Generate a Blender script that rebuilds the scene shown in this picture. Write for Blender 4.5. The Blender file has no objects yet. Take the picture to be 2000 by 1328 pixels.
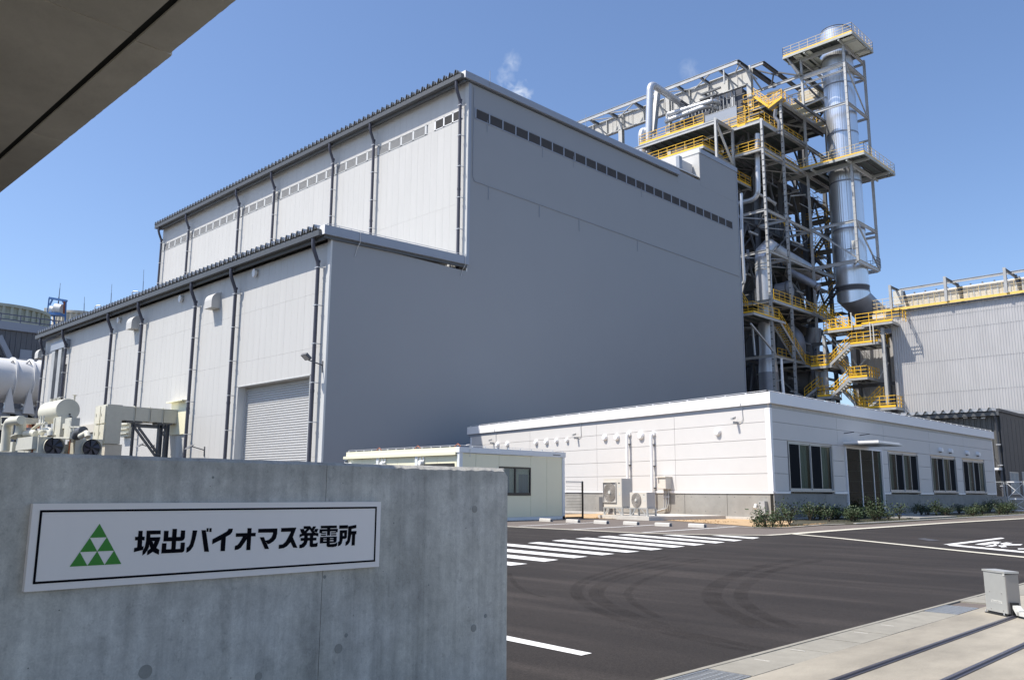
import bpy, math, random
from mathutils import Vector, Matrix
random.seed(7)
S = bpy.context.scene
COL = S.collection

# ------------------------------------------------------------------ camera, sky, sun, exposure
FPX = 1652.85
YAW, PIT, ROL = math.radians(-44.3271), math.radians(10.1901), math.radians(0.2971)
EYE = Vector((0, 0, 1.0))
_f = Vector((math.sin(YAW)*math.cos(PIT), math.cos(YAW)*math.cos(PIT), math.sin(PIT)))
_r = Vector((math.cos(YAW), -math.sin(YAW), 0)); _u = _r.cross(_f)
RGT = math.cos(ROL)*_r + math.sin(ROL)*_u
UPV = -math.sin(ROL)*_r + math.cos(ROL)*_u
cam_d = bpy.data.cameras.new('camera'); cam = bpy.data.objects.new('camera', cam_d); COL.objects.link(cam)
cam_d.sensor_width = 36; cam_d.lens = FPX/2000*36; cam_d.clip_start = 0.05; cam_d.clip_end = 6000
M3 = Matrix((RGT, UPV, -_f)).transposed()
cam.matrix_world = Matrix.Translation(EYE) @ M3.to_4x4()
S.camera = cam

SUN = Vector((-0.285, -0.452, 0.845)).normalized()
ELEV = math.asin(SUN.z)
sd = bpy.data.lights.new('sun', 'SUN'); sd.energy = 4.9; sd.angle = math.radians(0.53); sd.color = (1.0, 0.935, 0.84)
so = bpy.data.objects.new('sun', sd); COL.objects.link(so)
so.rotation_euler = (-SUN).to_track_quat('-Z', 'Y').to_euler(); so.location = SUN*200
W = bpy.data.worlds.new('World'); S.world = W; W.use_nodes = True
nt = W.node_tree; nt.nodes.clear()
sky = nt.nodes.new('ShaderNodeTexSky'); sky.sky_type = 'NISHITA'; sky.sun_disc = False
sky.sun_elevation = ELEV; sky.sun_rotation = math.atan2(SUN.x, SUN.y)
sky.altitude = 0; sky.air_density = 1.0; sky.dust_density = 1.0; sky.ozone_density = 2.0
bg = nt.nodes.new('ShaderNodeBackground'); bg.inputs['Strength'].default_value = 0.130
wo = nt.nodes.new('ShaderNodeOutputWorld')
tc = nt.nodes.new('ShaderNodeTexCoord')
tn = nt.nodes.new('ShaderNodeMix'); tn.data_type = 'RGBA'; tn.blend_type = 'MULTIPLY'; tn.inputs['Factor'].default_value = 1.0
nt.links.new(sky.outputs[0], tn.inputs['A']); tn.inputs['B'].default_value = (0.89, 0.95, 1.07, 1)
cloud_in = tn.outputs['Result']
def wisp(prev, direction, size, amt, scale, seed):
    d = nt.nodes.new('ShaderNodeVectorMath'); d.operation = 'DISTANCE'
    nt.links.new(tc.outputs['Generated'], d.inputs[0]); d.inputs[1].default_value = direction
    mr = nt.nodes.new('ShaderNodeMapRange'); mr.inputs[1].default_value = 0; mr.inputs[2].default_value = size
    mr.inputs[3].default_value = 1; mr.inputs[4].default_value = 0; nt.links.new(d.outputs['Value'], mr.inputs[0])
    no = nt.nodes.new('ShaderNodeTexNoise'); no.noise_dimensions = '4D'; no.inputs['W'].default_value = seed
    no.inputs['Scale'].default_value = scale; no.inputs['Detail'].default_value = 6; no.inputs['Distortion'].default_value = 1.2
    nt.links.new(tc.outputs['Generated'], no.inputs['Vector'])
    m = nt.nodes.new('ShaderNodeMath'); m.operation = 'MULTIPLY'; nt.links.new(mr.outputs[0], m.inputs[0]); nt.links.new(no.outputs[0], m.inputs[1])
    m2 = nt.nodes.new('ShaderNodeMapRange'); m2.inputs[1].default_value = 0.20; m2.inputs[2].default_value = 0.55
    m2.inputs[3].default_value = 0; m2.inputs[4].default_value = amt; nt.links.new(m.outputs[0], m2.inputs[0])
    mx = nt.nodes.new('ShaderNodeMix'); mx.data_type = 'RGBA'
    nt.links.new(m2.outputs[0], mx.inputs['Factor']); nt.links.new(prev, mx.inputs['A']); mx.inputs['B'].default_value = (5.2, 5.6, 6.2, 1)
    return mx.outputs['Result']

def ray(px, py):
    return RGT*((px-1000)/FPX) - UPV*((py-664)/FPX) + _f
def P(px, py, x=None, y=None, z=None):
    """the point of a real plane (x, y or z fixed) seen at a position of the survey photograph"""
    r = ray(px, py)
    t = x/r.x if x is not None else y/r.y if y is not None else (z-1.0)/r.z
    return EYE + r*t

for (px, py, size, amt, sc, sd_) in ((1014, 184, 0.026, .62, 85, 1.3), (1000, 120, 0.020, 0.32, 85, 2.7), (988, 152, 0.02, 0.3, 90, 6.0), (1345, 138, 0.022, 0.18, 75, 4.1)):
    cloud_in = wisp(cloud_in, ray(px, py).normalized(), size, amt, sc, sd_)
nt.links.new(cloud_in, bg.inputs['Color']); nt.links.new(bg.outputs[0], wo.inputs['Surface'])
S.view_settings.view_transform = 'Standard'; S.view_settings.look = 'None'
S.view_settings.exposure = 0.42; S.view_settings.gamma = 1.0; S.view_settings.use_curve_mapping = False
S.cycles.max_bounces = 8; S.cycles.diffuse_bounces = 4; S.cycles.glossy_bounces = 4; S.cycles.use_denoising = True

# ------------------------------------------------------------------ materials
MATS = {}
def mat(name, col, rough=0.7, metal=0.0, var=0.0, vscale=1.0, bump=0.0, bscale=20.0, spec=0.5, stretch=(1, 1, 1), stain=0.0, grime=None):
    m = bpy.data.materials.new(name); m.use_nodes = True; MATS[name] = m
    t = m.node_tree; b = t.nodes['Principled BSDF']
    b.inputs['Base Color'].default_value = (*col, 1); b.inputs['Roughness'].default_value = rough
    b.inputs['Metallic'].default_value = metal; b.inputs['Specular IOR Level'].default_value = spec
    if var or bump or stain:
        g = t.nodes.new('ShaderNodeNewGeometry'); mp = t.nodes.new('ShaderNodeMapping'); mp.inputs['Scale'].default_value = stretch
        t.links.new(g.outputs['Position'], mp.inputs[0])
    last = None
    if var or stain:
        n = t.nodes.new('ShaderNodeTexNoise'); n.inputs['Scale'].default_value = vscale; n.inputs['Detail'].default_value = 7; n.inputs['Roughness'].default_value = 0.62
        t.links.new(mp.outputs[0], n.inputs['Vector'])
        mr = t.nodes.new('ShaderNodeMapRange'); mr.inputs[1].default_value = 0.3; mr.inputs[2].default_value = 0.7
        mr.inputs[3].default_value = 1-var; mr.inputs[4].default_value = 1+var; t.links.new(n.outputs[0], mr.inputs[0])
        h = t.nodes.new('ShaderNodeVectorMath'); h.operation = 'SCALE'; h.inputs[0].default_value = col
        t.links.new(mr.outputs[0], h.inputs['Scale']); last = h.outputs[0]
        if stain:
            n2 = t.nodes.new('ShaderNodeTexNoise'); n2.inputs['Scale'].default_value = vscale*0.23; n2.inputs['Detail'].default_value = 3
            t.links.new(mp.outputs[0], n2.inputs['Vector'])
            m3 = t.nodes.new('ShaderNodeMapRange'); m3.inputs[1].default_value = 0.42; m3.inputs[2].default_value = 0.62
            m3.inputs[3].default_value = 1-stain; m3.inputs[4].default_value = 1.0; t.links.new(n2.outputs[0], m3.inputs[0])
            h2 = t.nodes.new('ShaderNodeVectorMath'); h2.operation = 'SCALE'; t.links.new(last, h2.inputs[0]); t.links.new(m3.outputs[0], h2.inputs['Scale'])
            last = h2.outputs[0]
        t.links.new(last, b.inputs['Base Color'])
    if bump:
        nb = t.nodes.new('ShaderNodeTexNoise'); nb.inputs['Scale'].default_value = bscale; nb.inputs['Detail'].default_value = 5
        t.links.new(mp.outputs[0], nb.inputs['Vector'])
        bp = t.nodes.new('ShaderNodeBump'); bp.inputs['Strength'].default_value = bump; bp.inputs['Distance'].default_value = 0.02
        t.links.new(nb.outputs[0], bp.inputs['Height']); t.links.new(bp.outputs[0], b.inputs['Normal'])
    return m

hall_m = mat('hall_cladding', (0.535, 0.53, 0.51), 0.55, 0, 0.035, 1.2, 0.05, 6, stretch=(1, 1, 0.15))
hall_shade_m = mat('hall_cladding_shaded', (0.29, 0.305, 0.32), 0.62, 0, 0.015, 0.22, 0.05, 6)  # same cladding as the hall, gable shade put into a darker colour
trim_m = mat('hall_trim', (0.30, 0.33, 0.38), 0.45, 0.1, 0.02, 1)
corner_m = mat('corner_trim', (0.60, 0.61, 0.60), 0.45, 0, 0.02, 1)
gutter_m = mat('gutter_grey', (0.095, 0.10, 0.105), 0.5, 0.2, 0.05, 2)
pipe_m = mat('downspout_grey', (0.065, 0.065, 0.085), 0.45, 0, 0.05, 2)
bracket_m = mat('galvanised_bracket', (0.6, 0.6, 0.6), 0.4, 0.4)
roof_m = mat('roof_sheet', (0.55, 0.56, 0.56), 0.4, 0.35, 0.04, 1)
louvre_m = mat('louvre_mesh', (0.36, 0.365, 0.37), 0.7, 0.1, 0.08, 30)
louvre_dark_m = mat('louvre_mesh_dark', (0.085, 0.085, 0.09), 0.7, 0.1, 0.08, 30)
shutter_m = mat('shutter_slats', (0.50, 0.50, 0.49), 0.5, 0.1, 0.03, 2)
white_m = mat('white_siding', (0.60, 0.585, 0.565), 0.5, 0, 0.015, 1.5)
white_trim_m = mat('white_trim', (0.82, 0.82, 0.82), 0.4, 0)
plinth_m = mat('plinth_concrete', (0.31, 0.30, 0.275), 0.85, 0, 0.10, 2.5, 0.12, 30, stain=0.12)
pale_conc_m = mat('pale_concrete', (0.52, 0.50, 0.46), 0.85, 0, 0.08, 6, 0.15, 40)
frame_dark_m = mat('window_frame_dark', (0.03, 0.027, 0.025), 0.4)
frame_alu_m = mat('window_frame_silver', (0.42, 0.43, 0.44), 0.35, 0.5)
screen_m = mat('insect_screen', (0.012, 0.014, 0.017), 0.9, spec=0.1)
curtain_m = mat('curtain', (0.42, 0.44, 0.43), 0.85, 0, 0.22, 9, stretch=(1, 1, 0.02))
cream_m = mat('cream_panel', (0.84, 0.80, 0.585), 0.55, 0, 0.02, 1)
cream_shade_m = mat('cream_frame', (0.74, 0.76, 0.76), 0.45, 0, 0.02, 1)
ac_m = mat('ac_casing', (0.62, 0.58, 0.51), 0.55)
ac_side_m = mat('ac_side', (0.50, 0.48, 0.45), 0.55)
grille_m = mat('fan_grille', (0.22, 0.19, 0.165), 0.5)
steel_m = mat('galvanised_steel', (0.44, 0.445, 0.44), 0.5, 0.2, 0.12, 1.5)
steel_dark_m = mat('dark_shaded_steel', (0.115, 0.12, 0.13), 0.6, 0.2, 0.18, 1.0)  # dark steel; also carries the painted shade inside the boiler frame
girder_m = mat('girder_plate', (0.50, 0.495, 0.47), 0.55, 0.1, 0.06, 2)
casing_m = mat('shaded_cladding', (0.07, 0.074, 0.088), 0.65, 0.1, 0.25, 0.6)  # deep shade of the inner bays put into this dark colour
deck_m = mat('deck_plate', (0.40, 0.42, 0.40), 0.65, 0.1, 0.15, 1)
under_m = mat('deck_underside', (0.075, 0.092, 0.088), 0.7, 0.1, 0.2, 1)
under_light_m = mat('deck_soffit_panel', (0.62, 0.64, 0.56), 0.6, 0, 0.05, 1)
yellow_m = mat('safety_yellow', (0.88, 0.52, 0.035), 0.5, 0, 0.05, 3)
yellow_pale_m = mat('sun_bleached_yellow', (0.74, 0.58, 0.30), 0.5, 0, 0.05, 3)
silver_m = mat('duct_cladding', (0.60, 0.615, 0.64), 0.42, 0.6, 0.08, 1.2, 0.05, 3, stretch=(1, 1, 0.2))
stack_m = mat('chimney_cladding', (0.74, 0.76, 0.78), 0.30, 0.8, 0.07, 1.5, 0.06, 4, stretch=(3, 3, 0.08))
dull_duct_m = mat('dull_duct', (0.30, 0.31, 0.34), 0.5, 0.5, 0.1, 1)
band_m = mat('dark_band', (0.06, 0.06, 0.065), 0.6)
grey_sheet_m = mat('grey_corrugated', (0.49, 0.485, 0.485), 0.45, 0.25, 0.06, 1.3, stretch=(1, 1, 0.25))
beige_m = mat('beige_plant', (0.58, 0.54, 0.46), 0.6, 0, 0.06, 2)
dark_sheet_m = mat('dark_corrugated', (0.12, 0.118, 0.112), 0.5, 0.2, 0.05, 2)
dark_wall_m = mat('dark_cladding', (0.052, 0.057, 0.065), 0.55, 0.1, 0.05, 2)
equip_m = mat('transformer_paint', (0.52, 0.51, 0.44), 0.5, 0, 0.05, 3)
equip_lit_m = mat('transformer_paint_lit', (0.62, 0.60, 0.50), 0.5, 0, 0.03, 3)  # same cream paint, sunlight put into a lighter tone
rust_m = mat('red_primer', (0.30, 0.10, 0.05), 0.7)
fan_m = mat('fan_well_black', (0.010, 0.011, 0.018), 0.4); fanblade_m = mat('fan_blades', (0.045, 0.048, 0.07), 0.4)
black_m = mat('black_paint', (0.012, 0.012, 0.013), 0.5)
tank_m = mat('white_tank', (0.70, 0.70, 0.69), 0.4, 0, 0.05, 1, stain=0.1)
green_conc_m = mat('cooling_tower_concrete', (0.44, 0.46, 0.37), 0.9, 0, 0.1, 0.6)
cream_conc_m = mat('cream_tower_concrete', (0.60, 0.56, 0.46), 0.9, 0, 0.08, 0.6)
blue_m = mat('crane_blue', (0.06, 0.17, 0.42), 0.5)
mast_m = mat('mast_steel', (0.12, 0.13, 0.18), 0.5, 0.3)
left_sheet_m = mat('left_corrugated', (0.14, 0.145, 0.155), 0.55, 0.2, 0.05, 2)
sign_m = mat('sign_panel', (0.87, 0.81, 0.765), 0.5, 0.0, 0.012, 2, 0.02, 60, stretch=(1, 6, 0.3))
sign_black_m = mat('sign_lettering', (0.004, 0.004, 0.007), 0.85, spec=0.08)
sign_green_m = mat('sign_green', (0.035, 0.24, 0.018), 0.5)
box_m = mat('control_box_steel', (0.52, 0.52, 0.49), 0.38, 0.45, 0.03, 20)
box_side_m = mat('control_box_side', (0.33, 0.31, 0.29), 0.4, 0.4)
label_m = mat('pale_label', (0.60, 0.60, 0.56), 0.5)
label_ink_m = mat('label_ink', (0.10, 0.10, 0.10), 0.5)
shade_soil_m = mat('shaded_soil', (0.055, 0.05, 0.03), 0.95, 0, 0.4, 9, 0.5, 25)  # office's shade over the bed put into this dark soil colour
soil_m = mat('sandy_soil', (0.42, 0.29, 0.16), 0.95, 0, 0.3, 9, 0.5, 25)
apron_m = mat('apron_concrete', (0.325, 0.295, 0.238), 0.85, 0, 0.20, 3.5, 0.15, 60, stain=0.2, stretch=(1, 0.45, 1))
block_m = mat('gutter_block_concrete', (0.27, 0.255, 0.215), 0.88, 0, 0.10, 7, 0.2, 60, stain=0.08)
grate_m = mat('grating', (0.40, 0.42, 0.44), 0.4, 0.6)
rail_m = mat('gate_rail_steel', (0.13, 0.125, 0.15), 0.35, 0.6, 0.1, 6)
slab_m = mat('canopy_concrete', (0.60, 0.57, 0.49), 0.9, 0, 0.16, 2.2, 0.25, 18, stain=0.18)
gap_m = mat('joint_and_shade_black', (0.012, 0.013, 0.010), 0.9)
leaf_m = mat('shrub_leaf', (0.035, 0.058, 0.017), 0.6, 0, 0.5, 8)  # leaf green darkened a little, carrying the bed's shade in its colour
stem_m = mat('shrub_stem', (0.07, 0.05, 0.03), 0.8)
mesh_m = mat('mesh_fence_steel', (0.45, 0.47, 0.48), 0.4, 0.5)
int_m = mat('lobby_wall', (0.12, 0.122, 0.10), 0.8, 0, 0.1, 2)
int_dark_m = mat('lobby_dark', (0.025, 0.025, 0.03), 0.7)
int_floor_m = mat('lobby_floor', (0.08, 0.07, 0.045), 0.5)

def glass(name, tint, refl_rough=0.02, alpha=0.35):
    m = bpy.data.materials.new(name); m.use_nodes = True; t = m.node_tree; t.nodes.clear()
    o = t.nodes.new('ShaderNodeOutputMaterial'); mx = t.nodes.new('ShaderNodeMixShader')
    tr = t.nodes.new('ShaderNodeBsdfTransparent'); tr.inputs[0].default_value = (*tint, 1)
    gl = t.nodes.new('ShaderNodeBsdfGlossy'); gl.inputs['Roughness'].default_value = refl_rough
    fr = t.nodes.new('ShaderNodeFresnel'); fr.inputs[0].default_value = 1.28
    ad = t.nodes.new('ShaderNodeMath'); ad.operation = 'ADD'; ad.inputs[1].default_value = max(0, alpha-.4)*0.12
    gg = t.nodes.new('ShaderNodeNewGeometry'); fb = t.nodes.new('ShaderNodeMath'); fb.operation = 'SUBTRACT'; fb.inputs[0].default_value = 1.0; t.links.new(gg.outputs['Backfacing'], fb.inputs[1])
    mu = t.nodes.new('ShaderNodeMath'); mu.operation = 'MULTIPLY'; t.links.new(fr.outputs[0], ad.inputs[0]); t.links.new(ad.outputs[0], mu.inputs[0]); t.links.new(fb.outputs[0], mu.inputs[1]); co = t.nodes.new('ShaderNodeMath'); co.operation = 'MULTIPLY'; co.inputs[1].default_value = 0.4 if alpha < .5 else 1.0; t.links.new(mu.outputs[0], co.inputs[0]); t.links.new(co.outputs[0], mx.inputs[0])
    t.links.new(tr.outputs[0], mx.inputs[1]); t.links.new(gl.outputs[0], mx.inputs[2]); t.links.new(mx.outputs[0], o.inputs[0]); return m
glass_m = glass('window_glass', (0.60, 0.66, 0.63)); glass_dark_m = glass('hut_glass', (0.65, 0.70, 0.74), 0.02, 1.0)

def nodes_asphalt():
    m = bpy.data.materials.new('asphalt'); m.use_nodes = True; t = m.node_tree; b = t.nodes['Principled BSDF']; b.inputs['Roughness'].default_value = 0.8; b.inputs['Specular IOR Level'].default_value = 0.25
    g = t.nodes.new('ShaderNodeNewGeometry')
    def noise(sc, det, st=(1, 1, 1), rot=0):
        mp = t.nodes.new('ShaderNodeMapping'); mp.inputs['Scale'].default_value = st; mp.inputs['Rotation'].default_value = (0, 0, rot)
        t.links.new(g.outputs['Position'], mp.inputs[0]); n = t.nodes.new('ShaderNodeTexNoise'); n.inputs['Scale'].default_value = sc
        n.inputs['Detail'].default_value = det; t.links.new(mp.outputs[0], n.inputs['Vector']); return n.outputs[0]
    def rng(s, a, b_, lo, hi):
        r = t.nodes.new('ShaderNodeMapRange'); r.inputs[1].default_value = a; r.inputs[2].default_value = b_; r.inputs[3].default_value = lo; r.inputs[4].default_value = hi
        t.links.new(s, r.inputs[0]); return r.outputs[0]
    def mul(a, b_):
        r = t.nodes.new('ShaderNodeMath'); r.operation = 'MULTIPLY'; t.links.new(a, r.inputs[0]); t.links.new(b_, r.inputs[1]); return r.outputs[0]
    grain = rng(noise(75, 5), 0.25, 0.75, 0.50, 1.55)
    patch = rng(noise(0.55, 6, (0.5, 1.6, 1), 0.5), 0.35, 0.68, 0.86, 1.28)
    streak = rng(noise(1.3, 7, (0.25, 1.7, 1), 1.25), 0.48, 0.68, 1.0, 1.55)
    f = mul(mul(grain, patch), streak)
    sc = t.nodes.new('ShaderNodeVectorMath'); sc.operation = 'SCALE'; sc.inputs[0].default_value = (0.0265, 0.0225, 0.0200); t.links.new(f, sc.inputs['Scale'])
    t.links.new(sc.outputs[0], b.inputs['Base Color'])
    bp = t.nodes.new('ShaderNodeBump'); bp.inputs['Strength'].default_value = 0.5; bp.inputs['Distance'].default_value = 0.004
    t.links.new(noise(220, 2), bp.inputs['Height']); t.links.new(bp.outputs[0], b.inputs['Normal'])
    return m
asphalt_m = nodes_asphalt()
side_asphalt_m = mat('old_asphalt', (0.135, 0.113, 0.098), 0.9, 0, 0.12, 2.0, 0.3, 80)
def nodes_paint():
    m = mat('road_paint', (0.80, 0.80, 0.78), 0.6); t = m.node_tree; b = t.nodes['Principled BSDF']
    g = t.nodes.new('ShaderNodeNewGeometry'); n = t.nodes.new('ShaderNodeTexNoise'); n.inputs['Scale'].default_value = 26; n.inputs['Detail'].default_value = 8; n.inputs['Roughness'].default_value = 0.75
    t.links.new(g.outputs['Position'], n.inputs['Vector']); r = t.nodes.new('ShaderNodeValToRGB')
    r.color_ramp.elements[0].position = 0.36; r.color_ramp.elements[0].color = (0.30, 0.29, 0.28, 1); r.color_ramp.elements[1].position = 0.47; r.color_ramp.elements[1].color = (0.78, 0.78, 0.76, 1)
    t.links.new(n.outputs[0], r.inputs[0]); t.links.new(r.outputs[0], b.inputs['Base Color']); return m
paint_m = nodes_paint()
old_paint_m = mat('weathered_line', (0.55, 0.52, 0.43), 0.7, 0, 0.10, 12, 0.1, 40)

def nodes_wall():
    """board-marked foreground concrete: mottling, vertical run-off, pores, a damp seam"""
    m = bpy.data.materials.new('fair_faced_concrete'); m.use_nodes = True; t = m.node_tree; b = t.nodes['Principled BSDF']; b.inputs['Roughness'].default_value = 0.8
    g = t.nodes.new('ShaderNodeNewGeometry')
    def noise(sc, det, st=(1, 1, 1), dist=0.0, rough=0.6):
        mp = t.nodes.new('ShaderNodeMapping'); mp.inputs['Scale'].default_value = st; t.links.new(g.outputs['Position'], mp.inputs[0])
        n = t.nodes.new('ShaderNodeTexNoise'); n.inputs['Scale'].default_value = sc; n.inputs['Detail'].default_value = det; n.inputs['Distortion'].default_value = dist; n.inputs['Roughness'].default_value = rough
        t.links.new(mp.outputs[0], n.inputs['Vector']); return n.outputs[0]
    def rng(s, a, b_, lo, hi, smooth=False):
        r = t.nodes.new('ShaderNodeMapRange'); r.inputs[1].default_value = a; r.inputs[2].default_value = b_; r.inputs[3].default_value = lo; r.inputs[4].default_value = hi
        t.links.new(s, r.inputs[0]); return r.outputs[0]
    def mul(a, b_):
        r = t.nodes.new('ShaderNodeMath'); r.operation = 'MULTIPLY'; t.links.new(a, r.inputs[0]); t.links.new(b_, r.inputs[1]); return r.outputs[0]
    f = rng(noise(2.6, 10, (1, 1, 1), 0.15, 0.72), 0.3, 0.7, 0.80, 1.17)
    f = mul(f, rng(noise(13, 9, (1, 1, 0.9), 0.25, 0.75), 0.36, 0.64, 0.82, 1.10))
    f = mul(f, rng(noise(9, 5, (1, 1.6, 0.11)), 0.34, 0.66, 0.85, 1.12))
    f = mul(f, rng(noise(42, 7, (1, 1, 0.8), 0.3, 0.8), 0.30, 0.46, 0.74, 1.0))
    f = mul(f, rng(noise(160, 3, (1, 1, 1), 0, 0.7), 0.3, 0.7, 0.90, 1.09))
    f = mul(f, rng(noise(22, 4, (1, 1.8, 0.05)), 0.5, 0.75, 1.0, 0.84))
    st = noise(4, 6, (1, 1.3, 0.5), 0.3, 0.75)
    f = mul(f, rng(st, 0.60, 0.72, 1.0, 0.80))
    vo = t.nodes.new('ShaderNodeTexVoronoi'); vo.inputs['Scale'].default_value = 16; t.links.new(g.outputs['Position'], vo.inputs['Vector'])
    sp = t.nodes.new('ShaderNodeSeparateColor'); t.links.new(vo.outputs['Color'], sp.inputs[0])
    rad = rng(sp.outputs[0], 0.6, 1.0, 0.0, 0.06)
    lt = t.nodes.new('ShaderNodeMath'); lt.operation = 'LESS_THAN'; t.links.new(vo.outputs['Distance'], lt.inputs[0]); t.links.new(rad, lt.inputs[1])
    pore = rng(lt.outputs[0], 0, 1, 1.0, 0.28); f = mul(f, pore)
    # damp run below the vertical pour joint and darker rim at the top
    sx = t.nodes.new('ShaderNodeSeparateXYZ'); t.links.new(g.outputs['Position'], sx.inputs[0])
    def bandmask(sock, c0, w):
        a = t.nodes.new('ShaderNodeMath'); a.operation = 'SUBTRACT'; t.links.new(sock, a.inputs[0]); a.inputs[1].default_value = c0
        q = t.nodes.new('ShaderNodeMath'); q.operation = 'ABSOLUTE'; t.links.new(a.outputs[0], q.inputs[0]); return rng(q.outputs[0], w*0.4, w, 1, 0)
    wob = rng(noise(5, 4, (1, 1, 2)), 0.3, 0.7, -0.03, 0.03)
    ya = t.nodes.new('ShaderNodeMath'); ya.operation = 'ADD'; t.links.new(sx.outputs['Y'], ya.inputs[0]); t.links.new(wob, ya.inputs[1])
    seam = mul(bandmask(ya.outputs[0], JY-0.03, 0.055), rng(sx.outputs['Z'], 0.55, 0.72, 1, 0))
    f = mul(f, rng(mul(seam, rng(noise(14, 5), 0.35, 0.6, 0.3, 1)), 0, 1, 1.0, 0.72))
    f = mul(f, rng(sx.outputs['Z'], 1.02, 1.07, 1.0, 0.86))
    tint = t.nodes.new('ShaderNodeMix'); tint.data_type = 'RGBA'; tint.inputs['A'].default_value = (0.55, 0.53, 0.47, 1); tint.inputs['B'].default_value = (0.55, 0.535, 0.495, 1)
    t.links.new(rng(noise(1.2, 4), 0.4, 0.6, 0, 1), tint.inputs['Factor'])
    sc = t.nodes.new('ShaderNodeVectorMath'); sc.operation = 'SCALE'; t.links.new(tint.outputs['Result'], sc.inputs[0]); t.links.new(f, sc.inputs['Scale']); t.links.new(sc.outputs[0], b.inputs['Base Color'])
    hsum = t.nodes.new('ShaderNodeMath'); hsum.operation = 'ADD'; t.links.new(noise(45, 6), hsum.inputs[0]); t.links.new(pore, hsum.inputs[1])
    bp = t.nodes.new('ShaderNodeBump'); bp.inputs['Strength'].default_value = 0.35; bp.inputs['Distance'].default_value = 0.004; t.links.new(hsum.outputs[0], bp.inputs['Height']); t.links.new(bp.outputs[0], b.inputs['Normal'])
    return m
WX = -2.7
JY = P(635, 1000, x=WX).y
wall_m = nodes_wall()

# ------------------------------------------------------------------ mesh and object helpers
class MB:
    def __init__(s): s.v = []; s.f = []; s.sm = []
    def _add(s, vs, fs, smooth=False):
        n = len(s.v); s.v += [tuple(v) for v in vs]; s.f += [tuple(n+i for i in f) for f in fs]; s.sm += [smooth]*len(fs); return s
    def box(s, lo, hi):
        x0, y0, z0 = (min(a, b) for a, b in zip(lo, hi)); x1, y1, z1 = (max(a, b) for a, b in zip(lo, hi))
        return s._add([(x0,y0,z0),(x1,y0,z0),(x1,y1,z0),(x0,y1,z0),(x0,y0,z1),(x1,y0,z1),(x1,y1,z1),(x0,y1,z1)],
                      [(0,3,2,1),(4,5,6,7),(0,1,5,4),(1,2,6,5),(2,3,7,6),(3,0,4,7)])
    def obox(s, c, ax, ay, az):
        """oriented box from a corner c and three edge vectors"""
        c, ax, ay, az = map(Vector, (c, ax, ay, az))
        vs = [c, c+ax, c+ax+ay, c+ay]; vs += [v+az for v in vs]
        fs = [(0,3,2,1),(4,5,6,7),(0,1,5,4),(1,2,6,5),(2,3,7,6),(3,0,4,7)]
        if ax.cross(ay).dot(az) < 0: fs = [f[::-1] for f in fs]
        return s._add(vs, fs)
    def bar(s, a, b, w, h, up=(0,0,1), off=(0,0)):
        a, b = Vector(a), Vector(b); d = (b-a); up = Vector(up)
        if abs(d.normalized().dot(up)) > 0.98: up = Vector((0,1,0)) if abs(d.normalized().y) < 0.9 else Vector((1,0,0))
        sd = d.cross(up).normalized(); u = sd.cross(d).normalized()
        c = a + sd*(off[0]-w/2) + u*(off[1]-h/2)
        return s.obox(c, d, sd*w, u*h)
    def hbeam(s, a, b, w, h, up=(0,0,1), t=0.03):
        s.bar(a, b, w, t, up, (0, h/2-t/2)); s.bar(a, b, w, t, up, (0, -h/2+t/2)); return s.bar(a, b, t, h-2*t, up)
    def tube(s, pts, r, seg=12, caps=True, rs=None):
        pts = [Vector(p) for p in pts]; n = len(pts); rings = []; prev = None
        for i, p in enumerate(pts):
            d = (pts[min(i+1, n-1)] - pts[max(i-1, 0)]).normalized()
            ref = prev if prev is not None else (Vector((0,0,1)) if abs(d.z) < 0.9 else Vector((1,0,0)))
            sx = (ref - d*ref.dot(d)).normalized(); sy = d.cross(sx); prev = sx
            rr = rs[i] if rs else r
            rings.append([p + (sx*math.cos(2*math.pi*k/seg) + sy*math.sin(2*math.pi*k/seg))*rr for k in range(seg)])
        vs = [v for q in rings for v in q]
        fs = [(i*seg+k, i*seg+(k+1) % seg, (i+1)*seg+(k+1) % seg, (i+1)*seg+k) for i in range(n-1) for k in range(seg)]
        s._add(vs, fs, True)
        if caps:
            s._add(rings[0], [tuple(range(seg))[::-1]]); s._add(rings[-1], [tuple(range(seg))])
        return s
    def prism(s, poly, vec):
        poly = [Vector(p) for p in poly]; vec = Vector(vec); n = len(poly)
        nn = Vector((0,0,0))
        for i in range(n): nn += poly[i].cross(poly[(i+1) % n])
        if nn.dot(vec) < 0: poly = poly[::-1]
        return s._add(poly + [p+vec for p in poly], [tuple(range(n))[::-1], tuple(range(n, 2*n))] + [(i, (i+1) % n, n+(i+1) % n, n+i) for i in range(n)])
    def quad(s, *p): return s._add(p, [tuple(range(len(p)))])
    def mesh(s, name, m):
        me = bpy.data.meshes.new(name); me.from_pydata(s.v, [], s.f); me.materials.append(m)
        if any(s.sm): me.polygons.foreach_set('use_smooth', s.sm)
        me.update(); return me
    def build(s, name, m, parent=None, **kw):
        return obj(name, s.mesh(name, m), parent, **kw)
def obj(name, me, parent=None, label=None, kind=None, cat=None, group=None, loc=None, rot=None):
    o = bpy.data.objects.new(name, me); COL.objects.link(o)
    if parent is not None:
        o.parent = parent
        if parent.type == 'EMPTY' and parent.get('_w', 1): o.matrix_parent_inverse = Matrix.Translation(-parent.location)
    if loc is not None: o.location = loc
    if rot is not None: o.rotation_euler = rot
    if label: o['label'] = label
    if kind: o['kind'] = kind
    if cat: o['category'] = cat
    if group: o['group'] = group
    return o
def thing(name, label, cat, loc, group=None, local=False, rz=0):
    o = bpy.data.objects.new(name, None); COL.objects.link(o); o.location = loc; o.rotation_euler = (0, 0, rz)
    o.empty_display_size = 0.3; o['label'] = label; o['category'] = cat
    if group: o['group'] = group
    if local: o['_w'] = 0
    return o
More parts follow.
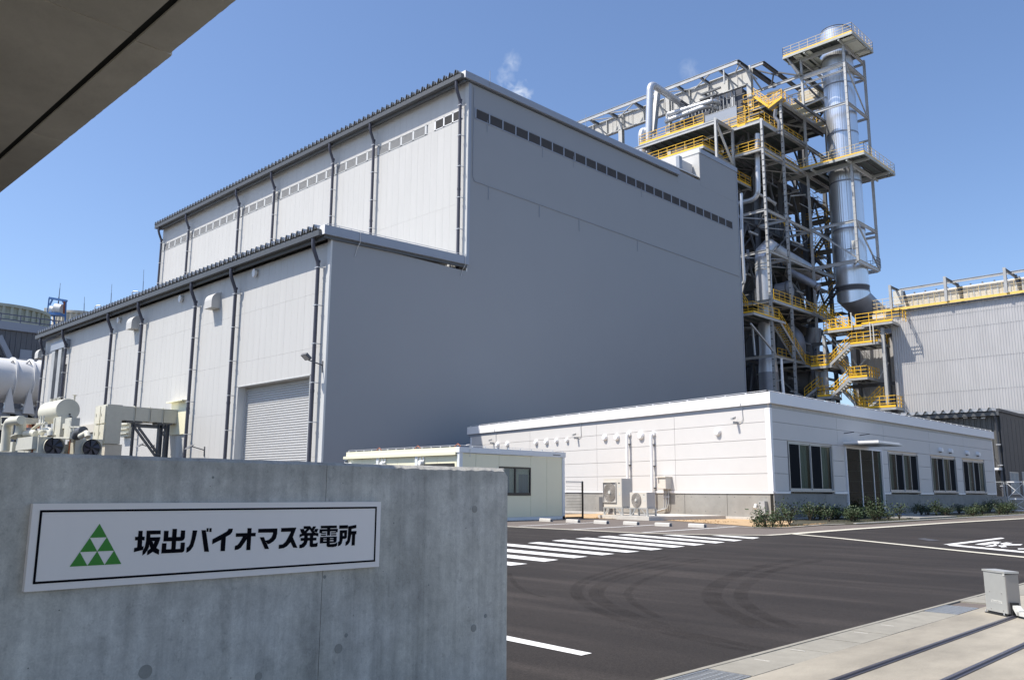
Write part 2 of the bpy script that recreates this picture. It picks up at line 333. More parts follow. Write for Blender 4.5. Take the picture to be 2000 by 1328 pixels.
def copy_tree(o, parent=None):
    c = o.copy(); COL.objects.link(c); c.parent = parent
    for ch in o.children: copy_tree(ch, c)
    return c
ORD = ['first', 'second', 'third', 'fourth', 'fifth', 'sixth', 'seventh', 'eighth', 'ninth', 'tenth', 'eleventh', 'twelfth', 'thirteenth', 'fourteenth', 'fifteenth', 'sixteenth', 'seventeenth', 'eighteenth', 'nineteenth', 'twentieth']
def railing(mb, pts, h=1.1, step=1.3, r=0.045, kick=0.12, double=True):
    pts = [Vector(p) for p in pts]
    for a, b in zip(pts, pts[1:]):
        n = max(1, round((b-a).length/step))
        for i in range(n+1):
            p = a.lerp(b, i/n); mb.bar(p, p+Vector((0,0,h)), r, r)
        for q in ((1.0, 0.66, 0.33) if double else (1.0, 0.5)):
            mb.bar(a+Vector((0,0,h*q)), b+Vector((0,0,h*q)), r, r)
        if kick: mb.bar(a+Vector((0,0,kick/2+.02)), b+Vector((0,0,kick/2+.02)), 0.02, kick)
    return mb
def arc(p0, p1, p2, n=8):
    """quadratic bend from p0 round corner p1 to p2"""
    p0, p1, p2 = map(Vector, (p0, p1, p2)); return [p0*(1-t)**2 + p1*2*t*(1-t) + p2*t*t for t in (i/n for i in range(n+1))]
def bend(pts, r, n=6):
    """polyline with rounded corners"""
    pts = [Vector(p) for p in pts]; out = [pts[0]]
    for a, b, c in zip(pts, pts[1:], pts[2:]):
        ra = min(r, (b-a).length*0.49); rc = min(r, (c-b).length*0.49)
        out += arc(b+(a-b).normalized()*ra, b, b+(c-b).normalized()*rc, n)
    out.append(pts[-1]); return out

# ================================================================== GROUND
def sheet(name, poly, z, m, parent=None, **kw):
    mb = MB(); n = Vector((0,0,0)); pl = [Vector((p[0], p[1], z)) for p in poly]
    for i in range(len(pl)): n += pl[i].cross(pl[(i+1) % len(pl)])
    if n.z < 0: pl = pl[::-1]
    mb.quad(*pl); return mb.build(name, m, parent, **kw)
def G(px, py): return P(px, py, z=0)
sheet('ground', [(-2500,-2500),(2500,-2500),(2500,2500),(-2500,2500)], -0.012, side_asphalt_m, kind='structure')
AX = -2.83                                                     # edge between road and gate apron
road = sheet('road', [(-90,-40),(AX,-40),(AX,46),(AX,140),(-90,140)], -0.004, asphalt_m, kind='structure')
# gate apron: gutter blocks, concrete slab with two cast-in rails
apron = MB().box((-2.50,-8,-0.3),(9,60,0.0)).build('gate_apron', apron_m, kind='structure')
kerb = MB().box((AX,-8,-0.3),(AX+0.035,60,0.003)).build('apron_kerb', block_m, kind='structure')
gut = MB().box((AX+0.035,-8,-0.3),(-2.50,60,-0.02)).build('gutter_channel', block_m, kind='structure')
ys = 0.0; k = 0; blk = None
gr_spans = [(3.70, 4.49), (8.02, 8.58)]
y = 3.0 - 0.5*12
while y < 30:
    y1 = y + 0.5
    if not any(y1 > a+0.02 and y < b-0.02 for a, b in gr_spans):
        dy = random.uniform(-.002, .002)
        if blk is None:
            mb = MB(); mb.box((AX+0.039, 0.004, -0.1), (-2.504, 0.496, 0.0)); blk = mb.mesh('gutter_block', block_m)
        o = obj('gutter_block', blk, gut, loc=(0, y, dy))
        if 4 < y < 9 and k % 2 == 0:
            pass
    y = y1; k += 1
for a, b in gr_spans:                                          # steel gratings
    r = thing('drain_grating', 'galvanised steel drain grating, ' + ('the near one at the bottom edge of the view' if a < 5 else 'the farther one towards the steel control box'), 'grating', (-2.65, (a+b)/2, -0.03), 'gratings set in the concrete gutter')
    fr = MB(); x0, x1 = AX+0.045, -2.51
    for (lo, hi) in (((x0,a,-.03),(x1,a+.012,.002)), ((x0,b-.012,-.03),(x1,b,.002)), ((x0,a+.012,-.03),(x0+.012,b-.012,.002)), ((x1-.012,a+.012,-.03),(x1,b-.012,.002))): fr.box(lo, hi)
    fr.build('frame', grate_m, r); bars = MB(); n = int((b-a)/0.030)
    for i in range(1, n): bars.box((x0+.012, a+(b-a)*i/n-.004, -.028), (x1-.012, a+(b-a)*i/n+.004, .001))
    for i in range(1, 5): bars.box((x0+(x1-x0)*i/5-.006, a+.012, -.022), (x0+(x1-x0)*i/5+.006, b-.012, -.003))
    bars.build('bars', grate_m, r)
for i, (xc, w, lab) in enumerate(((-2.125, .05, 'dark steel gate rail set in the concrete, nearer the grey control box'), (-1.70, .055, 'dark steel gate rail set in the concrete, at the bottom right corner'))):
    r = thing('gate_rail', lab, 'rail', (xc, 6, 0), 'rails of the sliding gate')
    MB().box((xc-w/2, -8, 0.002), (xc+w/2, 8.2 if i == 0 else 30, 0.006)).build('flange', rail_m, r)
    MB().box((xc-w/5, -8, 0.006), (xc+w/5, 8.2 if i == 0 else 30, 0.016)).build('rail_head', rail_m, r)
# saw-cut joints and paler lips of some gutter blocks
for j, py in enumerate((4.95, 5.42, 6.43, 6.93)):
    MB().box((AX+0.09, py-.004, 0.001), (-2.64, py+.004, 0.003)).build('mortar_strip', pale_conc_m, gut)

# lighter forecourt of the office, concrete edging strips
def pxpoly(name, pts, z, m, parent=None, **kw): return sheet(name, [G(*p) for p in pts], z, m, parent, **kw)
fore = sheet('forecourt', [tuple(G(992,1027.5)[:2]), tuple(G(1262,1041)[:2]), tuple(G(1400,1044)[:2]), tuple(G(1500,1044.5)[:2]), tuple(G(1560,1040.5)[:2]), tuple(G(1675,1031)[:2]), tuple(G(2000,1011)[:2]), (-11.0, 62), (-50, 62), (-50, 20)], 0.0, side_asphalt_m, kind='structure')
def strip(name, pts, hw, z, m, parent=None, h=0.004, **kw):
    mb = MB(); gp = [G(*p) for p in pts]; gp = [Vector((p.x, p.y, z)) for p in gp]; L = []; R = []
    for i, p in enumerate(gp):
        d = (gp[min(i+1, len(gp)-1)] - gp[max(i-1, 0)]).normalized(); n = Vector((-d.y, d.x, 0)); L.append(p+n*hw); R.append(p-n*hw)
    for i in range(len(gp)-1): mb.obox(R[i]-Vector((0,0,h)), R[i+1]-R[i], L[i]-R[i], (0,0,h)) if False else mb.quad(R[i], R[i+1], L[i+1], L[i])
    return mb.build(name, m, parent, **kw)
strip('edging_strip', [(960,1026.5),(1262,1041.5),(1400,1044.3),(1500,1045),(1548,1042)], 0.11, 0.004, old_paint_m, kind='structure')
strip('edging_strip', [(1545,1042.3),(1675,1032.5),(1850,1020.8),(2030,1010.5)], 0.16, 0.0045, old_paint_m, kind='structure')
strip('edging_strip', [(1548,1042.5),(1640,1051),(1800,1067.5),(1900,1078),(2040,1092)], 0.10, 0.004, old_paint_m, kind='structure')
marks = []
for q in ([(1014,1027.3),(1160,1020.2)], [(1119,1034),(1278.6,1025)], [(1255.6,1039.9),(1440.6,1028.2)]):
    strip('parking_line', q, 0.06, 0.006, paint_m, fore)
c9 = lambda x, y: (960+x/3.704, 1000+y/3.704)
stripes = [[(-700,262),(0,345),(260,372),(140,385),(0,370),(-760,300)], [(-600,232),(0,293),(485,343),(380,357),(0,316),(-650,252)],
  [(-300,226),(0,254),(695,320),(595,331),(0,275),(-350,240)], [(60,222),(170,231),(890,300),(800,310),(60,238),(-40,228)],
  [(260,222),(345,215),(1070,283),(975,291)], [(435,205),(520,197),(1240,265),(1155,274)], [(605,190),(690,183),(1400,246),(1315,255)],
  [(765,177),(850,170),(1545,232),(1465,240)], [(915,163),(1000,158),(1690,216),(1620,224)], [(1235,164),(1330,163),(1815,202),(1755,209)], [(1590,168),(1660,167),(1940,183),(1890,192)]]
for q in stripes: pxpoly('crosswalk_stripe', [c9(*p) for p in q], 0.0, paint_m, road)
pxpoly('road_line', [(940,1231),(991,1241),(1156,1274.8),(1135.5,1279.3),(991,1250),(930,1238)], 0.0, paint_m, road)
c10 = lambda x, y: (1500+x/4, 980+y/4)
for q in ([(1368,331),(1820,278),(1850,284),(1450,334)], [(1400,334),(1460,333),(2060,390),(2060,402),(1420,340)],
          [(1615,330),(1760,308),(1825,311),(1690,336)], [(1695,345),(1860,315),(1912,320),(1750,347)], [(1755,322),(1800,319),(1870,350),(1825,353)],
          [(1800,329),(1990,329),(1975,337),(1790,338)], [(1950,362),(2060,362),(2060,369),(1955,369)]):
    pxpoly('arrow_marking', [c10(*p) for p in q], 0.0, paint_m, road)
# soil bed before the office, low kerb
bed_px = [(1140,1012),(1300,1016),(1440,1026),(1500,1031.5),(1540,1030),(1600,1025.5),(1700,1023.5)]
soil_pts = [tuple(G(x, y)[:2]) for x, y in bed_px] + [(-12.1, 45), (-12.1, 58.8), (-15.7, 58.8), (-15.7, 30.3), (-26, 32.6), (-26, 28)]
sheet('soil_bed', soil_pts, 0.012, soil_m, kind='structure')
sheet('planting_bed', [tuple(G(1535, 1029)[:2]), tuple(G(1600,1025.8)[:2]), tuple(G(1700,1023.7)[:2]), (-12.13, 45), (-12.13, 58.5), (-15.65, 58.5), (-15.65, 30.3), (-14.6, 29.6)], 0.016, shade_soil_m, kind='structure')
mb = MB(); random.seed(3)
gp = [G(x, y) for x, y in bed_px]
for i in range(900):                                            # loose clods of the sandy strip
    k = random.randrange(len(gp)-2); p = gp[k].lerp(gp[k+1], random.random()); back = Vector((-.3, .95, 0))*random.uniform(.05, 2.4)
    p = p+back; s = random.uniform(.01, .035)
    if p.y < 31 and p.x < -15.3+0.0 or k > 2:
        mb.obox((p.x, p.y, .012), (s*random.uniform(.7,1.6), s*.3, 0), (-s*.3, s, 0), (s*.2, 0, s*.7))
mb.build('loose_soil', soil_m, kind='stuff')
strip('bed_kerb', [(1400,1028.5),(1500,1032.3),(1540,1030.8),(1600,1026.3),(1650,1024.5)], 0.05, 0.03, pale_conc_m, kind='structure')
MB().box((-12.15, 29.0, 0), (-12.05, 58.5, 0.035)).build('bed_kerb', pale_conc_m, kind='structure')
# dark drain cover on the drive
pxpoly('manhole_cover', [(1791,1051.5),(1806,1050.5),(1836,1055),(1815,1056)], 0.0005, band_m, road)

# ================================================================== FOREGROUND WALL, SIGN, CANOPY
WZ = 1.105; WY1 = P(991, 1000, x=WX).y
wall_t = thing('concrete_gate_wall', 'mottled grey concrete gate wall carrying the long name sign', 'wall', (WX-.12, 0, 0))
mb = MB(); ch = 0.010; prof_y = [-4.0, JY-0.004]
def wall_seg(y0, y1, name, right_round):
    mb = MB(); n = max(1, int((y1-y0)/0.02)); random.seed(int(y0*10)+5)
    rows = []
    for i in range(n+1):
        y = y0+(y1-y0)*i/n; jag = random.uniform(0, .0035) if y > P(740, 912, x=WX).y else random.uniform(0, .001)
        drop = 0.0
        if right_round and y1-y < 0.03: drop = 0.022*(1-(y1-y)/0.03)**2
        z = WZ - drop - jag*.6; c = ch + jag*1.2
        rows.append([(WX, y, 0), (WX, y, z-c), (WX-c*1.1, y, z), (WX-.2, y, z), (WX-.2, y, 0)])
    vs = [v for r in rows for v in r]; fs = []
    for i in range(n):
        for k in range(4):
            a = i*5+k; fs.append((a, a+5, a+6, a+1))
    mb._add(vs, fs); mb._add(rows[0], [(0,1,2,3,4)]); mb._add(rows[-1], [(4,3,2,1,0)])
    return mb.build(name, wall_m, wall_t)
wall_seg(-4.0, JY-0.0010, 'wall_section', False)
wall_seg(JY+0.0010, WY1, 'wall_section', True)
MB().box((WX-.19, JY-.01, 0), (WX-.004, JY+.01, WZ-.02)).build('joint_filler', steel_dark_m, wall_t)
z0 = P(400, 891, x=WX-.32).z; ye = P(985, 914, x=WX-.32).y
mb = MB(); random.seed(9); n = 160
rows = []
for i in range(n+1):
    y = -4+(ye+4)*i/n; z = P(985, 914, x=WX-.32).z - random.uniform(0, .002)
    rows.append([(WX-.32, y, 0), (WX-.32, y, z-.004), (WX-.325, y, z), (WX-.46, y, z), (WX-.46, y, 0)])
vs = [v for r in rows for v in r]; fs = [(i*5+k, i*5+k+5, i*5+k+6, i*5+k+1) for i in range(n) for k in range(4)]
mb._add(vs, fs); mb._add(rows[0], [(0,1,2,3,4)]); mb._add(rows[-1], [(4,3,2,1,0)]); mb.build('rear_upstand', wall_m, wall_t)
mb = MB(); mb2 = MB()
plug_m = mat('plug_mortar', (0.30, 0.295, 0.27), 0.9, 0, 0.12, 30)
ring_m = mat('pock_mark', (0.26, 0.265, 0.25), 0.9)
for (px, py, r) in ((927, 994, 6.2), (661, 1266, 8.2), (925, 1226, 6.5), (284, 1311, 12), (505, 1320, 7)):
    c = P(px, py, x=WX); R = r/FPX*(c-EYE).dot(_f)*1.1
    MB().tube([(WX-.01, c.y, c.z), (WX+.0012, c.y, c.z)], R, 20).build('tie_hole_plug', plug_m, wall_t)
for (px, py, r) in ((676, 1240, 4), (948, 1202, 4), (634, 1126, 3.5), (678, 901, 2), (769, 1021, 1.6), (416, 932, 2.6), (910, 1031, 1.4), (837, 1142, 1.6)):
    c = P(px, py, x=WX); R = r/FPX*(c-EYE).dot(_f)
    MB().tube([(WX-.01, c.y, c.z), (WX+.0008, c.y, c.z)], R, 12).build('pock_mark', ring_m, wall_t)

# ---- sign
SX = WX + 0.022
TL, TR, BL, BR = (P(*p, x=SX) for p in ((64.8,982),(744.8,980.3),(47.2,1154.5),(739.7,1107.2)))
sy0, sy1 = (TL.y+BL.y)/2, (TR.y+BR.y)/2; sz1, sz0 = (TL.z+TR.z)/2, (BL.z+BR.z)/2
sign = thing('name_sign', 'long pale sign with green triangle emblem and black Japanese lettering', 'sign', (SX, (sy0+sy1)/2, sz0))
MB().box((WX+.001, sy0, sz0), (SX, sy1, sz1)).build('panel', sign_m, sign)
IX = SX + 0.0012
a, b, c, d = (P(*p, x=IX) for p in ((78.6,995.2),(64.1,1139.7),(737.2,989.7),(731.7,1096.9)))
by0, by1, bz1, bz0 = (a.y+b.y)/2, (c.y+d.y)/2, (a.z+c.z)/2, (b.z+d.z)/2; lw = (sz1-sz0)*0.026
mb = MB()
for lo, hi in (((SX,by0,bz1-lw),(IX,by1,bz1)), ((SX,by0,bz0),(IX,by1,bz0+lw)), ((SX,by0,bz0+lw),(IX,by0+lw,bz1-lw)), ((SX,by1-lw,bz0+lw),(IX,by1,bz1-lw))): mb.box(lo, hi)
mb.build('border_line', sign_black_m, sign)
t4 = lambda x, y: P(120+x/12.07, 1010+y/12.07, x=IX)
A, B, C = t4(903,150), t4(195,1165), t4(1412,1092)
mzc = (B.z+C.z)/2; B.z = C.z = mzc
for r in range(3):
    for k in range(r+1):
        def pt(i, j): return A + (B-A)*(i-j)/3 + (C-A)*j/3
        tri = [pt(r, k), pt(r+1, k), pt(r+1, k+1)]
        MB().prism([(SX, p.y, p.z) for p in tri], (IX-SX, 0, 0)).build('emblem_triangle', sign_green_m, sign)
ga = lambda x, y: (250+x/13.333, 1020+y/13.333)
gb = lambda x, y: (390+x/10.526, 1010+y/10.526)
gc = lambda x, y: (570+x/14.286, 1010+y/14.286)
GL = [
 ('character', ga, [[(280,215),(385,215),(362,650),(240,650)], [(190,370),(438,365),(430,462),(185,465)], [(165,662),(408,615),(395,712),(155,770)],
   [(490,210),(855,205),(850,305),(490,312)], [(490,210),(590,215),(582,380),(560,560),(520,700),(440,810),(375,858),(385,740),(440,640),(475,480)],
   [(580,385),(845,378),(825,470),(570,490)], [(845,378),(800,530),(740,655),(640,765),(560,820),(495,852),(510,735),(600,670),(655,590),(700,480),(720,420)],
   [(572,480),(640,490),(665,575),(740,660),(815,710),(805,835),(720,800),(650,760),(590,670),(560,580)], [(430,660),(500,600),(556,560),(545,640),(505,730),(420,800)]]),
 ('character', ga, [[(1165,165),(1278,165),(1240,700),(1130,700)], [(945,215),(1060,215),(1050,380),(1372,372),(1385,205),(1492,205),(1480,400),(1450,455),(1390,480),(925,492)],
   [(890,540),(1005,540),(995,697),(1365,685),(1378,522),(1485,520),(1470,720),(1445,765),(1400,780),(870,805)]]),
 ('character', None, [[ga(1690,205),ga(1808,205),ga(1760,420),ga(1700,620),ga(1630,720),ga(1570,765),ga(1520,782),ga(1530,655),ga(1580,625),ga(1620,560),ga(1660,400)],
   [gb(40,262),gb(128,262),gb(192,705),gb(98,705)], [gb(148,220),gb(185,220),gb(180,295),gb(142,295)], [gb(205,220),gb(248,220),gb(243,300),gb(200,298)]]),
 ('character', gb, [[(595,232),(685,230),(670,300),(630,350),(540,400),(520,692),(430,692),(443,460),(258,552),(268,450),(560,290),(590,255)]]),
 ('character', gb, [[(750,325),(1155,315),(1150,388),(745,400)], [(988,220),(1070,220),(1042,672),(960,672)], [(895,395),(985,395),(975,440),(900,550),(850,620),(790,660),(720,672),(728,585),(780,565),(820,520)]]),
 ('character', gb, [[(1210,235),(1600,225),(1595,330),(1570,430),(1520,490),(1450,535),(1400,550),(1355,480),(1430,455),(1480,410),(1505,350),(1512,310),(1205,315)], [(1238,408),(1322,405),(1428,648),(1342,650)]]),
 ('character', None, [[gb(*p) for p in ((1680,218),(1990,208),(1930,370),(1915,405),(1870,510),(1800,590),(1730,630),(1625,648),(1632,562),(1710,552),(1770,500),(1820,410),(1880,292),(1675,298))], [(571.9,1048.5),(580.9,1069.1),(573.1,1069.1),(567.5,1057.5)]]),
 ('character', gc, [[(335,245),(515,240),(525,300),(430,410),(330,500),(218,560),(222,480),(300,440),(360,390),(420,320),(335,325)], [(232,325),(330,320),(375,400),(300,450),(265,430)],
   [(510,240),(560,310),(600,250),(680,248),(610,370),(640,420),(742,440),(738,530),(640,500),(560,420),(500,330)], [(655,320),(742,320),(700,420),(620,400)], [(300,430),(650,430),(650,510),(300,512)],
   [(250,575),(688,562),(685,640),(250,655)], [(350,510),(445,510),(440,660),(410,750),(340,830),(270,855),(212,858),(218,765),(280,745),(330,690),(350,640)],
   [(510,505),(600,505),(590,730),(660,725),(722,700),(715,800),(680,822),(540,830),(500,800)]]),
 ('character', gc, [[(812,235),(1258,225),(1255,300),(812,308)], [(780,330),(1285,318),(1280,410),(1225,412),(1230,385),(850,392),(845,438),(772,440)], [(990,300),(1075,298),(1068,505),(985,508)],
   [(815,425),(960,418),(958,447),(815,455)], [(1100,412),(1240,408),(1240,440),(1100,443)], [(815,480),(955,475),(952,512),(815,515)], [(1100,468),(1242,462),(1240,498),(1098,502)],
   [(795,545),(885,543),(870,722),(785,725)], [(1170,535),(1255,530),(1248,660),(1215,705),(1165,708)], [(795,545),(1255,530),(1252,572),(795,585)], [(790,605),(1250,595),(1250,628),(790,640)],
   [(788,672),(1240,660),(1215,705),(785,725)], [(975,540),(1065,538),(1058,745),(1190,735),(1240,715),(1268,690),(1262,780),(1220,815),(1140,828),(1010,828),(975,800)]]),
 ('character', gc, [[(1328,222),(1568,215),(1565,310),(1325,318)], [(1345,360),(1425,358),(1420,620),(1395,720),(1350,780),(1290,805),(1295,690),(1330,660)], [(1345,360),(1545,352),(1543,435),(1345,442)],
   [(1468,355),(1545,352),(1535,560),(1500,595),(1465,600)], [(1400,520),(1530,512),(1500,595),(1400,600)], [(1580,250),(1800,205),(1800,295),(1665,325),(1580,330)],
   [(1580,250),(1668,300),(1655,500),(1620,680),(1570,750),(1500,795),(1505,690),(1550,640),(1570,500)], [(1655,385),(1805,378),(1800,470),(1655,480)], [(1685,475),(1770,470),(1755,778),(1670,782)]]),
]
for nm, fn, polys in GL:
    mb = MB()
    for i, q in enumerate(polys):
        w = [P(*(fn(*p) if fn else p), x=IX) for p in q]; e = 0.00004*i
        mb.prism([(SX, p.y, p.z) for p in w], (IX-SX+e, 0, 0))
    mb.build('character', sign_black_m, sign)

# ---- overhead concrete canopy of the gate
CZ = 2.62; kz = (CZ-1)/2
can = thing('gate_canopy', 'dark concrete canopy overhead with black drip groove', 'canopy', (-4, 0, CZ))
ge0, ge1, ye_ = 1.297*kz, 1.331*kz, 1.503*kz
xj = [-30, P(123,277,z=CZ).x, P(338,108,z=CZ).x, P(338,108,z=CZ).x+1.55, 1.5]
for i in range(4):
    x0, x1 = xj[i]+.004, xj[i+1]-.004; dy = (0, 0, -0.012, -0.012)[i]
    mb = MB(); n = 60; random.seed(i); edge = [ye_+dy+random.uniform(-.0012, .0006) for _ in range(n+1)]
    poly = [(x0, ge1, CZ)] + [(x1, ge1, CZ)] + [(x1+(x0-x1)*k/n, edge[k], CZ) for k in range(n+1)]
    mb.prism(poly, (0,0,0.15)); mb.build('edge_panel', slab_m, can)
for i in range(3):
    x0, x1 = (xj[0], xj[2]+.04, xj[3]+.3, 1.5)[i]+.002, (xj[0], xj[2]+.04, xj[3]+.3, 1.5)[i+1]-.002
    MB().box((x0, -2.4, CZ+random.uniform(0, .002)), (x1, ge0, CZ+.15)).build('soffit_panel', slab_m, can)
MB().box((-30, ge0+.001, CZ+.010), (1.5, ge1+.002, CZ+.149)).build('drip_groove', gap_m, can)
MB().box((-14, -2.3, 0), (-13.5, -1.8, CZ)).build('column', slab_m, can)
MB().box((-2.5, -2.3, 0), (-2.1, -1.9, CZ)).build('column', slab_m, can)

# ---- rubber marks of turning lorries, thin worn films lying on the road
def mark_material():
    m = bpy.data.materials.new('tyre_rubber'); m.use_nodes = True; t = m.node_tree; t.nodes.clear(); o = t.nodes.new('ShaderNodeOutputMaterial')
    mx = t.nodes.new('ShaderNodeMixShader'); tr = t.nodes.new('ShaderNodeBsdfTransparent'); df = t.nodes.new('ShaderNodeBsdfDiffuse'); df.inputs[0].default_value = (0.006, 0.0055, 0.005, 1)
    g = t.nodes.new('ShaderNodeNewGeometry'); n = t.nodes.new('ShaderNodeTexNoise'); n.inputs['Scale'].default_value = 2.2; n.inputs['Detail'].default_value = 8; n.inputs['Roughness'].default_value = .7
    t.links.new(g.outputs['Position'], n.inputs['Vector']); r = t.nodes.new('ShaderNodeMapRange'); r.inputs[1].default_value = .35; r.inputs[2].default_value = .7; r.inputs[3].default_value = .0; r.inputs[4].default_value = .20
    t.links.new(n.outputs[0], r.inputs[0]); t.links.new(r.outputs[0], mx.inputs[0]); t.links.new(tr.outputs[0], mx.inputs[1]); t.links.new(df.outputs[0], mx.inputs[2]); t.links.new(mx.outputs[0], o.inputs[0]); return m
tyre_m = mark_material()
c8 = lambda x, y: (980+x/1.961, 980+y/1.961)
def smooth(pts, n=8):
    out = []
    P_ = [pts[0]]+pts+[pts[-1]]
    for i in range(1, len(P_)-2):
        p0, p1, p2, p3 = (Vector((*q, 0)) for q in P_[i-1:i+3])
        for k in range(n):
            t = k/n; out.append(tuple((0.5*((2*p1)+(-p0+p2)*t+(2*p0-5*p1+4*p2-p3)*t*t+(-p0+3*p1-3*p2+p3)*t**3))[:2]))
    out.append(pts[-1]); return out
arcs = [([(640,205),(440,255),(330,290),(278,325),(285,365),(350,410),(480,460),(650,505),(800,540),(960,570)], .035), ([(660,212),(460,262),(350,297),(300,330),(308,365),(372,408),(500,455),(660,498),(820,532)], .03),
 ([(760,215),(520,262),(400,300),(355,335),(362,368),(420,405),(530,450),(680,492),(840,526),(1000,560)], .05), ([(780,222),(545,268),(425,305),(382,338),(392,368),(450,404),(560,446),(700,486)], .03),
 ([(1150,215),(960,255),(850,300),(805,345),(820,385),(880,425),(1000,480)], .10), ([(1220,222),(1040,262),(950,305),(915,350),(935,390),(1000,430),(1120,480)], .07),
 ([(640,262),(540,300),(490,335),(485,360),(520,395),(600,440)], .04), ([(25,270),(50,310),(90,340),(160,362)], .03), ([(180,150),(60,190),(30,240)], .03)]
for pts, hw in arcs:
    strip('tyre_mark', smooth([c8(*p) for p in pts]), hw, -0.0032, tyre_m, road)
# ================================================================== TURBINE HALL AND ANNEX
XH, YL, YT, YE, XW = -40.8, 26.64, 37.33, 74.3, -90.3
LOW_E, TALL_E = 15.55, 29.30
PW = 0.7305
def clad(root, y, z_rows, x0, x1, skip=None, m=hall_m):
    """vertical cladding panels, every one an object, sharing mesh data per row"""
    for (za, zb) in z_rows:
        me = None; x = x1 - PW
        while x > x0 - PW + 0.02:
            xa = max(x, x0)
            if not (skip and skip(xa, za, zb)):
                if xa == x:
                    if me is None:
                        mb = MB(); mb.box((0.004, 0, 0.004), (PW-0.004, 0.03, zb-za-0.004)); me = mb.mesh('wall_panel', m)
                    obj('wall_panel', me, root, loc=(x, y+random.uniform(-.0012, .0012), za))
                else:
                    MB().box((xa+.004, y, za+.004), (x+PW-.004, y+.03, zb-.004)).build('wall_panel', m, root)
            x -= PW
def eave(root, y, z, x0, x1):
    """box gutter, soffit and folded-plate roof edge; z is the gutter underside"""
    MB().box((x0, y-.86, z), (x1, y-.56, z+.34)).build('gutter', gutter_m, root)
    MB().box((x0, y-.56, z+.02), (x1, y+.02, z+.10)).box((x0, y-.54, z-.18), (x1, y-.40, z+.018)).build('soffit', gutter_m, root)
def folded_roof(root, y0, z0, y1, z1, x0, x1, pitch=0.6, hh=0.22, name='roof_sheet'):
    n = int((x1-x0)/pitch); me = None; slope = (z1-z0)/(y1-y0)
    mb = MB(); pr = [(0.0, 0.0), (0.11, hh), (0.21, hh), (0.31, 0.03), (0.38, hh*.6), (0.44, hh*.6), (0.53, 0.0), (0.6, 0.0)]
    pr = [(a*pitch/0.6, b) for a, b in pr]
    for a, b in zip(pr, pr[1:]):
        mb.quad((a[0], 0, a[1]), (b[0], 0, b[1]), (b[0], y1-y0, b[1]+z1-z0), (a[0], y1-y0, a[1]+z1-z0))
    me = mb.mesh(name, roof_m); cl = MB(); cl._add([(p[0], 0.06, p[1]) for p in pr[:4]], [(0,1,2,3)]); cl._add([(p[0], 0.06, p[1]) for p in pr[3:7]], [(0,1,2,3)]); cm = cl.mesh('rib_end_shade', gap_m)  # black sheets stand in for the shade inside the open rib ends
    for i in range(n):
        o = obj(name, me, root, loc=(x1-(i+1)*pitch, y0, z0)); c = obj('rib_end_shade', cm, o)
BRK = MB().box((-.165, -.457, 0), (.165, -.44, .05)).box((.135, -.44, 0), (.165, -.001, .05)).box((-.165, -.44, 0), (-.135, -.28, .05)).mesh('pipe_bracket', bracket_m)
def downspout(root, x, yw, ztop, zbot, zb_step=2.25):
    y = yw-.33; r = 0.115
    pts = bend([(x-.02, yw-.72, ztop+.02), (x-.02, yw-.72, ztop-.55), (x, y, ztop-1.45), (x, y, zbot)], .25)
    mb = MB(); mb.tube(pts, r, 10); mb.tube([(x, y, ztop-1.42), (x, y, ztop-1.28)], r*1.18, 10)
    z = zbot+(ztop-zbot)*.42; mb.tube([(x, y, z), (x, y, z+.16)], r*1.15, 10)
    o = mb.build('downspout', pipe_m, root)
    z = ztop-1.75
    while z > zbot+.3:
        obj('pipe_bracket', BRK, o, loc=(x, yw, z)); z -= zb_step
def louvres(root, axis, a0, a1, z0, z1, pitch, gap, at, m, name='louvre_panel'):
    n = round((a1-a0)/pitch); me = None
    for i in range(n):
        a = a0 + i*pitch
        if me is None:
            mb = MB(); w = pitch-gap
            k = 9
            for j in range(k):
                zz = (z1-z0)*j/k
                if axis == 'x': mb.prism([(0.0, 0.0, zz), (0.0, -0.035, zz+.01), (0.0, -0.035, zz+.03), (0.0, 0.0, zz+(z1-z0)/k)], (w, 0, 0))
                else: mb.prism([(0.0, 0.0, zz), (0.035, 0.0, zz+.01), (0.035, 0.0, zz+.03), (0.0, 0.0, zz+(z1-z0)/k)], (0, w, 0))
            me = mb.mesh(name, m)
        obj(name, me, root, loc=(a, at, z0) if axis == 'x' else (at, a, z0))

# ---- tall hall
hall = thing('turbine_hall', 'tall pale grey turbine hall with louvre strips, dark downspouts and shaded gable', 'industrial hall', (-65, 56, 0))
DO = .10
mb = MB(); mb.box((XW, YT+.032, 0), (XH-.02, YE, 29.3)); mb.build('inner_wall', hall_shade_m, hall)
LV0, LV1 = 26.72, 27.48
def in_strip(x, za, zb): return False
clad(hall, YT, [(13.0, 20.6), (20.6, LV0)], XW, XH-.35)
clad(hall, YT, [(LV1, 29.35)], XW, XH-.35)
MB().box((XH-.6, YT, LV0+.005), (XH-.36, YT+.031, LV1-.005)).build('wall_panel', hall_m, hall); MB().box((-45.17, YT, LV0+.005), (-44.30, YT+.031, LV1-.005)).build('wall_panel', hall_m, hall)
MB().box((XH-.345, YT-.02, 15.6), (XH-.0, YT+.098, 29.4)).build('corner_trim', corner_m, hall)
MB().box((XW, YT-.015, 0), (XW+.15, YT+.1, 29.3)).build('corner_trim', corner_m, hall)
louvres(hall, 'x', -44.27, -44.27+.955*3, LV0+.06, LV1-.05, .955, .14, YT+.0, louvre_dark_m)
mb = MB()
for i in range(4): mb.box((-44.27-.14+.955*i, YT-.03, LV0), (-44.27+.955*i, YT+.06, LV1))
mb.box((-44.41, YT-.03, LV0), (-41.41, YT+.06, LV0+.055)).box((-44.41, YT-.03, LV1-.045), (-41.41, YT+.06, LV1)); mb.build('louvre_frame', white_trim_m, hall)
nL = 31; x0 = -45.30-1.435*nL
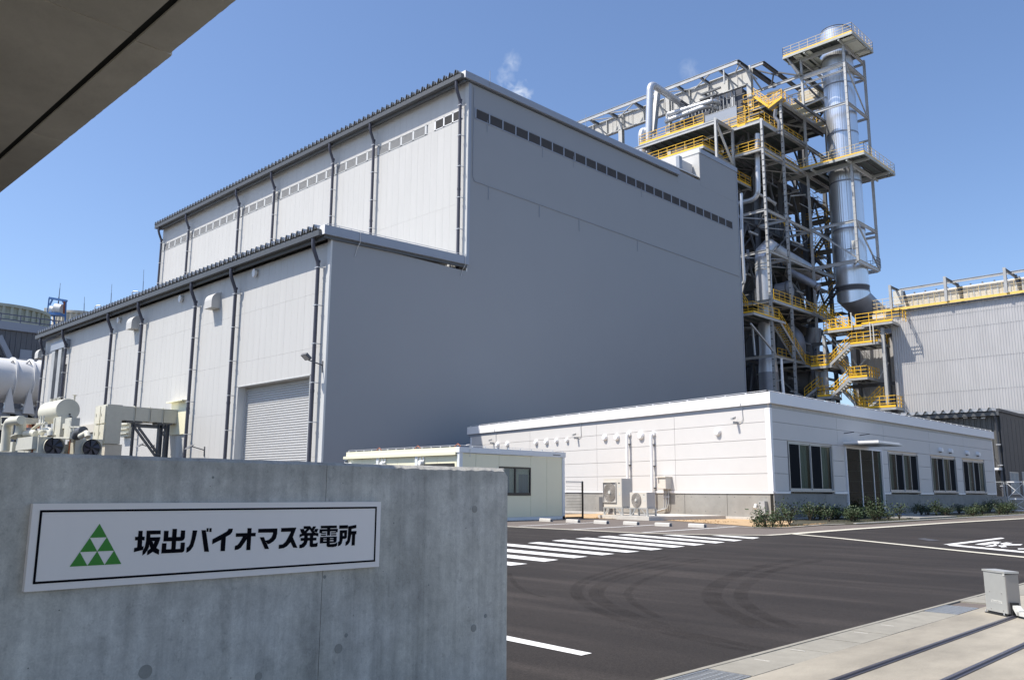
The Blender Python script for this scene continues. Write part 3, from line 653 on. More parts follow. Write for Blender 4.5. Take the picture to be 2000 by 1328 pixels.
louvres(hall, 'x', x0, -45.30, LV0+.06, LV1-.05, 1.435, .2, YT+.02, louvre_m)
mb = MB()
for i in range(nL+1): mb.box((x0-.2+1.435*i, YT-.03, LV0), (x0+1.435*i, YT+.06, LV1))
mb.box((x0-.2, YT-.03, LV0), (-45.18, YT+.06, LV0+.04)).box((x0-.2, YT-.03, LV1-.03), (-45.18, YT+.06, LV1)); mb.build('louvre_frame', corner_m, hall)
eave(hall, YT, TALL_E-.02, XW-.35, XH+.12)
folded_roof(hall, YT-.92, TALL_E+.36, YE-.2, TALL_E+1.45, XW-.3, XH+.0, hh=.34)
for x in (-41.31, -51.34, -56.9, -66.17, -72.6, -83.2, -89.8): downspout(hall, x, YT, TALL_E, 15.6 if x > -90 else 0)
# gable wall (faces +x): one smooth wall with a conductor line, louvre strip, verge trim, roof penthouse
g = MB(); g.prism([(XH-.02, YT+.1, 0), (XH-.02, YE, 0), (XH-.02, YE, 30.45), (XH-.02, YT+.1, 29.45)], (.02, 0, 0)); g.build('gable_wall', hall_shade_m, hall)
MB().box((XH+.01, YE-.12, 0), (XH+.04, YE+.03, 33.0)).build('corner_trim', trim_m, hall)
MB().box((XH+.002, YT+.0, 16.2), (XH+.03, YT+.22, 29.3)).build('corner_trim', trim_m, hall)
louvres(hall, 'y', 38.03, 38.03+1.3485*26.4, 26.82, 27.50, 1.3485, .11, XH+.0, louvre_dark_m)
mb = MB(); gl0 = 38.03; n = 26
for i in range(n+1): mb.box((XH, gl0-.11+1.3485*i, 26.75), (XH+.05, gl0+1.3485*i, 27.53))
mb.box((XH, gl0-.11, 26.72), (XH+.05, gl0+1.3485*n, 26.79)).box((XH, gl0-.11, 27.52), (XH+.04, gl0+1.3485*n, 27.56)); mb.build('louvre_frame', trim_m, hall)
mb = MB(); x = XH+.30
tl, tr = P(909.6, 137.4, x=x), P(1327.7, 332, x=x); bl, br = Vector((x, tl.y, tl.z-.50)), Vector((x, tr.y, tr.z-.50))
mb.prism([tl, tr, br, bl], (-.5, 0, 0)); mb.build('verge_fascia', trim_m, hall)
mb = MB(); mb.prism([(x-.18, tl.y+.1, bl.z-.10), (x-.18, tr.y, br.z-.10), (x-.18, tr.y, br.z), (x-.18, tl.y+.1, bl.z)], (-.12-.0, 0, 0)); mb.build('verge_soffit', gutter_m, hall)
mb = MB(); mb.box((x-.5, tl.y-.012, tl.z-.5), (x-.0, tl.y, tl.z)); mb.build('verge_end', white_trim_m, hall)
# cable and drops
cz = 22.12
mb = MB(); mb.tube([(XH+.04, YT+.45, 29.0), (XH+.04, YT+.45, cz+.3), (XH+.04, YT+.6, cz), (XH+.04, YE-.3, cz)], .022, 6)
for y in (39.3, 44.6, 49.2, 56.9): mb.tube([(XH+.04, y, cz), (XH+.04, y, cz-.95), (XH+.10, y-.05, cz-1.0)], .018, 6)
for px, py in ((957,158),(1144,242)): p = P(px, py, x=XH+.33); mb.tube([(XH+.33, p.y, p.z+.75), (XH+.34, p.y, p.z-.35), (XH+.05, p.y-.1, p.z-.5)], .02, 6)
for px, py in ((952,241),(1120,310),(1253,370),(1060,291)): p = P(px, py, x=XH+.05); mb.tube([(XH+.05, p.y, p.z+.2), (XH+.05, p.y, p.z-.7)], .015, 6)
mb.build('conductor_cable', trim_m, hall)
# penthouse
pz0, pz1, py0 = 30.2, 33.55, 67.3
mb = MB(); mb.box((XH-14, py0, pz0-.5), (XH-.05, YE-.05, pz1-.45)); mb.build('penthouse', hall_m, hall)
MB().box((XH-.045, py0+.0, pz0-.4), (XH+.008, YE+.0, pz1-.455)).build('penthouse_gable', hall_shade_m, hall)
MB().box((XH-14, py0-.06, pz1-.45), (XH+.08, py0+.2, pz1)).build('penthouse_trim', corner_m, hall)
MB().box((XH-.3, py0+.2, pz1-.45), (XH+.08, YE+.06, pz1)).build('penthouse_trim', trim_m, hall)
q = P(1320, 306, y=64.4)
MB().box((q.x-6, 64.4, 29.5), (q.x, 67.2, q.z)).build('roof_upstand', white_m, hall)
MB().box((q.x, 64.4, 29.5), (q.x+.35, 64.9, q.z+.02)).build('roof_upstand', trim_m, hall)
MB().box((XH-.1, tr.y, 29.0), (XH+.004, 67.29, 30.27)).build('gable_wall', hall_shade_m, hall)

# ---- low annex
ann = thing('hall_annex', 'lower pale grey annex with roller shutter and dark downspouts before the tall hall', 'industrial hall', (-65, 32, 0))
DX0, DX1, DZ = -50.81, -42.35, 7.61; BX0, BX1 = -87.0, -83.6
def door_skip(x, za, zb): return False
MB().box((XW, YL+1.2, 0), (DX0-.1, YT-.3, 15.2)).box((DX0-.1, YL+1.2, 0), (XH-.02, YT-.3, 15.2)).box((XW, YL+.18, 0), (DX0-.06, YL+1.2, 15.2)).box((DX1+.06, YL+.032, 0), (XH-.02, YL+1.2, 15.2)).box((BX1+.6, YL+.032, 0), (DX0-.06, YL+.18, 15.2)).box((DX0-.06, YL+.032, DZ+.07), (DX1+.06, YL+1.2, 15.2)).build('inner_wall', hall_m, ann)
rows = [(0.0, 2.9), (2.9, 5.95), (5.95, 9.2), (9.2, 12.45), (12.45, 15.35)]
# rows above the shutter head run full length; the lower ones stop either side of it
BX0, BX1 = -87.0, -83.6                                         # dark vertical intake bay near the far end
for za, zb in rows:
    me = None; x = XH-.33-PW; k = 0
    while x > XW:
        xa, xb = x, x+PW; cut = None
        inside = xa > DX0-.02 and xb < DX1+.02
        part = (xa < DX0 < xb) or (xa < DX1 < xb)
        z_a = za
        if za < DZ and inside: 
            if zb <= DZ: x -= PW; continue
            z_a = DZ+.03
        if za < DZ and part:
            l, r_ = (xa, DX0-.04) if xa < DX0 < xb else (DX1+.04, xb)
            if r_-l > .05: MB().box((l+.004, YL, za+.004), (r_-.004, YL+.03, min(zb, DZ)-.004 if zb > DZ else zb-.004)).build('wall_panel', hall_m, ann)
            if zb > DZ: MB().box((xa+.004, YL, DZ+.03), (xb-.004, YL+.03, zb-.004)).build('wall_panel', hall_m, ann)
            x -= PW; continue
        if BX0-.3 < xa < BX1 and zb < 15: x -= PW; continue
        if z_a == za:
            if me is None: me = MB().box((.004, 0, .004), (PW-.004, .03, zb-za-.004)).mesh('wall_panel', hall_m)
            obj('wall_panel', me, ann, loc=(x, YL+random.uniform(-.0012, .0012), za))
        else: MB().box((xa+.004, YL, z_a), (xb-.004, YL+.03, zb-.004)).build('wall_panel', hall_m, ann)
        x -= PW
MB().box((XH-.325, YL-.02, 0), (XH+.0, YL+.1, 15.6)).build('corner_trim', corner_m, ann)
# shutter: reveal, guide, head, slats
mb = MB(); mb.box((DX0-.05, YL-.02, 0), (DX0, YL+.98, DZ+.05)).box((DX1, YL-.02, 0), (DX1+.05, YL+.98, DZ+.05)).box((DX0-.05, YL-.02, DZ), (DX1+.05, YL+.98, DZ+.06)); mb.build('shutter_surround', corner_m, ann)
RD = .56
mb = MB(); mb.box((DX0, YL+RD-.05, 0), (DX0+.12, YL+RD+.2, DZ)).box((DX1-.12, YL+RD-.05, 0), (DX1, YL+RD+.2, DZ)).box((DX0, YL+RD+.1, DZ-.35), (DX1, YL+RD+.3, DZ)); mb.build('shutter_guide', hall_m, ann)
sl = 0.153; mb = MB(); L = DX1-DX0-.24
pr = [(0, 0.0), (-.035, .02), (-.045, .06), (-.035, .11), (0, .135), (.006, .153)]
for a, b in zip(pr, pr[1:]): mb.quad((0, a[0], a[1]), (L, a[0], a[1]), (L, b[0], b[1]), (0, b[0], b[1]))
me = mb.mesh('shutter_slat', shutter_m)
sh = obj('roller_shutter', MB().box((DX0+.12, YL+RD+.05, 0), (DX1-.12, YL+RD+.08, DZ-.1)).mesh('roller_shutter', shutter_m), ann)
for i in range(int((DZ-.1)/sl)): obj('shutter_slat', me, sh, loc=(DX0+.12, YL+RD+.045, i*sl))
# intake bay
mb = MB(); mb.box((BX0-.35, YL-.35, 14.0), (BX1+.35, YL+.1, 14.75)); mb.build('bay_head', trim_m, ann)
for xx in (BX0, -85.2): MB().box((xx, YL-.30, 0), (xx+.85, YL+.1, 14.0)).build('bay_column', steel_m, ann)
MB().box((BX0-.3, YL+.11, 0), (BX1+.5, YL+.16, 14.0)).build('bay_recess', band_m, ann)
ladder = MB()
for xx in (-85.75, -83.9):
    z = .5
    while z < 14: ladder.box((xx, YL-.0, z), (xx+.3, YL+.1, z+.06)); z += .9
ladder.build('bay_rungs', gutter_m, ann)
eave(ann, YL, LOW_E-.02, XW-.35, XH+.0)
folded_roof(ann, YL-.92, LOW_E+.36, YT-.1, LOW_E+.75, XW-.3, XH-.05, hh=.34)
for x in (-41.55, -51.36, -57.15, -66.28, -72.41, -83.2, -89.3): downspout(ann, x, YL, LOW_E, 0)
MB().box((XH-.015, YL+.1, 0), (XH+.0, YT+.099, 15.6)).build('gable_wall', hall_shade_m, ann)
tl, tr = P(635, 438.4, x=x if False else XH+.30), P(914, 501, x=XH+.30); x = XH+.3
mb = MB(); mb.prism([tl, (x, YT-.02, tr.z), (x, YT-.02, tr.z-.55), (x, tl.y, tl.z-.55)], (-.5, 0, 0)); mb.build('verge_fascia', trim_m, ann)
mb = MB(); mb.prism([(x-.16, tl.y+.1, tl.z-.74), (x-.16, YT-.05, tr.z-.74), (x-.16, YT-.05, tr.z-.55), (x-.16, tl.y+.1, tl.z-.55)], (-.13, 0, 0)); mb.build('verge_soffit', gutter_m, ann)
mb = MB(); mb.box((x-.5, tl.y-.012, tl.z-.55), (x, tl.y, tl.z)); mb.build('verge_end', white_trim_m, ann)
mb = MB()
for px, py in ((704, 460), (909, 505)):
    p = P(px, py, x=x+.03); mb.tube([(x+.03, p.y, p.z+.3), (x+.03, p.y, p.z-.45), (XH+.04, p.y, p.z-.75), (XH+.04, p.y-.15, p.z-1.3)], .02, 6)
n = 14; a, b = Vector((x-.1, tl.y+.2, tl.z+.12)), Vector((x-.1, YT-.2, tr.z+.12)); mb.tube([a, b], .018, 6)
for i in range(n): p = a.lerp(b, i/(n-1)); mb.tube([p, p-Vector((0,0,.14))], .02, 5)
mb.build('conductor_cable', bracket_m, ann)
# wall fittings: weather hoods, vent cowls, floodlights  (each its own thing)
def hood(px, py, s, lab):
    p = P(px, py, y=YL); t = thing('vent_hood', lab, 'vent hood', (p.x, YL, p.z), 'rain hoods on the annex wall')
    w = s; mb = MB(); prof = [(0, .55*s)] + [(-.62*s*math.sin(a)-.0, .0*s+.55*s*math.cos(a)) for a in (0.3, .6, .9, 1.2, math.pi/2)] + [(-.62*s, -.5*s), (0, -.5*s)]
    mb.prism([(p.x-w/2, YL+a, p.z+b) for a, b in prof], (w, 0, 0)); mb.build('hood', hall_m, t)
    MB().box((p.x-w/2-.03, YL-.03, p.z-.58*s), (p.x+w/2+.03, YL-.001, p.z+.6*s)).build('flange', hall_m, t)
hood(424, 590, 1.05, 'rain hood under the annex eave, the one nearest the roller shutter')
hood(268, 632, 1.05, 'rain hood under the annex eave, half hidden by a dark downspout')
hood(84, 692, .95, 'rain hood at the far left corner of the annex')
def cowl(px, py, r, y, lab):
    p = P(px, py, y=y); t = thing('wall_lamp', lab, 'lamp', (p.x, y, p.z), 'round fittings high on the annex wall')
    MB().tube([(p.x, y, p.z), (p.x, y-.1, p.z)], r*.8, 14).build('base', hall_m, t)
    mb = MB(); pts = [(p.x+r*math.cos(a)*.9, y-.1, p.z+r*math.sin(a)*(1 if math.sin(a) > 0 else 1.5)) for a in [i*math.pi/8 for i in range(16)]]
    mb.prism(pts, (0, -.16, 0)); mb.build('shield', white_trim_m, t)
cowl(502, 533, .22, YL, 'white shield-shaped fitting above the roller shutter')
cowl(357, 583, .22, YL, 'white shield-shaped fitting left of the near rain hood')
cowl(236, 625, .20, YL, 'white shield-shaped fitting left of the half-hidden rain hood')
def flood(px, py, y, flip, lab, grp='floodlights on the annex wall'):
    p = P(px, py, y=y-.9); t = thing('floodlight', lab, 'floodlight', (p.x, y, p.z), grp)
    MB().bar((p.x+.25, y, p.z-.35), (p.x+.05, y-.85, p.z-.12), .06, .06).bar((p.x+.25, y-.02, p.z-.75), (p.x+.25, y-.02, p.z-.1), .1, .05, (0,1,0)).build('arm', steel_dark_m, t)
    ax, ay, az = Vector((.55, 0, 0)), Vector((0, -.32, .26 if not flip else -.2)), Vector((0, .09, .12))
    c = Vector((p.x-.28, y-.85, p.z-.12)); MB().obox(c, ax, ay, az).build('lamp_head', steel_dark_m, t)
    MB().obox(c+Vector((.05,-.0,-.012))+ay*.1, ax*.82, ay*.8, az*.05).build('lens', steel_m, t)
flood(600, 699, YL, False, 'twin floodlight on an arm beside the roller shutter')
flood(275, 865, YL, True, 'small floodlight low on the annex wall under the pipe bridge')
flood(372, 868, YL, True, 'small floodlight low on the annex wall right of the duct')
# duct entry sleeve with pale canopy lip
sl_t = thing('duct_sleeve', 'cream wall sleeve where the cream duct enters the annex', 'sleeve', (-59.5, YL, 5.5))
MB().box((-60.3, YL-.12, 4.9), (-57.9, YL-.0, 7.2)).build('frame', cream_m, sl_t)
MB().box((-60.4, YL-.5, 7.2), (-57.8, YL-.0, 7.28)).build('drip_lip', cream_m, sl_t)
# ================================================================== OFFICE
XO = -15.626; OC = Vector((XO, 30.221, 0)); dA = math.radians(-12.289)
U = Vector((-math.cos(dA), -math.sin(dA), 0)); N = Vector((U.y, -U.x, 0))
if N.y > 0: N = -N
OY1 = 58.85; SL = 22.55; PZ0, PZ1 = 4.43, 4.87
def LP(s, off, z): return OC + U*s + N*off + Vector((0, 0, z))
def lpx(px, py, off=0.0):
    r = ray(px, py); q = OC+N*off; t = N.dot(q-EYE)/N.dot(r); p = EYE+r*t; return (p-OC).dot(U), p.z
def lbox(mb, s0, s1, z0, z1, o0, o1): return mb.obox(LP(s0, o0, z0), U*(s1-s0), N*(o1-o0), (0, 0, z1-z0))
office = thing('office_building', 'long white single storey office with concrete plinth and flat parapet', 'office', (XO-5, 42, 0))
# structural core (dark, behind the panels); the entrance lobby is hollow
EY0, EY1, EZ = 36.92, 40.88, 3.06
core = MB()
core.prism([LP(.7, -.2, 0), LP(SL-.1, -.2, 0), (LP(SL-.1, 0, 0).x, 45, 0), (XO-7.2, 45, 0), (XO-7.2, 33, 0), (XO-.55, 33, 0)], (0, 0, 4.3))
core.box((XO-7.2, 33, 0), (XO-.55, EY0-.15, 4.3)).box((XO-7.2, EY1+.15, 0), (XO-.55, OY1-.1, 4.3)).box((XO-7.2, EY0-.1, 3.15), (XO-.17, EY1+.1, 4.3)).box((XO-14, 45, 0), (XO-7.2, OY1-.1, 4.3))
core.build('core_wall', white_m, office)
RZ = [1.10, 1.76, 2.405, 3.065, 3.735, 4.27]
# left wall: horizontal sandwich panels
SJ = [0.24, 5.20, 10.53, 16.24, SL-.15]
for a0, a1 in zip(SJ, SJ[1:]):
    for z0, z1 in zip(RZ, RZ[1:]):
        lbox(MB(), a0+.008, a1-.008, z0+.007, z1-.007, -.04, random.uniform(-.001, .0015)).build('siding_panel', white_m, office)
lbox(MB(), .0, .235, 1.04, 4.26, -.04, .012).build('corner_trim', white_trim_m, office)
lbox(MB(), SL-.145, SL, 1.04, 4.26, -.12, .012).build('corner_trim', white_trim_m, office)
lbox(MB(), .0, SL, 1.00, 1.095, -.04, .03).build('base_flashing', white_trim_m, office)
lbox(MB(), .0, SL+.3, 4.275, 4.425, -.12, -.03).build('shadow_trim', trim_m, office)
# right wall panels between the openings
openings = [(31.56, 35.55, 1.10, 3.04), (41.80, 45.72, 1.10, 3.01), (47.63, 51.60, 1.10, 3.0), (52.79, 56.84, 1.10, 2.96)]
segs = [(30.36, 31.50), (35.62, EY0-.08), (EY1+.08, 41.74), (45.78, 47.57), (51.66, 52.73), (56.90, OY1-.15)]
for (y0, y1) in segs:
    for z0, z1 in zip(RZ[:3], RZ[1:4]):
        MB().box((XO-.12, y0+.006, z0+.007), (XO+random.uniform(-.001,.0015), y1-.006, z1-.007)).build('siding_panel', white_m, office)
YJ = [30.36, 36.2, 41.4, 47.6, 53.2, OY1-.15]
for y0, y1 in zip(YJ, YJ[1:]):
    for z0, z1 in zip(RZ[3:5], RZ[4:]):
        MB().box((XO-.12, y0+.008, z0+.007), (XO+random.uniform(-.001,.0015), y1-.008, z1-.007)).build('siding_panel', white_m, office)
MB().box((XO-.12, 30.235, 1.04), (XO+.012, 30.355, 4.26)).build('corner_trim', white_trim_m, office)
MB().box((XO-.12, OY1-.145, 1.04), (XO+.012, OY1, 4.26)).build('corner_trim', white_trim_m, office)
for (y0, y1) in segs: MB().box((XO-.1, y0-.04, 1.0), (XO+.035, y1+.04, 1.095)).build('base_flashing', white_trim_m, office)
MB().box((XO-.12, 30.25, 4.275), (XO-.03, OY1+.1, 4.425)).build('shadow_trim', pale_conc_m, office)
# parapet band: both faces as one mitred prism each
nf = N; e0 = OC + Vector((.08, 0, 0)); 
def mitre(o): # corner point at offset o outside both walls
    # solve XO+o on x and N-offset o
    x = XO+o; p = OC + N*o; t = (x-p.x)/U.x; return p+U*t
for (z0, z1, o) in ((PZ0, PZ1, .085),):
    c = mitre(o); ci = mitre(-.2)
    MB().prism([c+Vector((0,0,z0)), LP(SL+.28, o, z0), LP(SL+.28, -.2, z0), ci+Vector((0,0,z0))], (0,0,z1-z0)).build('parapet', white_trim_m, office)
    MB().prism([(c.x, c.y, z0+.0), (c.x, OY1+.28, z0), (XO-.2, OY1+.28, z0), (ci.x, ci.y, z0)], (0,0,z1-z0)).build('parapet', white_trim_m, office)
MB().prism([LP(SL+.28, .085, PZ0), LP(SL+.28, -.2, PZ0), (XO-7, OY1, PZ0), (XO-7, 45, PZ0)], (0,0,.1)).build('roof_deck', steel_m, office)
# conductor wire on stand-offs
mb = MB(); A_, B_ = LP(.1, -.03, PZ1+.07), LP(SL+.1, -.03, PZ1+.07); C_ = Vector((XO-.0, OY1, PZ1+.07))
for p, q, n in ((A_, B_, 21), (A_, C_, 27)):
    mb.tube([p, q], .012, 5)
    for i in range(n+1): w = p.lerp(q, i/n); mb.box((w.x-.025, w.y-.025, PZ1-.002), (w.x+.025, w.y+.025, PZ1+.075))
mb.build('conductor_wire', bracket_m, office)
# plinth: cast bays with recessed joints, tie holes, footing
holes = MB(); bays = [0.0, 2.35, 4.72, 7.1, 9.5, 11.9, 14.3, 16.7, 19.1, SL]
for s0, s1 in zip(bays, bays[1:]):
    lbox(MB(), s0+(.0 if s0 == 0 else .010), s1-.010, .115, .995, -.05, -.012+random.uniform(-.001, .001)).build('plinth_bay', plinth_m, office)
    for k in range(3):
        for z in (.85, .27):
            s = s0+(s1-s0)*(k+.5)/3; c = LP(s, -.0115, z); holes.tube([c, c+N*.0015], .020, 8)
lbox(MB(), -.0, SL, .0, .11, -.05, .035).build('footing', pale_conc_m, office)
lbox(MB(), 0.08, SL, .10, .99, -.16, -.03).build('joint_recess', gap_m, office)
ybays = [30.24, 32.4, 34.7, EY0-.1]; yb2 = [EY1+.1, 43.2, 45.6, 48.0, 50.4, 52.8, 55.2, 57.2, OY1]
for bb in (ybays, yb2):
    for y0, y1 in zip(bb, bb[1:]):
        MB().box((XO-.15, y0+.008, .10), (XO-.012+random.uniform(-.001,.001), y1-.008, .995)).build('plinth_bay', plinth_m, office)
        for k in range(3):
            for z in (.85, .27):
                y = y0+(y1-y0)*(k+.5)/3; holes.tube([(XO-.0115, y, z), (XO-.0095, y, z)], .020, 8)
    MB().box((XO-.16, bb[0], .1), (XO-.03, bb[-1], .99)).build('joint_recess', gap_m, office)
    MB().box((XO-.15, bb[0], 0), (XO+.02, bb[-1], .09)).build('footing', pale_conc_m, office)
holes.build('tie_holes', steel_dark_m, office, kind='stuff')
# windows: two pairs of sliding sashes, screens to the left, curtains to the right
def window(y0, y1, z0, z1, order):
    w = MB(); w.box((XO-.10, y0, z0), (XO+.02, y0+.05, z1)).box((XO-.10, y1-.05, z0), (XO+.02, y1, z1)).box((XO-.10, y0+.05, z1-.05), (XO+.02, y1-.05, z1)).box((XO-.10, y0-.02, z0-.02), (XO+.045, y1+.02, z0+.045))
    win = w.build('window', frame_alu_m, office)
    n = 4; dy = (y1-y0-.1)/n
    for i in range(n):
        a, b = y0+.05+dy*i, y0+.05+dy*(i+1); x = XO-.02-.03*(i % 2)
        s = MB(); s.box((x-.02, a, z0+.05), (x+.01, a+.045, z1-.05)).box((x-.02, b-.045, z0+.05), (x+.01, b, z1-.05)).box((x-.02, a+.045, z1-.10), (x+.01, b-.045, z1-.05)).box((x-.02, a+.045, z0+.05), (x+.01, b-.045, z0+.11)); s.build('sash', frame_alu_m, win)
        if order[i] == 'd': MB().box((x-.012, a+.045, z0+.11), (x-.006, b-.045, z1-.10)).build('insect_screen', screen_m, win)
        else:
            MB().box((x-.012, a+.045, z0+.11), (x-.006, b-.045, z1-.10)).build('pane', glass_m, win)
            c = MB(); m = 26; pts = [(XO-.19+.025*math.sin(k*1.9+random.random()), a-.02+(b-a+.04)*k/m) for k in range(m+1)]
            for p, q in zip(pts, pts[1:]): c.quad((p[0], p[1], z0+.0), (q[0], q[1], z0+.0), (q[0], q[1], z1), (p[0], p[1], z1))
            c.build('curtain', curtain_m, win)
    MB().box((XO-.5, y0, z0), (XO-.45, y1, z1)).build('window_backing', int_dark_m, win)
for i, (y0, y1, z0, z1) in enumerate(openings): window(y0, y1, z0, z1, 'dcdc' if i in (0, 3) else 'cdcd')
# entrance lobby
ent = MB(); ent.box((XO-.14, EY0-.05, .06), (XO+.06, EY0, EZ)).box((XO-.14, EY1, .06), (XO+.06, EY1+.06, EZ)).box((XO-.14, EY0, EZ-.08), (XO+.02, EY1, EZ)).box((XO-.05, EY0+1.60, .12), (XO+.0, EY0+1.66, EZ-.08)).box((XO-.05, EY0+3.0, .12), (XO+.0, EY0+3.05, EZ-.08)).box((XO-.14, EY0, .06), (XO+.02, EY1, .14))
entr = ent.build('entrance', white_trim_m, office)
for a, b in ((EY0, EY0+1.60), (EY0+1.66, EY0+3.0), (EY0+3.05, EY1)): MB().box((XO-.03, a, .14), (XO-.022, b, EZ-.08)).build('glass_panel', glass_m, entr)
MB().box((XO-6.9, EY0-.1, .0), (XO-.17, EY1+.1, .10)).build('lobby_floor', int_floor_m, entr)
MB().box((XO-4.6, EY0-.06, .1), (XO-4.5, EY1+.06, 3.08)).build('lobby_back_wall', int_m, entr)
MB().box((XO-4.5, EY0-.09, .1), (XO-.16, EY0-.03, 3.08)).build('lobby_side_wall', int_m, entr)
for k in range(6): MB().box((XO-4.5, EY1+.0, .1+k*.5), (XO-.16, EY1+.05, .59+k*.5)).build('lobby_panel', int_m, entr)
MB().box((XO-4.6, EY0-.1, 3.06), (XO-.16, EY1+.1, 3.1)).build('lobby_ceiling', int_m, entr)
t = thing('lobby_shelf', 'dark open shelf standing low inside the glazed entrance', 'shelf', (XO-3.6, 38, .1))
mb = MB(); mb.box((XO-4.0, 37.2, .1), (XO-3.95, 40.2, 1.05)); mb.build('back', int_dark_m, t)
for k in range(3): MB().box((XO-4.0, 37.2, .12+k*.42), (XO-3.6, 40.2, .15+k*.42)).build('shelf_board', int_m, t)
for k in range(4): MB().box((XO-4.0, 37.2+k*.97, .12), (XO-3.6, 37.23+k*.97, 1.0)).build('shelf_side', int_m, t)
t = thing('wall_picture', 'dark framed picture on the back wall of the lobby', 'picture', (XO-4.45, 38.4, 2))
MB().box((XO-4.5, 37.7, 1.75), (XO-4.46, 38.9, 2.35)).build('picture', int_dark_m, t)
t = thing('lobby_stand', 'white wheeled stand with black bowl shaped top behind the entrance glass', 'stand', (XO-.8, 38.0, .1))
mb = MB(); mb.tube([(XO-.8, 38.2, .15), (XO-.8, 38.2, 1.9)], .02, 8); mb.build('pole', frame_alu_m, t)
mb = MB(); mb.bar((XO-.8, 37.3, .16), (XO-.8, 38.5, .16), .08, .06).bar((XO-1.2, 38.2, .16), (XO-.4, 38.2, .16), .06, .05).bar((XO-.8, 37.95, .2), (XO-.8, 38.2, .5), .04, .04).bar((XO-.8, 38.45, .2), (XO-.8, 38.2, .5), .04, .04); mb.build('base', white_trim_m, t)
mb = MB(); mb.tube([(XO-.8, 37.85, 1.52+z) for z in (0, .06, .12, .18)], .1, 16, True, [.12, .32, .42, .45]); mb.build('bowl', int_dark_m, t)
mb = MB(); mb.tube([(XO-.8, 38.2, 1.62), (XO-.8, 38.2, 1.84)], .1, 10, True, [.03, .15]); mb.build('dispenser', white_trim_m, t)
# canopy over the door
cn = thing('entrance_canopy', 'thin white steel canopy over the glazed office door', 'canopy', (XO, 38, 3.15))
yA, yD, cxo = 36.76, 39.46, -14.10
MB().box((XO+.0, yA, 3.12), (cxo, yD, 3.165)).build('slab', frame_alu_m, cn)
mb = MB(); mb.box((XO, yA, 3.168), (cxo, yA+.04, 3.26)).box((cxo-.04, yA+.04, 3.168), (cxo, yD, 3.20)).box((XO, yD-.04, 3.168), (cxo-.04, yD, 3.20)); mb.build('edge_frame', white_trim_m, cn)
for i in range(4): MB().box((XO+.3+i*.36, yA+.05, 3.168), (XO+.36+i*.36, yD-.05, 3.25)).build('rib', white_trim_m, cn)
for y in (36.9, 38.6): MB().tube([(XO, y, 3.62), (XO+.45, y, 3.66)], .018, 6).build('bracket', band_m, cn)
# entrance steps
st = thing('entrance_steps', 'low concrete steps before the glazed office door', 'steps', (XO+1.4, 39, 0))
MB().box((XO+.03, 36.6, 0.014), (XO+3.0, 41.2, .07)).build('step', plinth_m, st); MB().box((XO+.03, 36.8, .07), (XO+1.5, 41.0, .13)).build('step', plinth_m, st)
MB().box((XO+.5, 37.8, .13), (XO+1.3, 40.0, .14)).build('door_mat', blue_m, st)
# round vent covers and small fittings on the walls
def vent(s, z, r, lab):
    c = LP(s, .0, z); t = thing('round_vent', lab, 'vent', c, 'round white vents along the lit office wall')
    MB().tube([c, c+N*.05, c+N*.10, c+N*.13], r, 20, True, [r, r, r*.93, r*.7]).build('cover', white_trim_m, t)
    MB().tube([c+N*-.0, c+N*.02], r*1.08, 20).build('collar', white_m, t)
vl = [(19.46,3.69,.15),(18.45,3.66,.15),(15.62,3.63,.14),(14.68,3.63,.15),(13.78,3.63,.12),(12.87,3.62,.11),(9.88,3.60,.15),(9.0,3.57,.16),(7.33,3.57,.19),(2.67,3.46,.15)]
vt = ['leftmost round vent, above the cream hut roof', 'second round vent from the left, above the cream hut roof', 'third round vent from the left, first of the row of four', 'fourth round vent from the left, in the row of four', 'fifth round vent from the left, smaller one of the row of four', 'sixth round vent from the left, last of the row of four', 'round vent left of the first white pipe cover', 'round vent right beside the first white pipe cover', 'larger round vent between the two white pipe covers', 'lone round vent near the office corner']
for (s, z, r), lb in zip(vl, vt): vent(s, z, r, lb)
for i, y in enumerate((49.1, 50.7, 53.6, 55.6)):
    t = thing('hooded_vent', ORD[i]+' small hooded vent from the left above the far office windows', 'vent', (XO, y, 3.35), 'hooded vents on the shaded office wall')
    MB().tube([(XO, y, 3.36), (XO+.12, y, 3.34)], .12, 14).build('throat', band_m, t)
    mb = MB(); pts = [(XO+.0, y+.15*math.cos(a), 3.36+.15*math.sin(a)) for a in [math.pi*k/8-.3 for k in range(11)]] ; mb.prism(pts, (.17, 0, -.03)); mb.build('hood', white_trim_m, t)
for (px, py, lab) in ((911+0, 0, ''),):
    pass
def camera_box(px, py, lab, zt=4.43):
    s, z = lpx(px, py, .25); t = thing('wall_camera', lab, 'camera', LP(s, 0, z), 'cameras on drop conduits on the office wall')
    mb = MB(); mb.tube([LP(s-.25, .1, zt), LP(s-.25, .1, z+.55)], .018, 6); mb.tube(bend([LP(s-.25, .02, z+.55), LP(s-.30, .02, z-.15), LP(s-.05, .05, z-.2)], .1), .012, 6); mb.build('conduit', frame_alu_m, t)
    mb = MB(); mb.obox(LP(s, .0, z-.25), U*.05, N*.22, (0,0,.1)); mb.obox(LP(s-.02, .12, z-.05), U*.1, N*.2+Vector((0,0,-.06)), (0,0,.09)); mb.build('body', steel_m, t)
camera_box(957, 858, 'small wall camera near the left end of the office wall'); camera_box(1121, 847, 'small wall camera above the prefab hut on the office wall'); camera_box(1432, 815, 'small wall camera near the office corner')
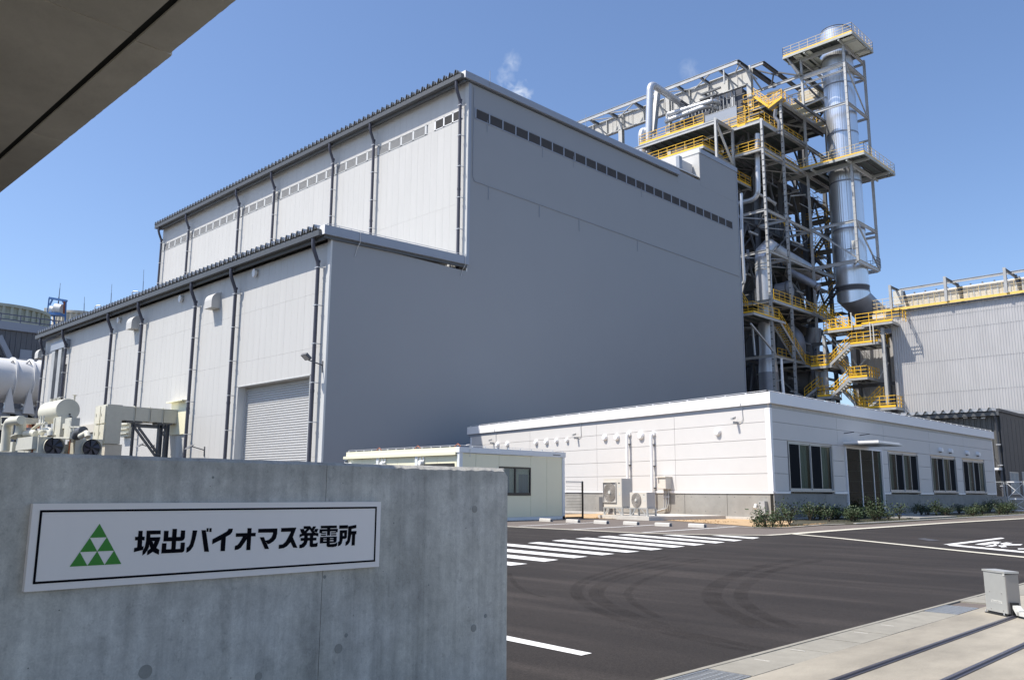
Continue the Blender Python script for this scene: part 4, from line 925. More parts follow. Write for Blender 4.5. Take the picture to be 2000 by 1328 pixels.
# pipe covers with shadow gap
def pipe_cover(s, ztop, zbot, lab):
    t = thing('pipe_cover', lab, 'pipe', LP(s, 0, zbot), 'white refrigerant pipe covers')
    MB().tube(bend([LP(s, -.0, ztop-.02), LP(s, .17, ztop), LP(s, .17, zbot)], .15), .065, 12).build('trunking', white_trim_m, t)
    mb = MB(); z = ztop-.5
    while z > zbot: mb.obox(LP(s-.07, 0, z), U*.14, N*.14, (0,0,.04)); z -= .95
    mb.build('clamp', band_m, t); MB().tube([LP(s-.0, -.0, ztop), LP(s-.0, .09, ztop)], .12, 14).build('elbow_cap', white_trim_m, t)
pipe_cover(8.13, 3.68, 1.25, 'white pipe cover running down behind the tall air conditioner')
pipe_cover(6.50, 3.60, .55, 'white pipe cover running down to the small air conditioner')
# electrical box with conduits
eb = thing('electrical_box', 'beige electrical box with three bent conduits on the white wall', 'electrical box', LP(5.75, 0, 1.2))
s0, z0 = lpx(1080+1690/8.3, 900+250/8.3, .38); s1, z1 = lpx(1080+1828/8.3, 900+455/8.3, .38)
lbox(MB(), s0, s1, z1, z0-.05, .0, .36).build('cabinet', ac_side_m, eb); lbox(MB(), s0+.0, s1-.0, z1+.02, z0-.13, .362, .382).build('door', ac_m, eb)
lbox(MB(), s0+.05, s1-.03, z0-.05, z0+.0, -.0, .42).build('rain_hood', ac_m, eb); lbox(MB(), s0-.11, s0-.08, z1+.25, z1+.42, .382, .397).build('handle', steel_dark_m, eb)
for i in range(3):
    s = s1+.16+i*.13-.0; mb = MB(); mb.tube(bend([LP(s, .08, z1), LP(s, .08, .35-i*.05), LP(s+.42+.1*i, .14, .28-i*.05)], .3), .028, 8); mb.build('conduit', steel_m, eb)
    mb = MB(); mb.tube([LP(s, .08, .80), LP(s, .08, .88)], .05, 8); mb.build('coupling', bracket_m, eb)
# ---- air conditioners on galvanised frames
def ac_unit(px0, pyt, px1, pyb, off, dep, lab, square):
    s0, zt = lpx(px0, pyt, off); s1, zb = lpx(px1, pyb, off); t = thing('air_conditioner', lab, 'air conditioner', LP((s0+s1)/2, off, zb), 'outdoor units on galvanised frames')
    lbox(MB(), s0, s1, zb, zt, off-dep, off).build('casing', ac_m, t)
    lbox(MB(), s1-.012, s1+.0-.0, zb, zt, off-dep, off-.01)
    MB().obox(LP(s1-.004, off-dep, zb+.01), U*-.008, N*(dep-.012), (0,0,zt-zb-.02)).build('side_panel', ac_side_m, t)
    w = s0-s1; h = zt-zb; cs = s0-w*(.36 if square else .40); cz = zb+h*(.52 if square else .50); R = min(w*.36, h*.47) if not square else w*.34
    mb = MB(); mb.tube([LP(cs, off+.002, cz), LP(cs, off+.012, cz)], R, 28); mb.build('fan_recess', grille_m, t)
    hub = MB().tube([LP(cs, off+.03, cz), LP(cs, off+.05, cz)], R*.20, 14).build('hub', label_m, t)
    gr = MB()
    for k in range(1, 9):
        rr = R*(.2+.8*k/8.5); pts = [LP(cs+rr*math.cos(a), off+.035, cz+rr*math.sin(a)) for a in [i*2*math.pi/28 for i in range(29)]]; gr.tube(pts, .004, 4, False)
    for k in range(28): a = k*2*math.pi/28; gr.bar(LP(cs+R*.2*math.cos(a), off+.03, cz+R*.2*math.sin(a)), LP(cs+R*math.cos(a), off+.03, cz+R*math.sin(a)), .004, .004)
    gr.build('grille', ac_side_m, t)
    if square:
        q = MB(); q2 = R*1.06
        for (a, b, c, d) in ((-q2, q2, q2-.02, q2), (-q2, q2, -q2, -q2+.02), (-q2, -q2+.02, -q2+.02, q2-.02), (q2-.02, q2, -q2+.02, q2-.02)): lbox(q, cs+a, cs+b, cz+c, cz+d, off+.0, off+.045)
        q.build('fan_guard', ac_side_m, t); lbox(MB(), cs-q2+.02, cs+q2-.02, cz-q2+.02, cz+q2-.02, off+.0, off+.0015).build('guard_back', ac_side_m, t)
    lbox(MB(), s1+.10, s1+.2, zb+h*.82, zb+h*.86, off, off+.002).build('badge', label_ink_m, t); lbox(MB(), s1+.10, s1+.2, zb+h*.70, zb+h*.78, off, off+.002).build('label', label_m, t)
    lbox(MB(), s1+.07, s1+.17, zb+h*.42, zb+h*.52, off, off+.004).build('cover_plate', label_m, t)
    return s0, s1, zb
PB = P(1168, 1012, z=0); po = N.dot(PB-OC)
s_a, z_ = lpx(1168, 1011.5, po); s_b, z_ = lpx(1267.6, 1015.5, po)
pad = thing('equipment_pad', 'low concrete pad carrying the two air conditioners', 'plinth', LP((s_a+s_b)/2, po, 0)); lbox(MB(), s_a, s_b, 0, .14, .4, po).build('slab', pale_conc_m, pad)
for (a, b, c, d, off, dep, lab, sq) in ((1178.7, 934.8, 1214.6, 990.5, po-.28, .55, 'tall beige air conditioner with square fan guard', True), (1230, 961, 1263.3, 991.8, po-.28, .42, 'small beige air conditioner with round fan beside the tall one', False)):
    s0, s1, zb = ac_unit(a, b, c, d, off, dep, lab, sq)
    t = thing('unit_frame', 'galvanised steel frame under the ' + ('tall' if sq else 'small') + ' air conditioner', 'frame', LP((s0+s1)/2, off, .14), 'frames under the outdoor units')
    for (ss, oo) in ((s0, off), (s1, off), (s0, off-dep), (s1, off-dep)): lbox(MB(), ss-.03, ss+.03, .14, zb-.04, oo-.05, oo).build('leg', steel_m, t)
    mb = MB(); lbox(mb, s1-.05, s0+.05, zb-.04, zb-.005, off-dep, off); mb.build('top_frame', steel_m, t)
    MB().bar(LP(s0, off-.02, zb-.35), LP(s0-.3, off-.02, zb-.05), .03, .03).bar(LP(s1, off-.02, zb-.35), LP(s1+.3, off-.02, zb-.05), .03, .03).build('knee_brace', steel_m, t)
    MB().obox(LP(s1, off-dep, .2), U*(s0-s1), N*.03, (0,0,.04)).build('tie_bar', steel_m, t)
t = thing('junction_box', 'small grey junction box left of the tall air conditioner', 'box', LP(8, .4, .6)); s, z = lpx(1174, 985, .5); lbox(MB(), s-.12, s+.15, z-.30, z+.35, .3, .5).build('box', steel_dark_m, t); lbox(MB(), s-.02, s+.05, .14, z-.30, .38, .42).build('post', steel_dark_m, t)
t = thing('meter_post', 'grey meter box standing at the office corner among the shrubs', 'box', LP(.9, .3, .3)); s, z = lpx(1486, 990, .2); lbox(MB(), s-.16, s+.12, z-.28, z+.22, .0, .17).build('box', steel_m, t); MB().tube([LP(s+.2, .22, z+.10), LP(s+.2, .30, z-.06)], .07, 10).build('cowl', label_m, t); lbox(MB(), s-.03, s+.03, .02, z-.28, .05, .11).build('post', plinth_m, t)

# ================================================================== PREFAB HUT
HX, HY0, HY1, HZ, HX0 = -21.718, 19.684, 25.20, 2.53, -28.405
hut = thing('prefab_hut', 'cream prefabricated site hut with pale steel frame', 'hut', (-25, 22.4, 0))
MB().box((HX0+.1, HY0+.1, .10), (HX-.06, HY1-.1, 2.3)).build('inner_shell', cream_m, hut)
ys = [HY0+.16, 20.45, 21.60]
def pan(y0, y1, z0, z1): MB().box((HX-.06, y0+.006, z0+.004), (HX-.02, y1-.006, z1-.004)).build('wall_panel', cream_m, hut)
for y0, y1 in ((HY0+.16, 20.48), (20.48, 21.62), (23.29, 24.18), (24.18, HY1-.14)): pan(y0, y1, .12, 2.33)
pan(21.62, 23.29, .12, .88); pan(21.62, 23.29, 1.91, 2.33)
MB().box((HX-.12, HY0, 0), (HX, HY0+.155, 2.34)).box((HX-.12, HY1-.135, 0), (HX, HY1, 2.34)).build('corner_post', cream_shade_m, hut)
MB().box((HX-.16, HY0-.03, 2.34), (HX+.03, HY1+.03, HZ)).build('roof_band', cream_shade_m, hut)
MB().box((HX-.12, HY0, 0.0), (HX+.0, HY1, .115)).build('base_rail', cream_shade_m, hut)
MB().box((HX+.03, HY1-.72, 2.40), (HX+.033, HY1-.28, 2.43)).build('maker_plate', label_ink_m, hut)
MB().box((HX0, HY0+.0, 2.34), (HX-.16, HY0+.12, HZ)).build('roof_band', cream_m, hut); MB().box((HX0-.1, HY0-.07, 2.26), (HX-.14, HY0+.0, 2.36)).build('gutter', cream_m, hut)
xs = [HX0, -26.33, -24.02, HX-.12]
for a, b in zip(xs, xs[1:]):
    m_ = (a+b)/2
    for p, q in ((a+.07, m_), (m_, b-.07)): MB().box((p+.005, HY0+.05, .12), (q-.005, HY0+.1, 2.33)).build('wall_panel', cream_m, hut)
for x in xs[:3]: MB().box((x-.07+.0, HY0-.02, 0), (x+.07, HY0+.1, 2.34)).build('corner_post', cream_shade_m, hut)
MB().box((HX-1.9, HY0+.02, 1.2), (HX-.3, HY0+.06, 1.98)).build('side_window', frame_dark_m, hut)
MB().box((HX0, HY0+.1, HZ-.1), (HX-.16, HY1, HZ-.04)).build('roof', cream_shade_m, hut)
wn = MB(); y0, y1, z0, z1 = 21.64, 23.28, .89, 1.90
wn.box((HX-.05, y0, z0), (HX+.0, y0+.05, z1)).box((HX-.05, y1-.05, z0), (HX+.0, y1, z1)).box((HX-.05, y0+.05, z1-.05), (HX, y1-.05, z1)).box((HX-.05, y0+.05, z0), (HX, y1-.05, z0+.09)).box((HX-.04, (y0+y1)/2-.03, z0+.09), (HX-.005, (y0+y1)/2+.03, z1-.05))
hw = wn.build('window', frame_dark_m, hut)
for a, b in ((y0+.05, (y0+y1)/2-.03), ((y0+y1)/2+.03, y1-.05)): MB().box((HX-.035, a, z0+.09), (HX-.028, b, z1-.05)).build('pane', glass_dark_m, hw)
MB().box((HX-.058, y0+.05, z0+.09), (HX-.052, y0+.55, z1-.05)).build('paper_blind', white_m, hw); MB().box((HX-.058, y1-.6, z0+.09), (HX-.052, y1-.10, z1-.25)).build('paper_blind', curtain_m, hw)
mb = MB(); a, b, c = Vector((HX0+.1, HY0+.05, HZ+.06)), Vector((HX-.05, HY0+.05, HZ+.06)), Vector((HX-.05, HY1-.05, HZ+.06))
for p, q, n in ((a, b, 13), (b, c, 9)):
    mb.tube([p, q], .009, 5)
    for i in range(n+1): w = p.lerp(q, i/n); mb.box((w.x-.015, w.y-.015, HZ), (w.x+.015, w.y+.015, HZ+.065))
mb.tube(bend([(HX-.1, HY0+.35, HZ+.06), (HX+.05, HY0+.45, HZ+.1), (HX+.05, HY0+.45, 2.2)], .05), .01, 5); mb.build('conductor_wire', bracket_m, hut)
for x in xs[1:3]+[HX-.15]: mb = MB(); mb.tube([(x-.15, HY0+.05, HZ+.02), (x, HY0+.05, HZ+.11), (x+.15, HY0+.05, HZ+.02)], .02, 6); mb.build('roof_clip', rust_m, hut)
for i, x in enumerate((-23.75, -26.0, -28.1)):
    t = thing('wall_mounted_cowl', ORD[i]+' small white cowl from the right on the sunlit hut wall', 'vent', (x, HY0, 2.0), 'cowls on the sunlit side of the hut')
    MB().tube([(x, HY0+.04, 2.02), (x, HY0-.10, 2.02)], .11, 12, True, [.11, .09]).build('cap', white_trim_m, t)
    if i < 2: MB().box((x+.1-.2, HY0, 2.08), (x-.04, HY0+.05, 2.22)).box((x+.08, HY0, 2.08), (x+.14, HY0+.05, 2.22)).build('bracket', white_trim_m, t)
# black mesh gate next to the hut
fg = thing('black_mesh_gate', 'black wire mesh gate between hut and office', 'gate', (HX, 26, 0)); fx = HX+.0
f0, f1 = P(1106, 1000, x=fx).y, P(1138, 1000, x=fx).y; fz = P(1138, 941, x=fx).z
MB().bar((fx, f1, 0), (fx, f1, fz+.03), .055, .055).build('post', black_m, fg); MB().bar((fx, f0, fz), (fx, f1, fz), .03, .04).build('top_rail', steel_m, fg)
MB().bar((fx, f0, .05), (fx, f1, .05), .03, .05).build('bottom_rail', black_m, fg)
mb = MB(); z = .2
while z < fz-.05: mb.bar((fx, f0, z), (fx, f1, z), .010, .010); z += .115
mb.build('mesh_wires', black_m, fg)

# ================================================================== WHEEL STOPS, SHRUBS, CONTROL BOX
wp = [(1066.6,1018),(1119.3,1020),(1174.6,1022.5),(1233,1024.6),(1295.6,1027.3),(1362,1029.5)]
wl = ['leftmost white concrete wheel stop, before the cream hut', 'white concrete wheel stop before the right corner of the hut', 'white concrete wheel stop before the black mesh gate', 'white concrete wheel stop before the air conditioner pad', 'white concrete wheel stop before the bent conduits', 'rightmost white concrete wheel stop, before the bare plinth']
mb = MB(); L = .60
prof = [(-.07, 0), (-.062, .085), (-.04, .105), (.04, .105), (.062, .085), (.07, 0)]
mb.prism([(-L/2+.0, a, b) for a, b in prof], (L, 0, 0))
me = mb.mesh('wheel_stop', pale_conc_m); me2 = MB().box((-L/2-.002, -.03, .03), (-L/2-.0005+.0, .03, .07)).box((L/2+.0005, -.04, .0), (L/2+.003, .04, .075)).mesh('end_reflector', steel_dark_m)
for (px, py), lb in zip(wp, wl):
    p = G(px, py); t = thing('wheel_stop', lb, 'wheel stop', (p.x, p.y, 0.0), 'wheel stops along the parking bays', local=True, rz=math.radians(-8))
    obj('block', me, t); obj('end_reflector', me2, t)
random.seed(21)
def shrub_mesh(seed, h, w):
    rnd = random.Random(seed); st = MB(); lf = MB()
    for k in range(rnd.randint(6, 8)):
        a = rnd.uniform(0, 6.28); r = w*rnd.uniform(.2, .5); hh = h*rnd.uniform(.7, 1.0); top = Vector((r*math.cos(a), r*math.sin(a), hh)); mid = Vector((r*.35*math.cos(a), r*.35*math.sin(a), hh*.5))
        st.tube([(0, 0, 0), mid, top], .008, 5, False, [.012, .008, .004])
        for j in range(60):
            tt = rnd.uniform(.35, 1.05); c = mid.lerp(top, (tt-.35)/.7) + Vector((rnd.gauss(0, .05), rnd.gauss(0, .05), rnd.gauss(0, .04)))*(w/.4)
            d = Vector((rnd.uniform(-1, 1), rnd.uniform(-1, 1), rnd.uniform(-.3, .9))).normalized()*rnd.uniform(.035, .075); s = d.cross(Vector((rnd.uniform(-1,1), rnd.uniform(-1,1), 1))).normalized()*d.length*.3
            lf.quad(c, c+d*.5+s, c+d, c+d*.5-s)
    return st.mesh('stems', stem_m), lf.mesh('foliage', leaf_m)
sm = [shrub_mesh(i, .34+.09*(i % 3), .62+.12*(i % 2)) for i in range(7)]
spots = []
for px, py in ((1480,1029),(1497,1030.5),(1509,1029)): spots.append(('lit', G(px, py)))
for px, py in ((1527,1028),(1542,1027)): spots.append(('corner', G(px, py)))
for i in range(13): spots.append(('left', Vector((-13.3+random.uniform(-.6, .6), 30.6+i*.45, 0))))
for i in range(20): spots.append(('right', Vector((-13.2+random.uniform(-.6, .6), 41.8+i*.84+random.uniform(-.2, .2), 0))))
for i in range(14): spots.append(('left_back', Vector((-14.75+random.uniform(-.25, .25), 30.9+i*.42, 0))))
for i in range(20): spots.append(('right_back', Vector((-14.7+random.uniform(-.25, .25), 41.9+i*.84+random.uniform(-.2, .2), 0))))
cnt = {}
for i, (kind, p) in enumerate(spots):
    k = cnt.get(kind, 0); cnt[kind] = k+1; a, b = sm[(i*3) % 7]
    where = {'lit': 'in the sun on the sandy strip left of the office corner', 'corner': 'just right of the office corner', 'left': 'from the corner in the bed between the office corner and the entrance', 'right': 'from the entrance in the bed right of the entrance', 'left_back': 'from the corner in the shaded back row left of the entrance', 'right_back': 'from the entrance in the shaded back row right of the entrance'}[kind]
    lb = (ORD[k]+' shrub ' + where) if kind not in ('lit', 'corner') else (ORD[k]+' small green shrub '+where)
    t = thing('shrub', lb, 'shrub', (p.x, p.y, .01), 'low shrubs planted along the office', local=True, rz=random.uniform(0, 6.28))
    t.scale = (1, 1, random.uniform(.8, 1.15))*1 if False else (s_:=random.uniform(.8, 1.35), s_, s_*random.uniform(.8, 1.1))
    obj('stems', a, t); obj('foliage', b, t)
# grass fringe under the shrubs
mb = MB()
for i in range(2600):
    u = random.random()
    if u < .3: p = G(random.uniform(1470, 1580), random.uniform(1026, 1031.5)); x, y = p.x, p.y
    else: x, y = -12.9+random.gauss(0, .45), random.uniform(30, 58)
    if x > -12.18 or x < -15.4: continue
    h = random.uniform(.03, .09); a = random.uniform(0, 6.28); mb.quad((x, y, .01), (x+.02*math.cos(a), y+.02*math.sin(a), .01), (x+random.gauss(0, .02), y+random.gauss(0, .02), h))
mb.build('grass_fringe', leaf_m, kind='stuff', label=None)

cb = thing('control_box', 'grey steel gate control box on a black base plate', 'control box', (-2.25, 8.25, 0))
Q0, Q1, T0 = P(1927, 1190.5, z=.02), P(1970.5, 1199.5, z=.02), None
dq = Vector((Q1.x-Q0.x, Q1.y-Q0.y, 0)); wq = dq.length; dq.normalize(); bq = Vector((dq.y, -dq.x, 0))
if bq.y < 0: bq = -bq
hz = P(1924, 1110, d := None) if False else None
dist = (Q0-EYE).dot(_f); tz = EYE.z + 0; r = ray(1924.5, 1110); tt = Vector((Q0.x, Q0.y)).length/Vector((r.x, r.y)).length; tz = (EYE+r*tt).z
base = Vector((Q0.x, Q0.y, 0)); dp = .115
MB().obox(base+dq*.012+Vector((0,0,.022))+bq*.0, dq*(wq-.012), bq*dp, (0,0,tz-.05)).build('body', box_side_m, cb)
MB().obox(base+dq*.006-bq*.004+Vector((0,0,.022)), dq*(wq-.012), bq*.004, (0,0,tz-.045)).build('front_plate', box_m, cb)
MB().obox(base-dq*.006-bq*.009+Vector((0,0,tz-.018)), dq*(wq+.012), bq*(dp+.014), (0,0,.016)).build('lid', box_m, cb)
MB().obox(base-dq*-.002-bq*.02+Vector((0,0,.001)), dq*(wq+.02), bq*(dp+.04), (0,0,.008)).build('base_plate', black_m, cb)
MB().obox(base+dq*.02-bq*.0+Vector((0,0,.009)), dq*(wq-.03), bq*(dp-.01), (0,0,.014)).build('foot', black_m, cb)
lx = base+dq*(wq*.30)-bq*.0055+Vector((0,0,tz*.26)); MB().obox(lx, dq*(wq*.46), bq*.0013, (0,0,.022)).build('label_plate', label_m, cb)
for j in range(2):
    lw_ = MB(); xx = .03
    while xx < .42: l = random.uniform(.015, .05); lw_.obox(lx+dq*(wq*xx)-bq*.0004+Vector((0,0,.004+.009*j)), dq*(wq*l), bq*.0003, (0,0,.0045)); xx += l+.012
    lw_.build('print_line', label_ink_m, cb)
for (a, b) in ((.24,.47),(.78,.47),(.25,.09),(.80,.09)): c = base+dq*(wq*a)-bq*.0045+Vector((0,0,tz*b+.01)); MB().tube([c, c-bq*.003], .0042, 8).build('bolt', box_side_m, cb)
c = base+dq*(wq*.92)-bq*.009+Vector((0,0,tz-.034)); MB().obox(c, dq*.02, bq*.006, (0,0,.012)).build('latch', label_m, cb)
for a in (.04, .86): c = base+dq*(wq*a)-bq*.012; MB().tube([c+Vector((0,0,.009)), c+Vector((0,0,.03))], .006, 8).build('anchor_bolt', bracket_m, cb)
arm = thing('barrier_arm', 'low steel gate roller arm reaching right from the control box', 'gate arm', (-2.0, 8.3, 0))
s = base+dq*wq+bq*.02
MB().obox(s+Vector((0,0,.015)), dq*.028, bq*.06, (0,0,.10)).build('hub', black_m, arm)
MB().prism([s+dq*.028+Vector((0,0,z)) + dq*x for x, z in ((0,.095),(.03,.095),(.07,.06),(.07,.02),(.04,.02),(.0,.07))], bq*.05).build('elbow', label_m, arm)
MB().obox(s+dq*.07+Vector((0,0,.02)), dq*.8, bq*.05, (0,0,.03)).build('arm', label_m, arm); MB().obox(s+dq*.07+bq*.05+Vector((0,0,.02)), dq*.8, bq*.06, (0,0,.055)).build('cover', box_side_m, arm)

# ================================================================== WAREHOUSE, MESH GATE AND GREY PLANT BUILDING ON THE RIGHT
wh = thing('dark_warehouse', 'dark ribbed metal warehouse with folded plate roof behind the office', 'warehouse', (-12, 80, 0))
wx, wy, wz = -17.88, 70.0, 7.05
MB().box((-40, wy+.08, 0), (wx-.3, wy+20, wz-.1)).box((wx-.3, wy+.3, 0), (wx-.06, 100, wz-.1)).build('inner_wall', dark_wall_m, wh)
mb = MB(); x = -40.0; 
pts = []
while x < wx-.15: pts += [(x, wy), (x+.20, wy), (x+.24, wy+.06), (x+.34, wy+.06), (x+.38, wy)]; x += .38
pts = [p for p in pts if p[0] < wx-.1]
for p, q in zip(pts, pts[1:]):
    if q[0] > p[0]: mb.quad((p[0], p[1], 0), (q[0], q[1], 0), (q[0], q[1], wz-.3), (p[0], p[1], wz-.3))
mb.build('ribbed_wall', dark_sheet_m, wh)
MB().box((wx-.06, wy-.02, 0), (wx, 100, wz-.02)).build('side_wall', dark_wall_m, wh)
for k in range(9): MB().box((wx, wy+.6+k*1.1, 0), (wx+.012, wy+.63+k*1.1, wz-.3)).build('wall_joint', dark_sheet_m, wh)
MB().box((-40, wy-.55, wz-.30), (wx+.05, wy-.30, wz-.02)).build('gutter', gutter_m, wh); MB().box((wx-.1, wy-.5, wz-.02), (wx+.12, 100, wz+.20)).build('verge', dark_wall_m, wh)
pt = .64; mb = MB(); pr = [(0,0),(.12,.03),(.26,.26),(.38,.26),(.52,.03),(.64,0)]
for a, b in zip(pr, pr[1:]): mb.quad((a[0], 0, a[1]), (b[0], 0, b[1]), (b[0], 12, b[1]+.5), (a[0], 12, a[1]+.5))
mb._add([(.12,.2,.03),(.26,.2,.26),(.38,.2,.26),(.52,.2,.03)], [(0,1,2,3)])
me = mb.mesh('roof_sheet', roof_m)
for i in range(18): obj('roof_sheet', me, wh, loc=(wx-.15-(i+1)*pt, wy-.75, wz+.02))
mb = MB(); mb.tube([(wx-.25, wy-.5, wz-.25), (wx-.25, wy-.2, wz-.7), (wx-.22, wy-.16, 0)], .09, 10); dn = mb.build('downspout', steel_dark_m, wh)
for k in range(3): MB().box((wx-.38, wy-.28, 1.6+k*1.5), (wx-.08, wy-.02, 1.66+k*1.5)).build('pipe_bracket', bracket_m, dn)
for k in range(4):
    p = P(1868+k*17.5, 816, y=wy-.1); MB().box((p.x-.15, wy-.12, p.z-.04), (p.x+.15, wy-.01, p.z+.04)).build('snow_bracket', bracket_m, wh)
p0 = P(1942, 893, y=wy-1); MB().bar((p0.x, wy-1.0, P(1942,893,y=wy-1).z), (P(1947,913,y=wy-1).x, wy-.2, 3.0), .03, .03).build('tie_rod', band_m, wh)
MB().box((P(1941,915,y=wy-.8).x, wy-1.0, P(1941,916,y=wy-.8).z-.06), (P(1952,915,y=wy-.8).x, wy-.0, P(1941,916,y=wy-.8).z+.1)).build('door_awning', white_trim_m, wh)
MB().box((P(1943,919,y=wy).x, wy-.04, 0), (P(1958,919,y=wy).x, wy-.01, P(1943,920,y=wy).z)).build('doorway', black_m, wh)
# windows in its dark side
for i, (a, b) in enumerate(((1973, 1990), (1997, 2020))):
    y0, y1 = P(a, 940, x=wx).y, P(b, 940, x=wx).y; z1, z0 = P(a, 921, x=wx).z, P(a, 966, x=wx).z
    w = MB().box((wx, y0, z0), (wx+.03, y0+.08, z1)).box((wx, y1-.08, z0), (wx+.03, y1, z1)).box((wx, y0+.08, z1-.08), (wx+.03, y1-.08, z1)).box((wx, y0+.08, z0), (wx+.03, y1-.08, z0+.08)).box((wx, (y0+y1)/2-.04, z0+.08), (wx+.03, (y0+y1)/2+.04, z1-.08)).build('window', frame_alu_m, wh)
    for c, d in ((y0+.08, (y0+y1)/2-.04), ((y0+y1)/2+.04, y1-.08)): MB().box((wx+.002, c, z0+.08), (wx+.012, d, z1-.08)).build('pane', curtain_m, w)
for i, px in enumerate((0,)): MB().box((-17.2, 63.5, 0), (-17.0, 90, .9)).build('plinth_wall', plinth_m, wh)
# mesh gate
gy = 60.2
mg = thing('mesh_gate', 'white framed chain mesh gate with cross bracing right of the office', 'gate', (-14, gy, 0)); z1 = P(1965, 941, y=gy).z; zm = P(1975, 974, y=gy).z
gx = [P(x, 970, y=gy).x for x in (1939, 1963, 1968, 2001, 2036)]
for x in gx: MB().bar((x, gy, 0), (x, gy, z1+.03), .07, .07).build('post', mesh_m, mg)
for (a, b, ft) in ((gx[0], gx[1], 0), (gx[2], gx[3], 1), (gx[3], gx[4], 1)):
    MB().bar((a, gy, z1), (b, gy, z1), .07, .07).build('top_rail', mesh_m if not ft else white_trim_m, mg)
    if ft:
        MB().bar((a, gy, zm), (b, gy, zm), .07, .09).build('middle_rail', white_trim_m, mg); MB().bar((a, gy, .06), (b, gy, .06), .07, .07).build('bottom_rail', white_trim_m, mg)
        for za, zb in ((.1, zm-.06), (zm+.06, z1-.05)):
            for u, v in ((a, b), (b, a)): MB().bar((u, gy-.02 if u < v else gy+.02, zb), (v, gy-.02 if u < v else gy+.02, za), .03, .03).build('cross_brace', white_trim_m, mg)
    w = MB(); x = a
    while x < b: w.bar((x, gy, .05), (min(x+z1, b), gy, min(z1, .05+min(z1, b-x))), .006, .006); w.bar((x, gy, z1), (min(x+z1, b), gy, max(.05, z1-min(z1, b-x))), .006, .006); x += .16
    w.build('mesh_panel', mesh_m, mg)
# grey plant building
toe_pale_m = mat('toe_board_yellow', (0.85, 0.58, 0.15), 0.5, 0, 0.06, 2)
pb = thing('corrugated_plant_building', 'large light grey corrugated building with yellow roof railing at the right', 'industrial building', (-20, 105, 0))
px0, pY, pZ = -31.6, 88.0, 19.27; px1 = 8.0
mb = MB(); rib = .24; n = int((px1-px0)/rib); secs = [0, 4.5, 7.4, 10.8, 13.9, 16.9, 18.3, pZ]
for i in range(n):
    x = px0+i*rib; pr = [(x, .0), (x+.07, 0.0), (x+.105, -.032), (x+.165, -.032), (x+.20, 0), (x+rib, 0)]
    for (a, b) in zip(pr, pr[1:]):
        mb.quad((a[0], pY+a[1], 0), (b[0], pY+b[1], 0), (b[0], pY+b[1], pZ), (a[0], pY+a[1], pZ))
mb.build('corrugated_wall', grey_sheet_m, pb, kind='stuff')
for z in secs[1:-1]: MB().box((px0, pY-.056, z), (px1, pY-.0, z+.02)).build('lap_joint', grey_sheet_m, pb) if False else MB().box((px0, pY-.033, z), (px1, pY-.0, z+.006)).build('lap_joint', grey_sheet_m, pb)
MB().box((px0, pY+.02, 0), (px1, pY+14, pZ-.05)).box((px0-.03, pY-.06, 0), (px0+.0, pY+14, pZ)).build('side_wall', grey_sheet_m, pb)
MB().box((px0-.3, pY-.35, pZ), (px1, pY-.05, pZ+.12)).build('gutter', gutter_m, pb)
mb = MB(); mb.box((px0-1.6, pY-.42, pZ+.14), (px1, pY-.38, pZ+.38)).build('toe_board', toe_pale_m, pb)
mb = MB(); railing(mb, [(px0-1.6, pY+3.0, pZ+.35), (px0-1.6, pY-.4, pZ+.35), (px1, pY-.4, pZ+.35)], 1.15, 1.0, .035, 0); mb.build('railing', yellow_pale_m, pb)
mb = MB(); railing(mb, [(px0-1.2, pY+2.2, pZ+.35), (px1, pY+2.2, pZ+.35)], 1.15, 1.2, .035, 0); mb.build('railing', yellow_pale_m, pb)
MB().box((px0-1.7, pY-.45, pZ-.45), (px0+.0-.35, pY+3.2, pZ+.0)).build('walkway_bracket', white_m, pb)
for i, (bx, ty) in enumerate(((1739, 557), (1848, 540), (1967, 522))):
    b = P(bx+2, 600, y=pY-.5); tz = P(bx, ty, y=pY-.5).z
    MB().hbeam((b.x, pY-.5, pZ+.3), (b.x, pY-.5, tz), .24, .24, (0,1,0)).build('gantry_post', steel_m, pb)
    MB().hbeam((b.x, pY-.5, tz-.15), (b.x, pY+3.4, tz-.15), .18, .22).build('gantry_arm', steel_dark_m, pb)
    MB().bar((b.x, pY+3.2, tz), (b.x+.4, pY+3.6, pZ+.5), .22, .22).build('gantry_leg', steel_dark_m, pb)
    if i == 0: MB().box((b.x-.35, pY+1.2, tz-1.7), (b.x+.45, pY+1.9, tz-.3)).build('hoist', label_m, pb)
    if i: MB().bar((b.x+.3, pY+3.5, tz-.3), (b.x+.3, pY+3.5, pZ+.6), .2, .2).build('gantry_leg', black_m, pb)
tz = P(1760, 566, y=pY+1.5).z; MB().hbeam((P(1757,566,y=pY+1.5).x, pY+1.5, tz), (px1, pY+1.5, tz), .12, .26).build('hoist_rail', steel_m, pb)
ax0 = P(1766, 590, y=pY+5).x; az = P(1775, 579, y=pY+5).z
MB().box((ax0, pY+5, pZ), (px1, pY+9, az)).build('plant_room', beige_m, pb)
x = ax0; pm = MB().box((0, -.06, 0), (.14, 0, (az-pZ)*.55)).mesh('louvre_slot', roof_m)
while x < px1-1: obj('louvre_slot', pm, pb, loc=(x+.2, pY+5, pZ+(az-pZ)*.4)); x += .55
MB().box((ax0-.2, pY+4.7, az), (px1, pY+9.2, az+.16)).build('roof_edge', white_trim_m, pb)
mb = MB(); x = ax0
while x < px1-.5: mb.box((x, pY+4.8, az+.16), (x+.12, pY+5.0, az+.34)); x += 1.1
mb.build('roof_clip', steel_dark_m, pb, kind='stuff')
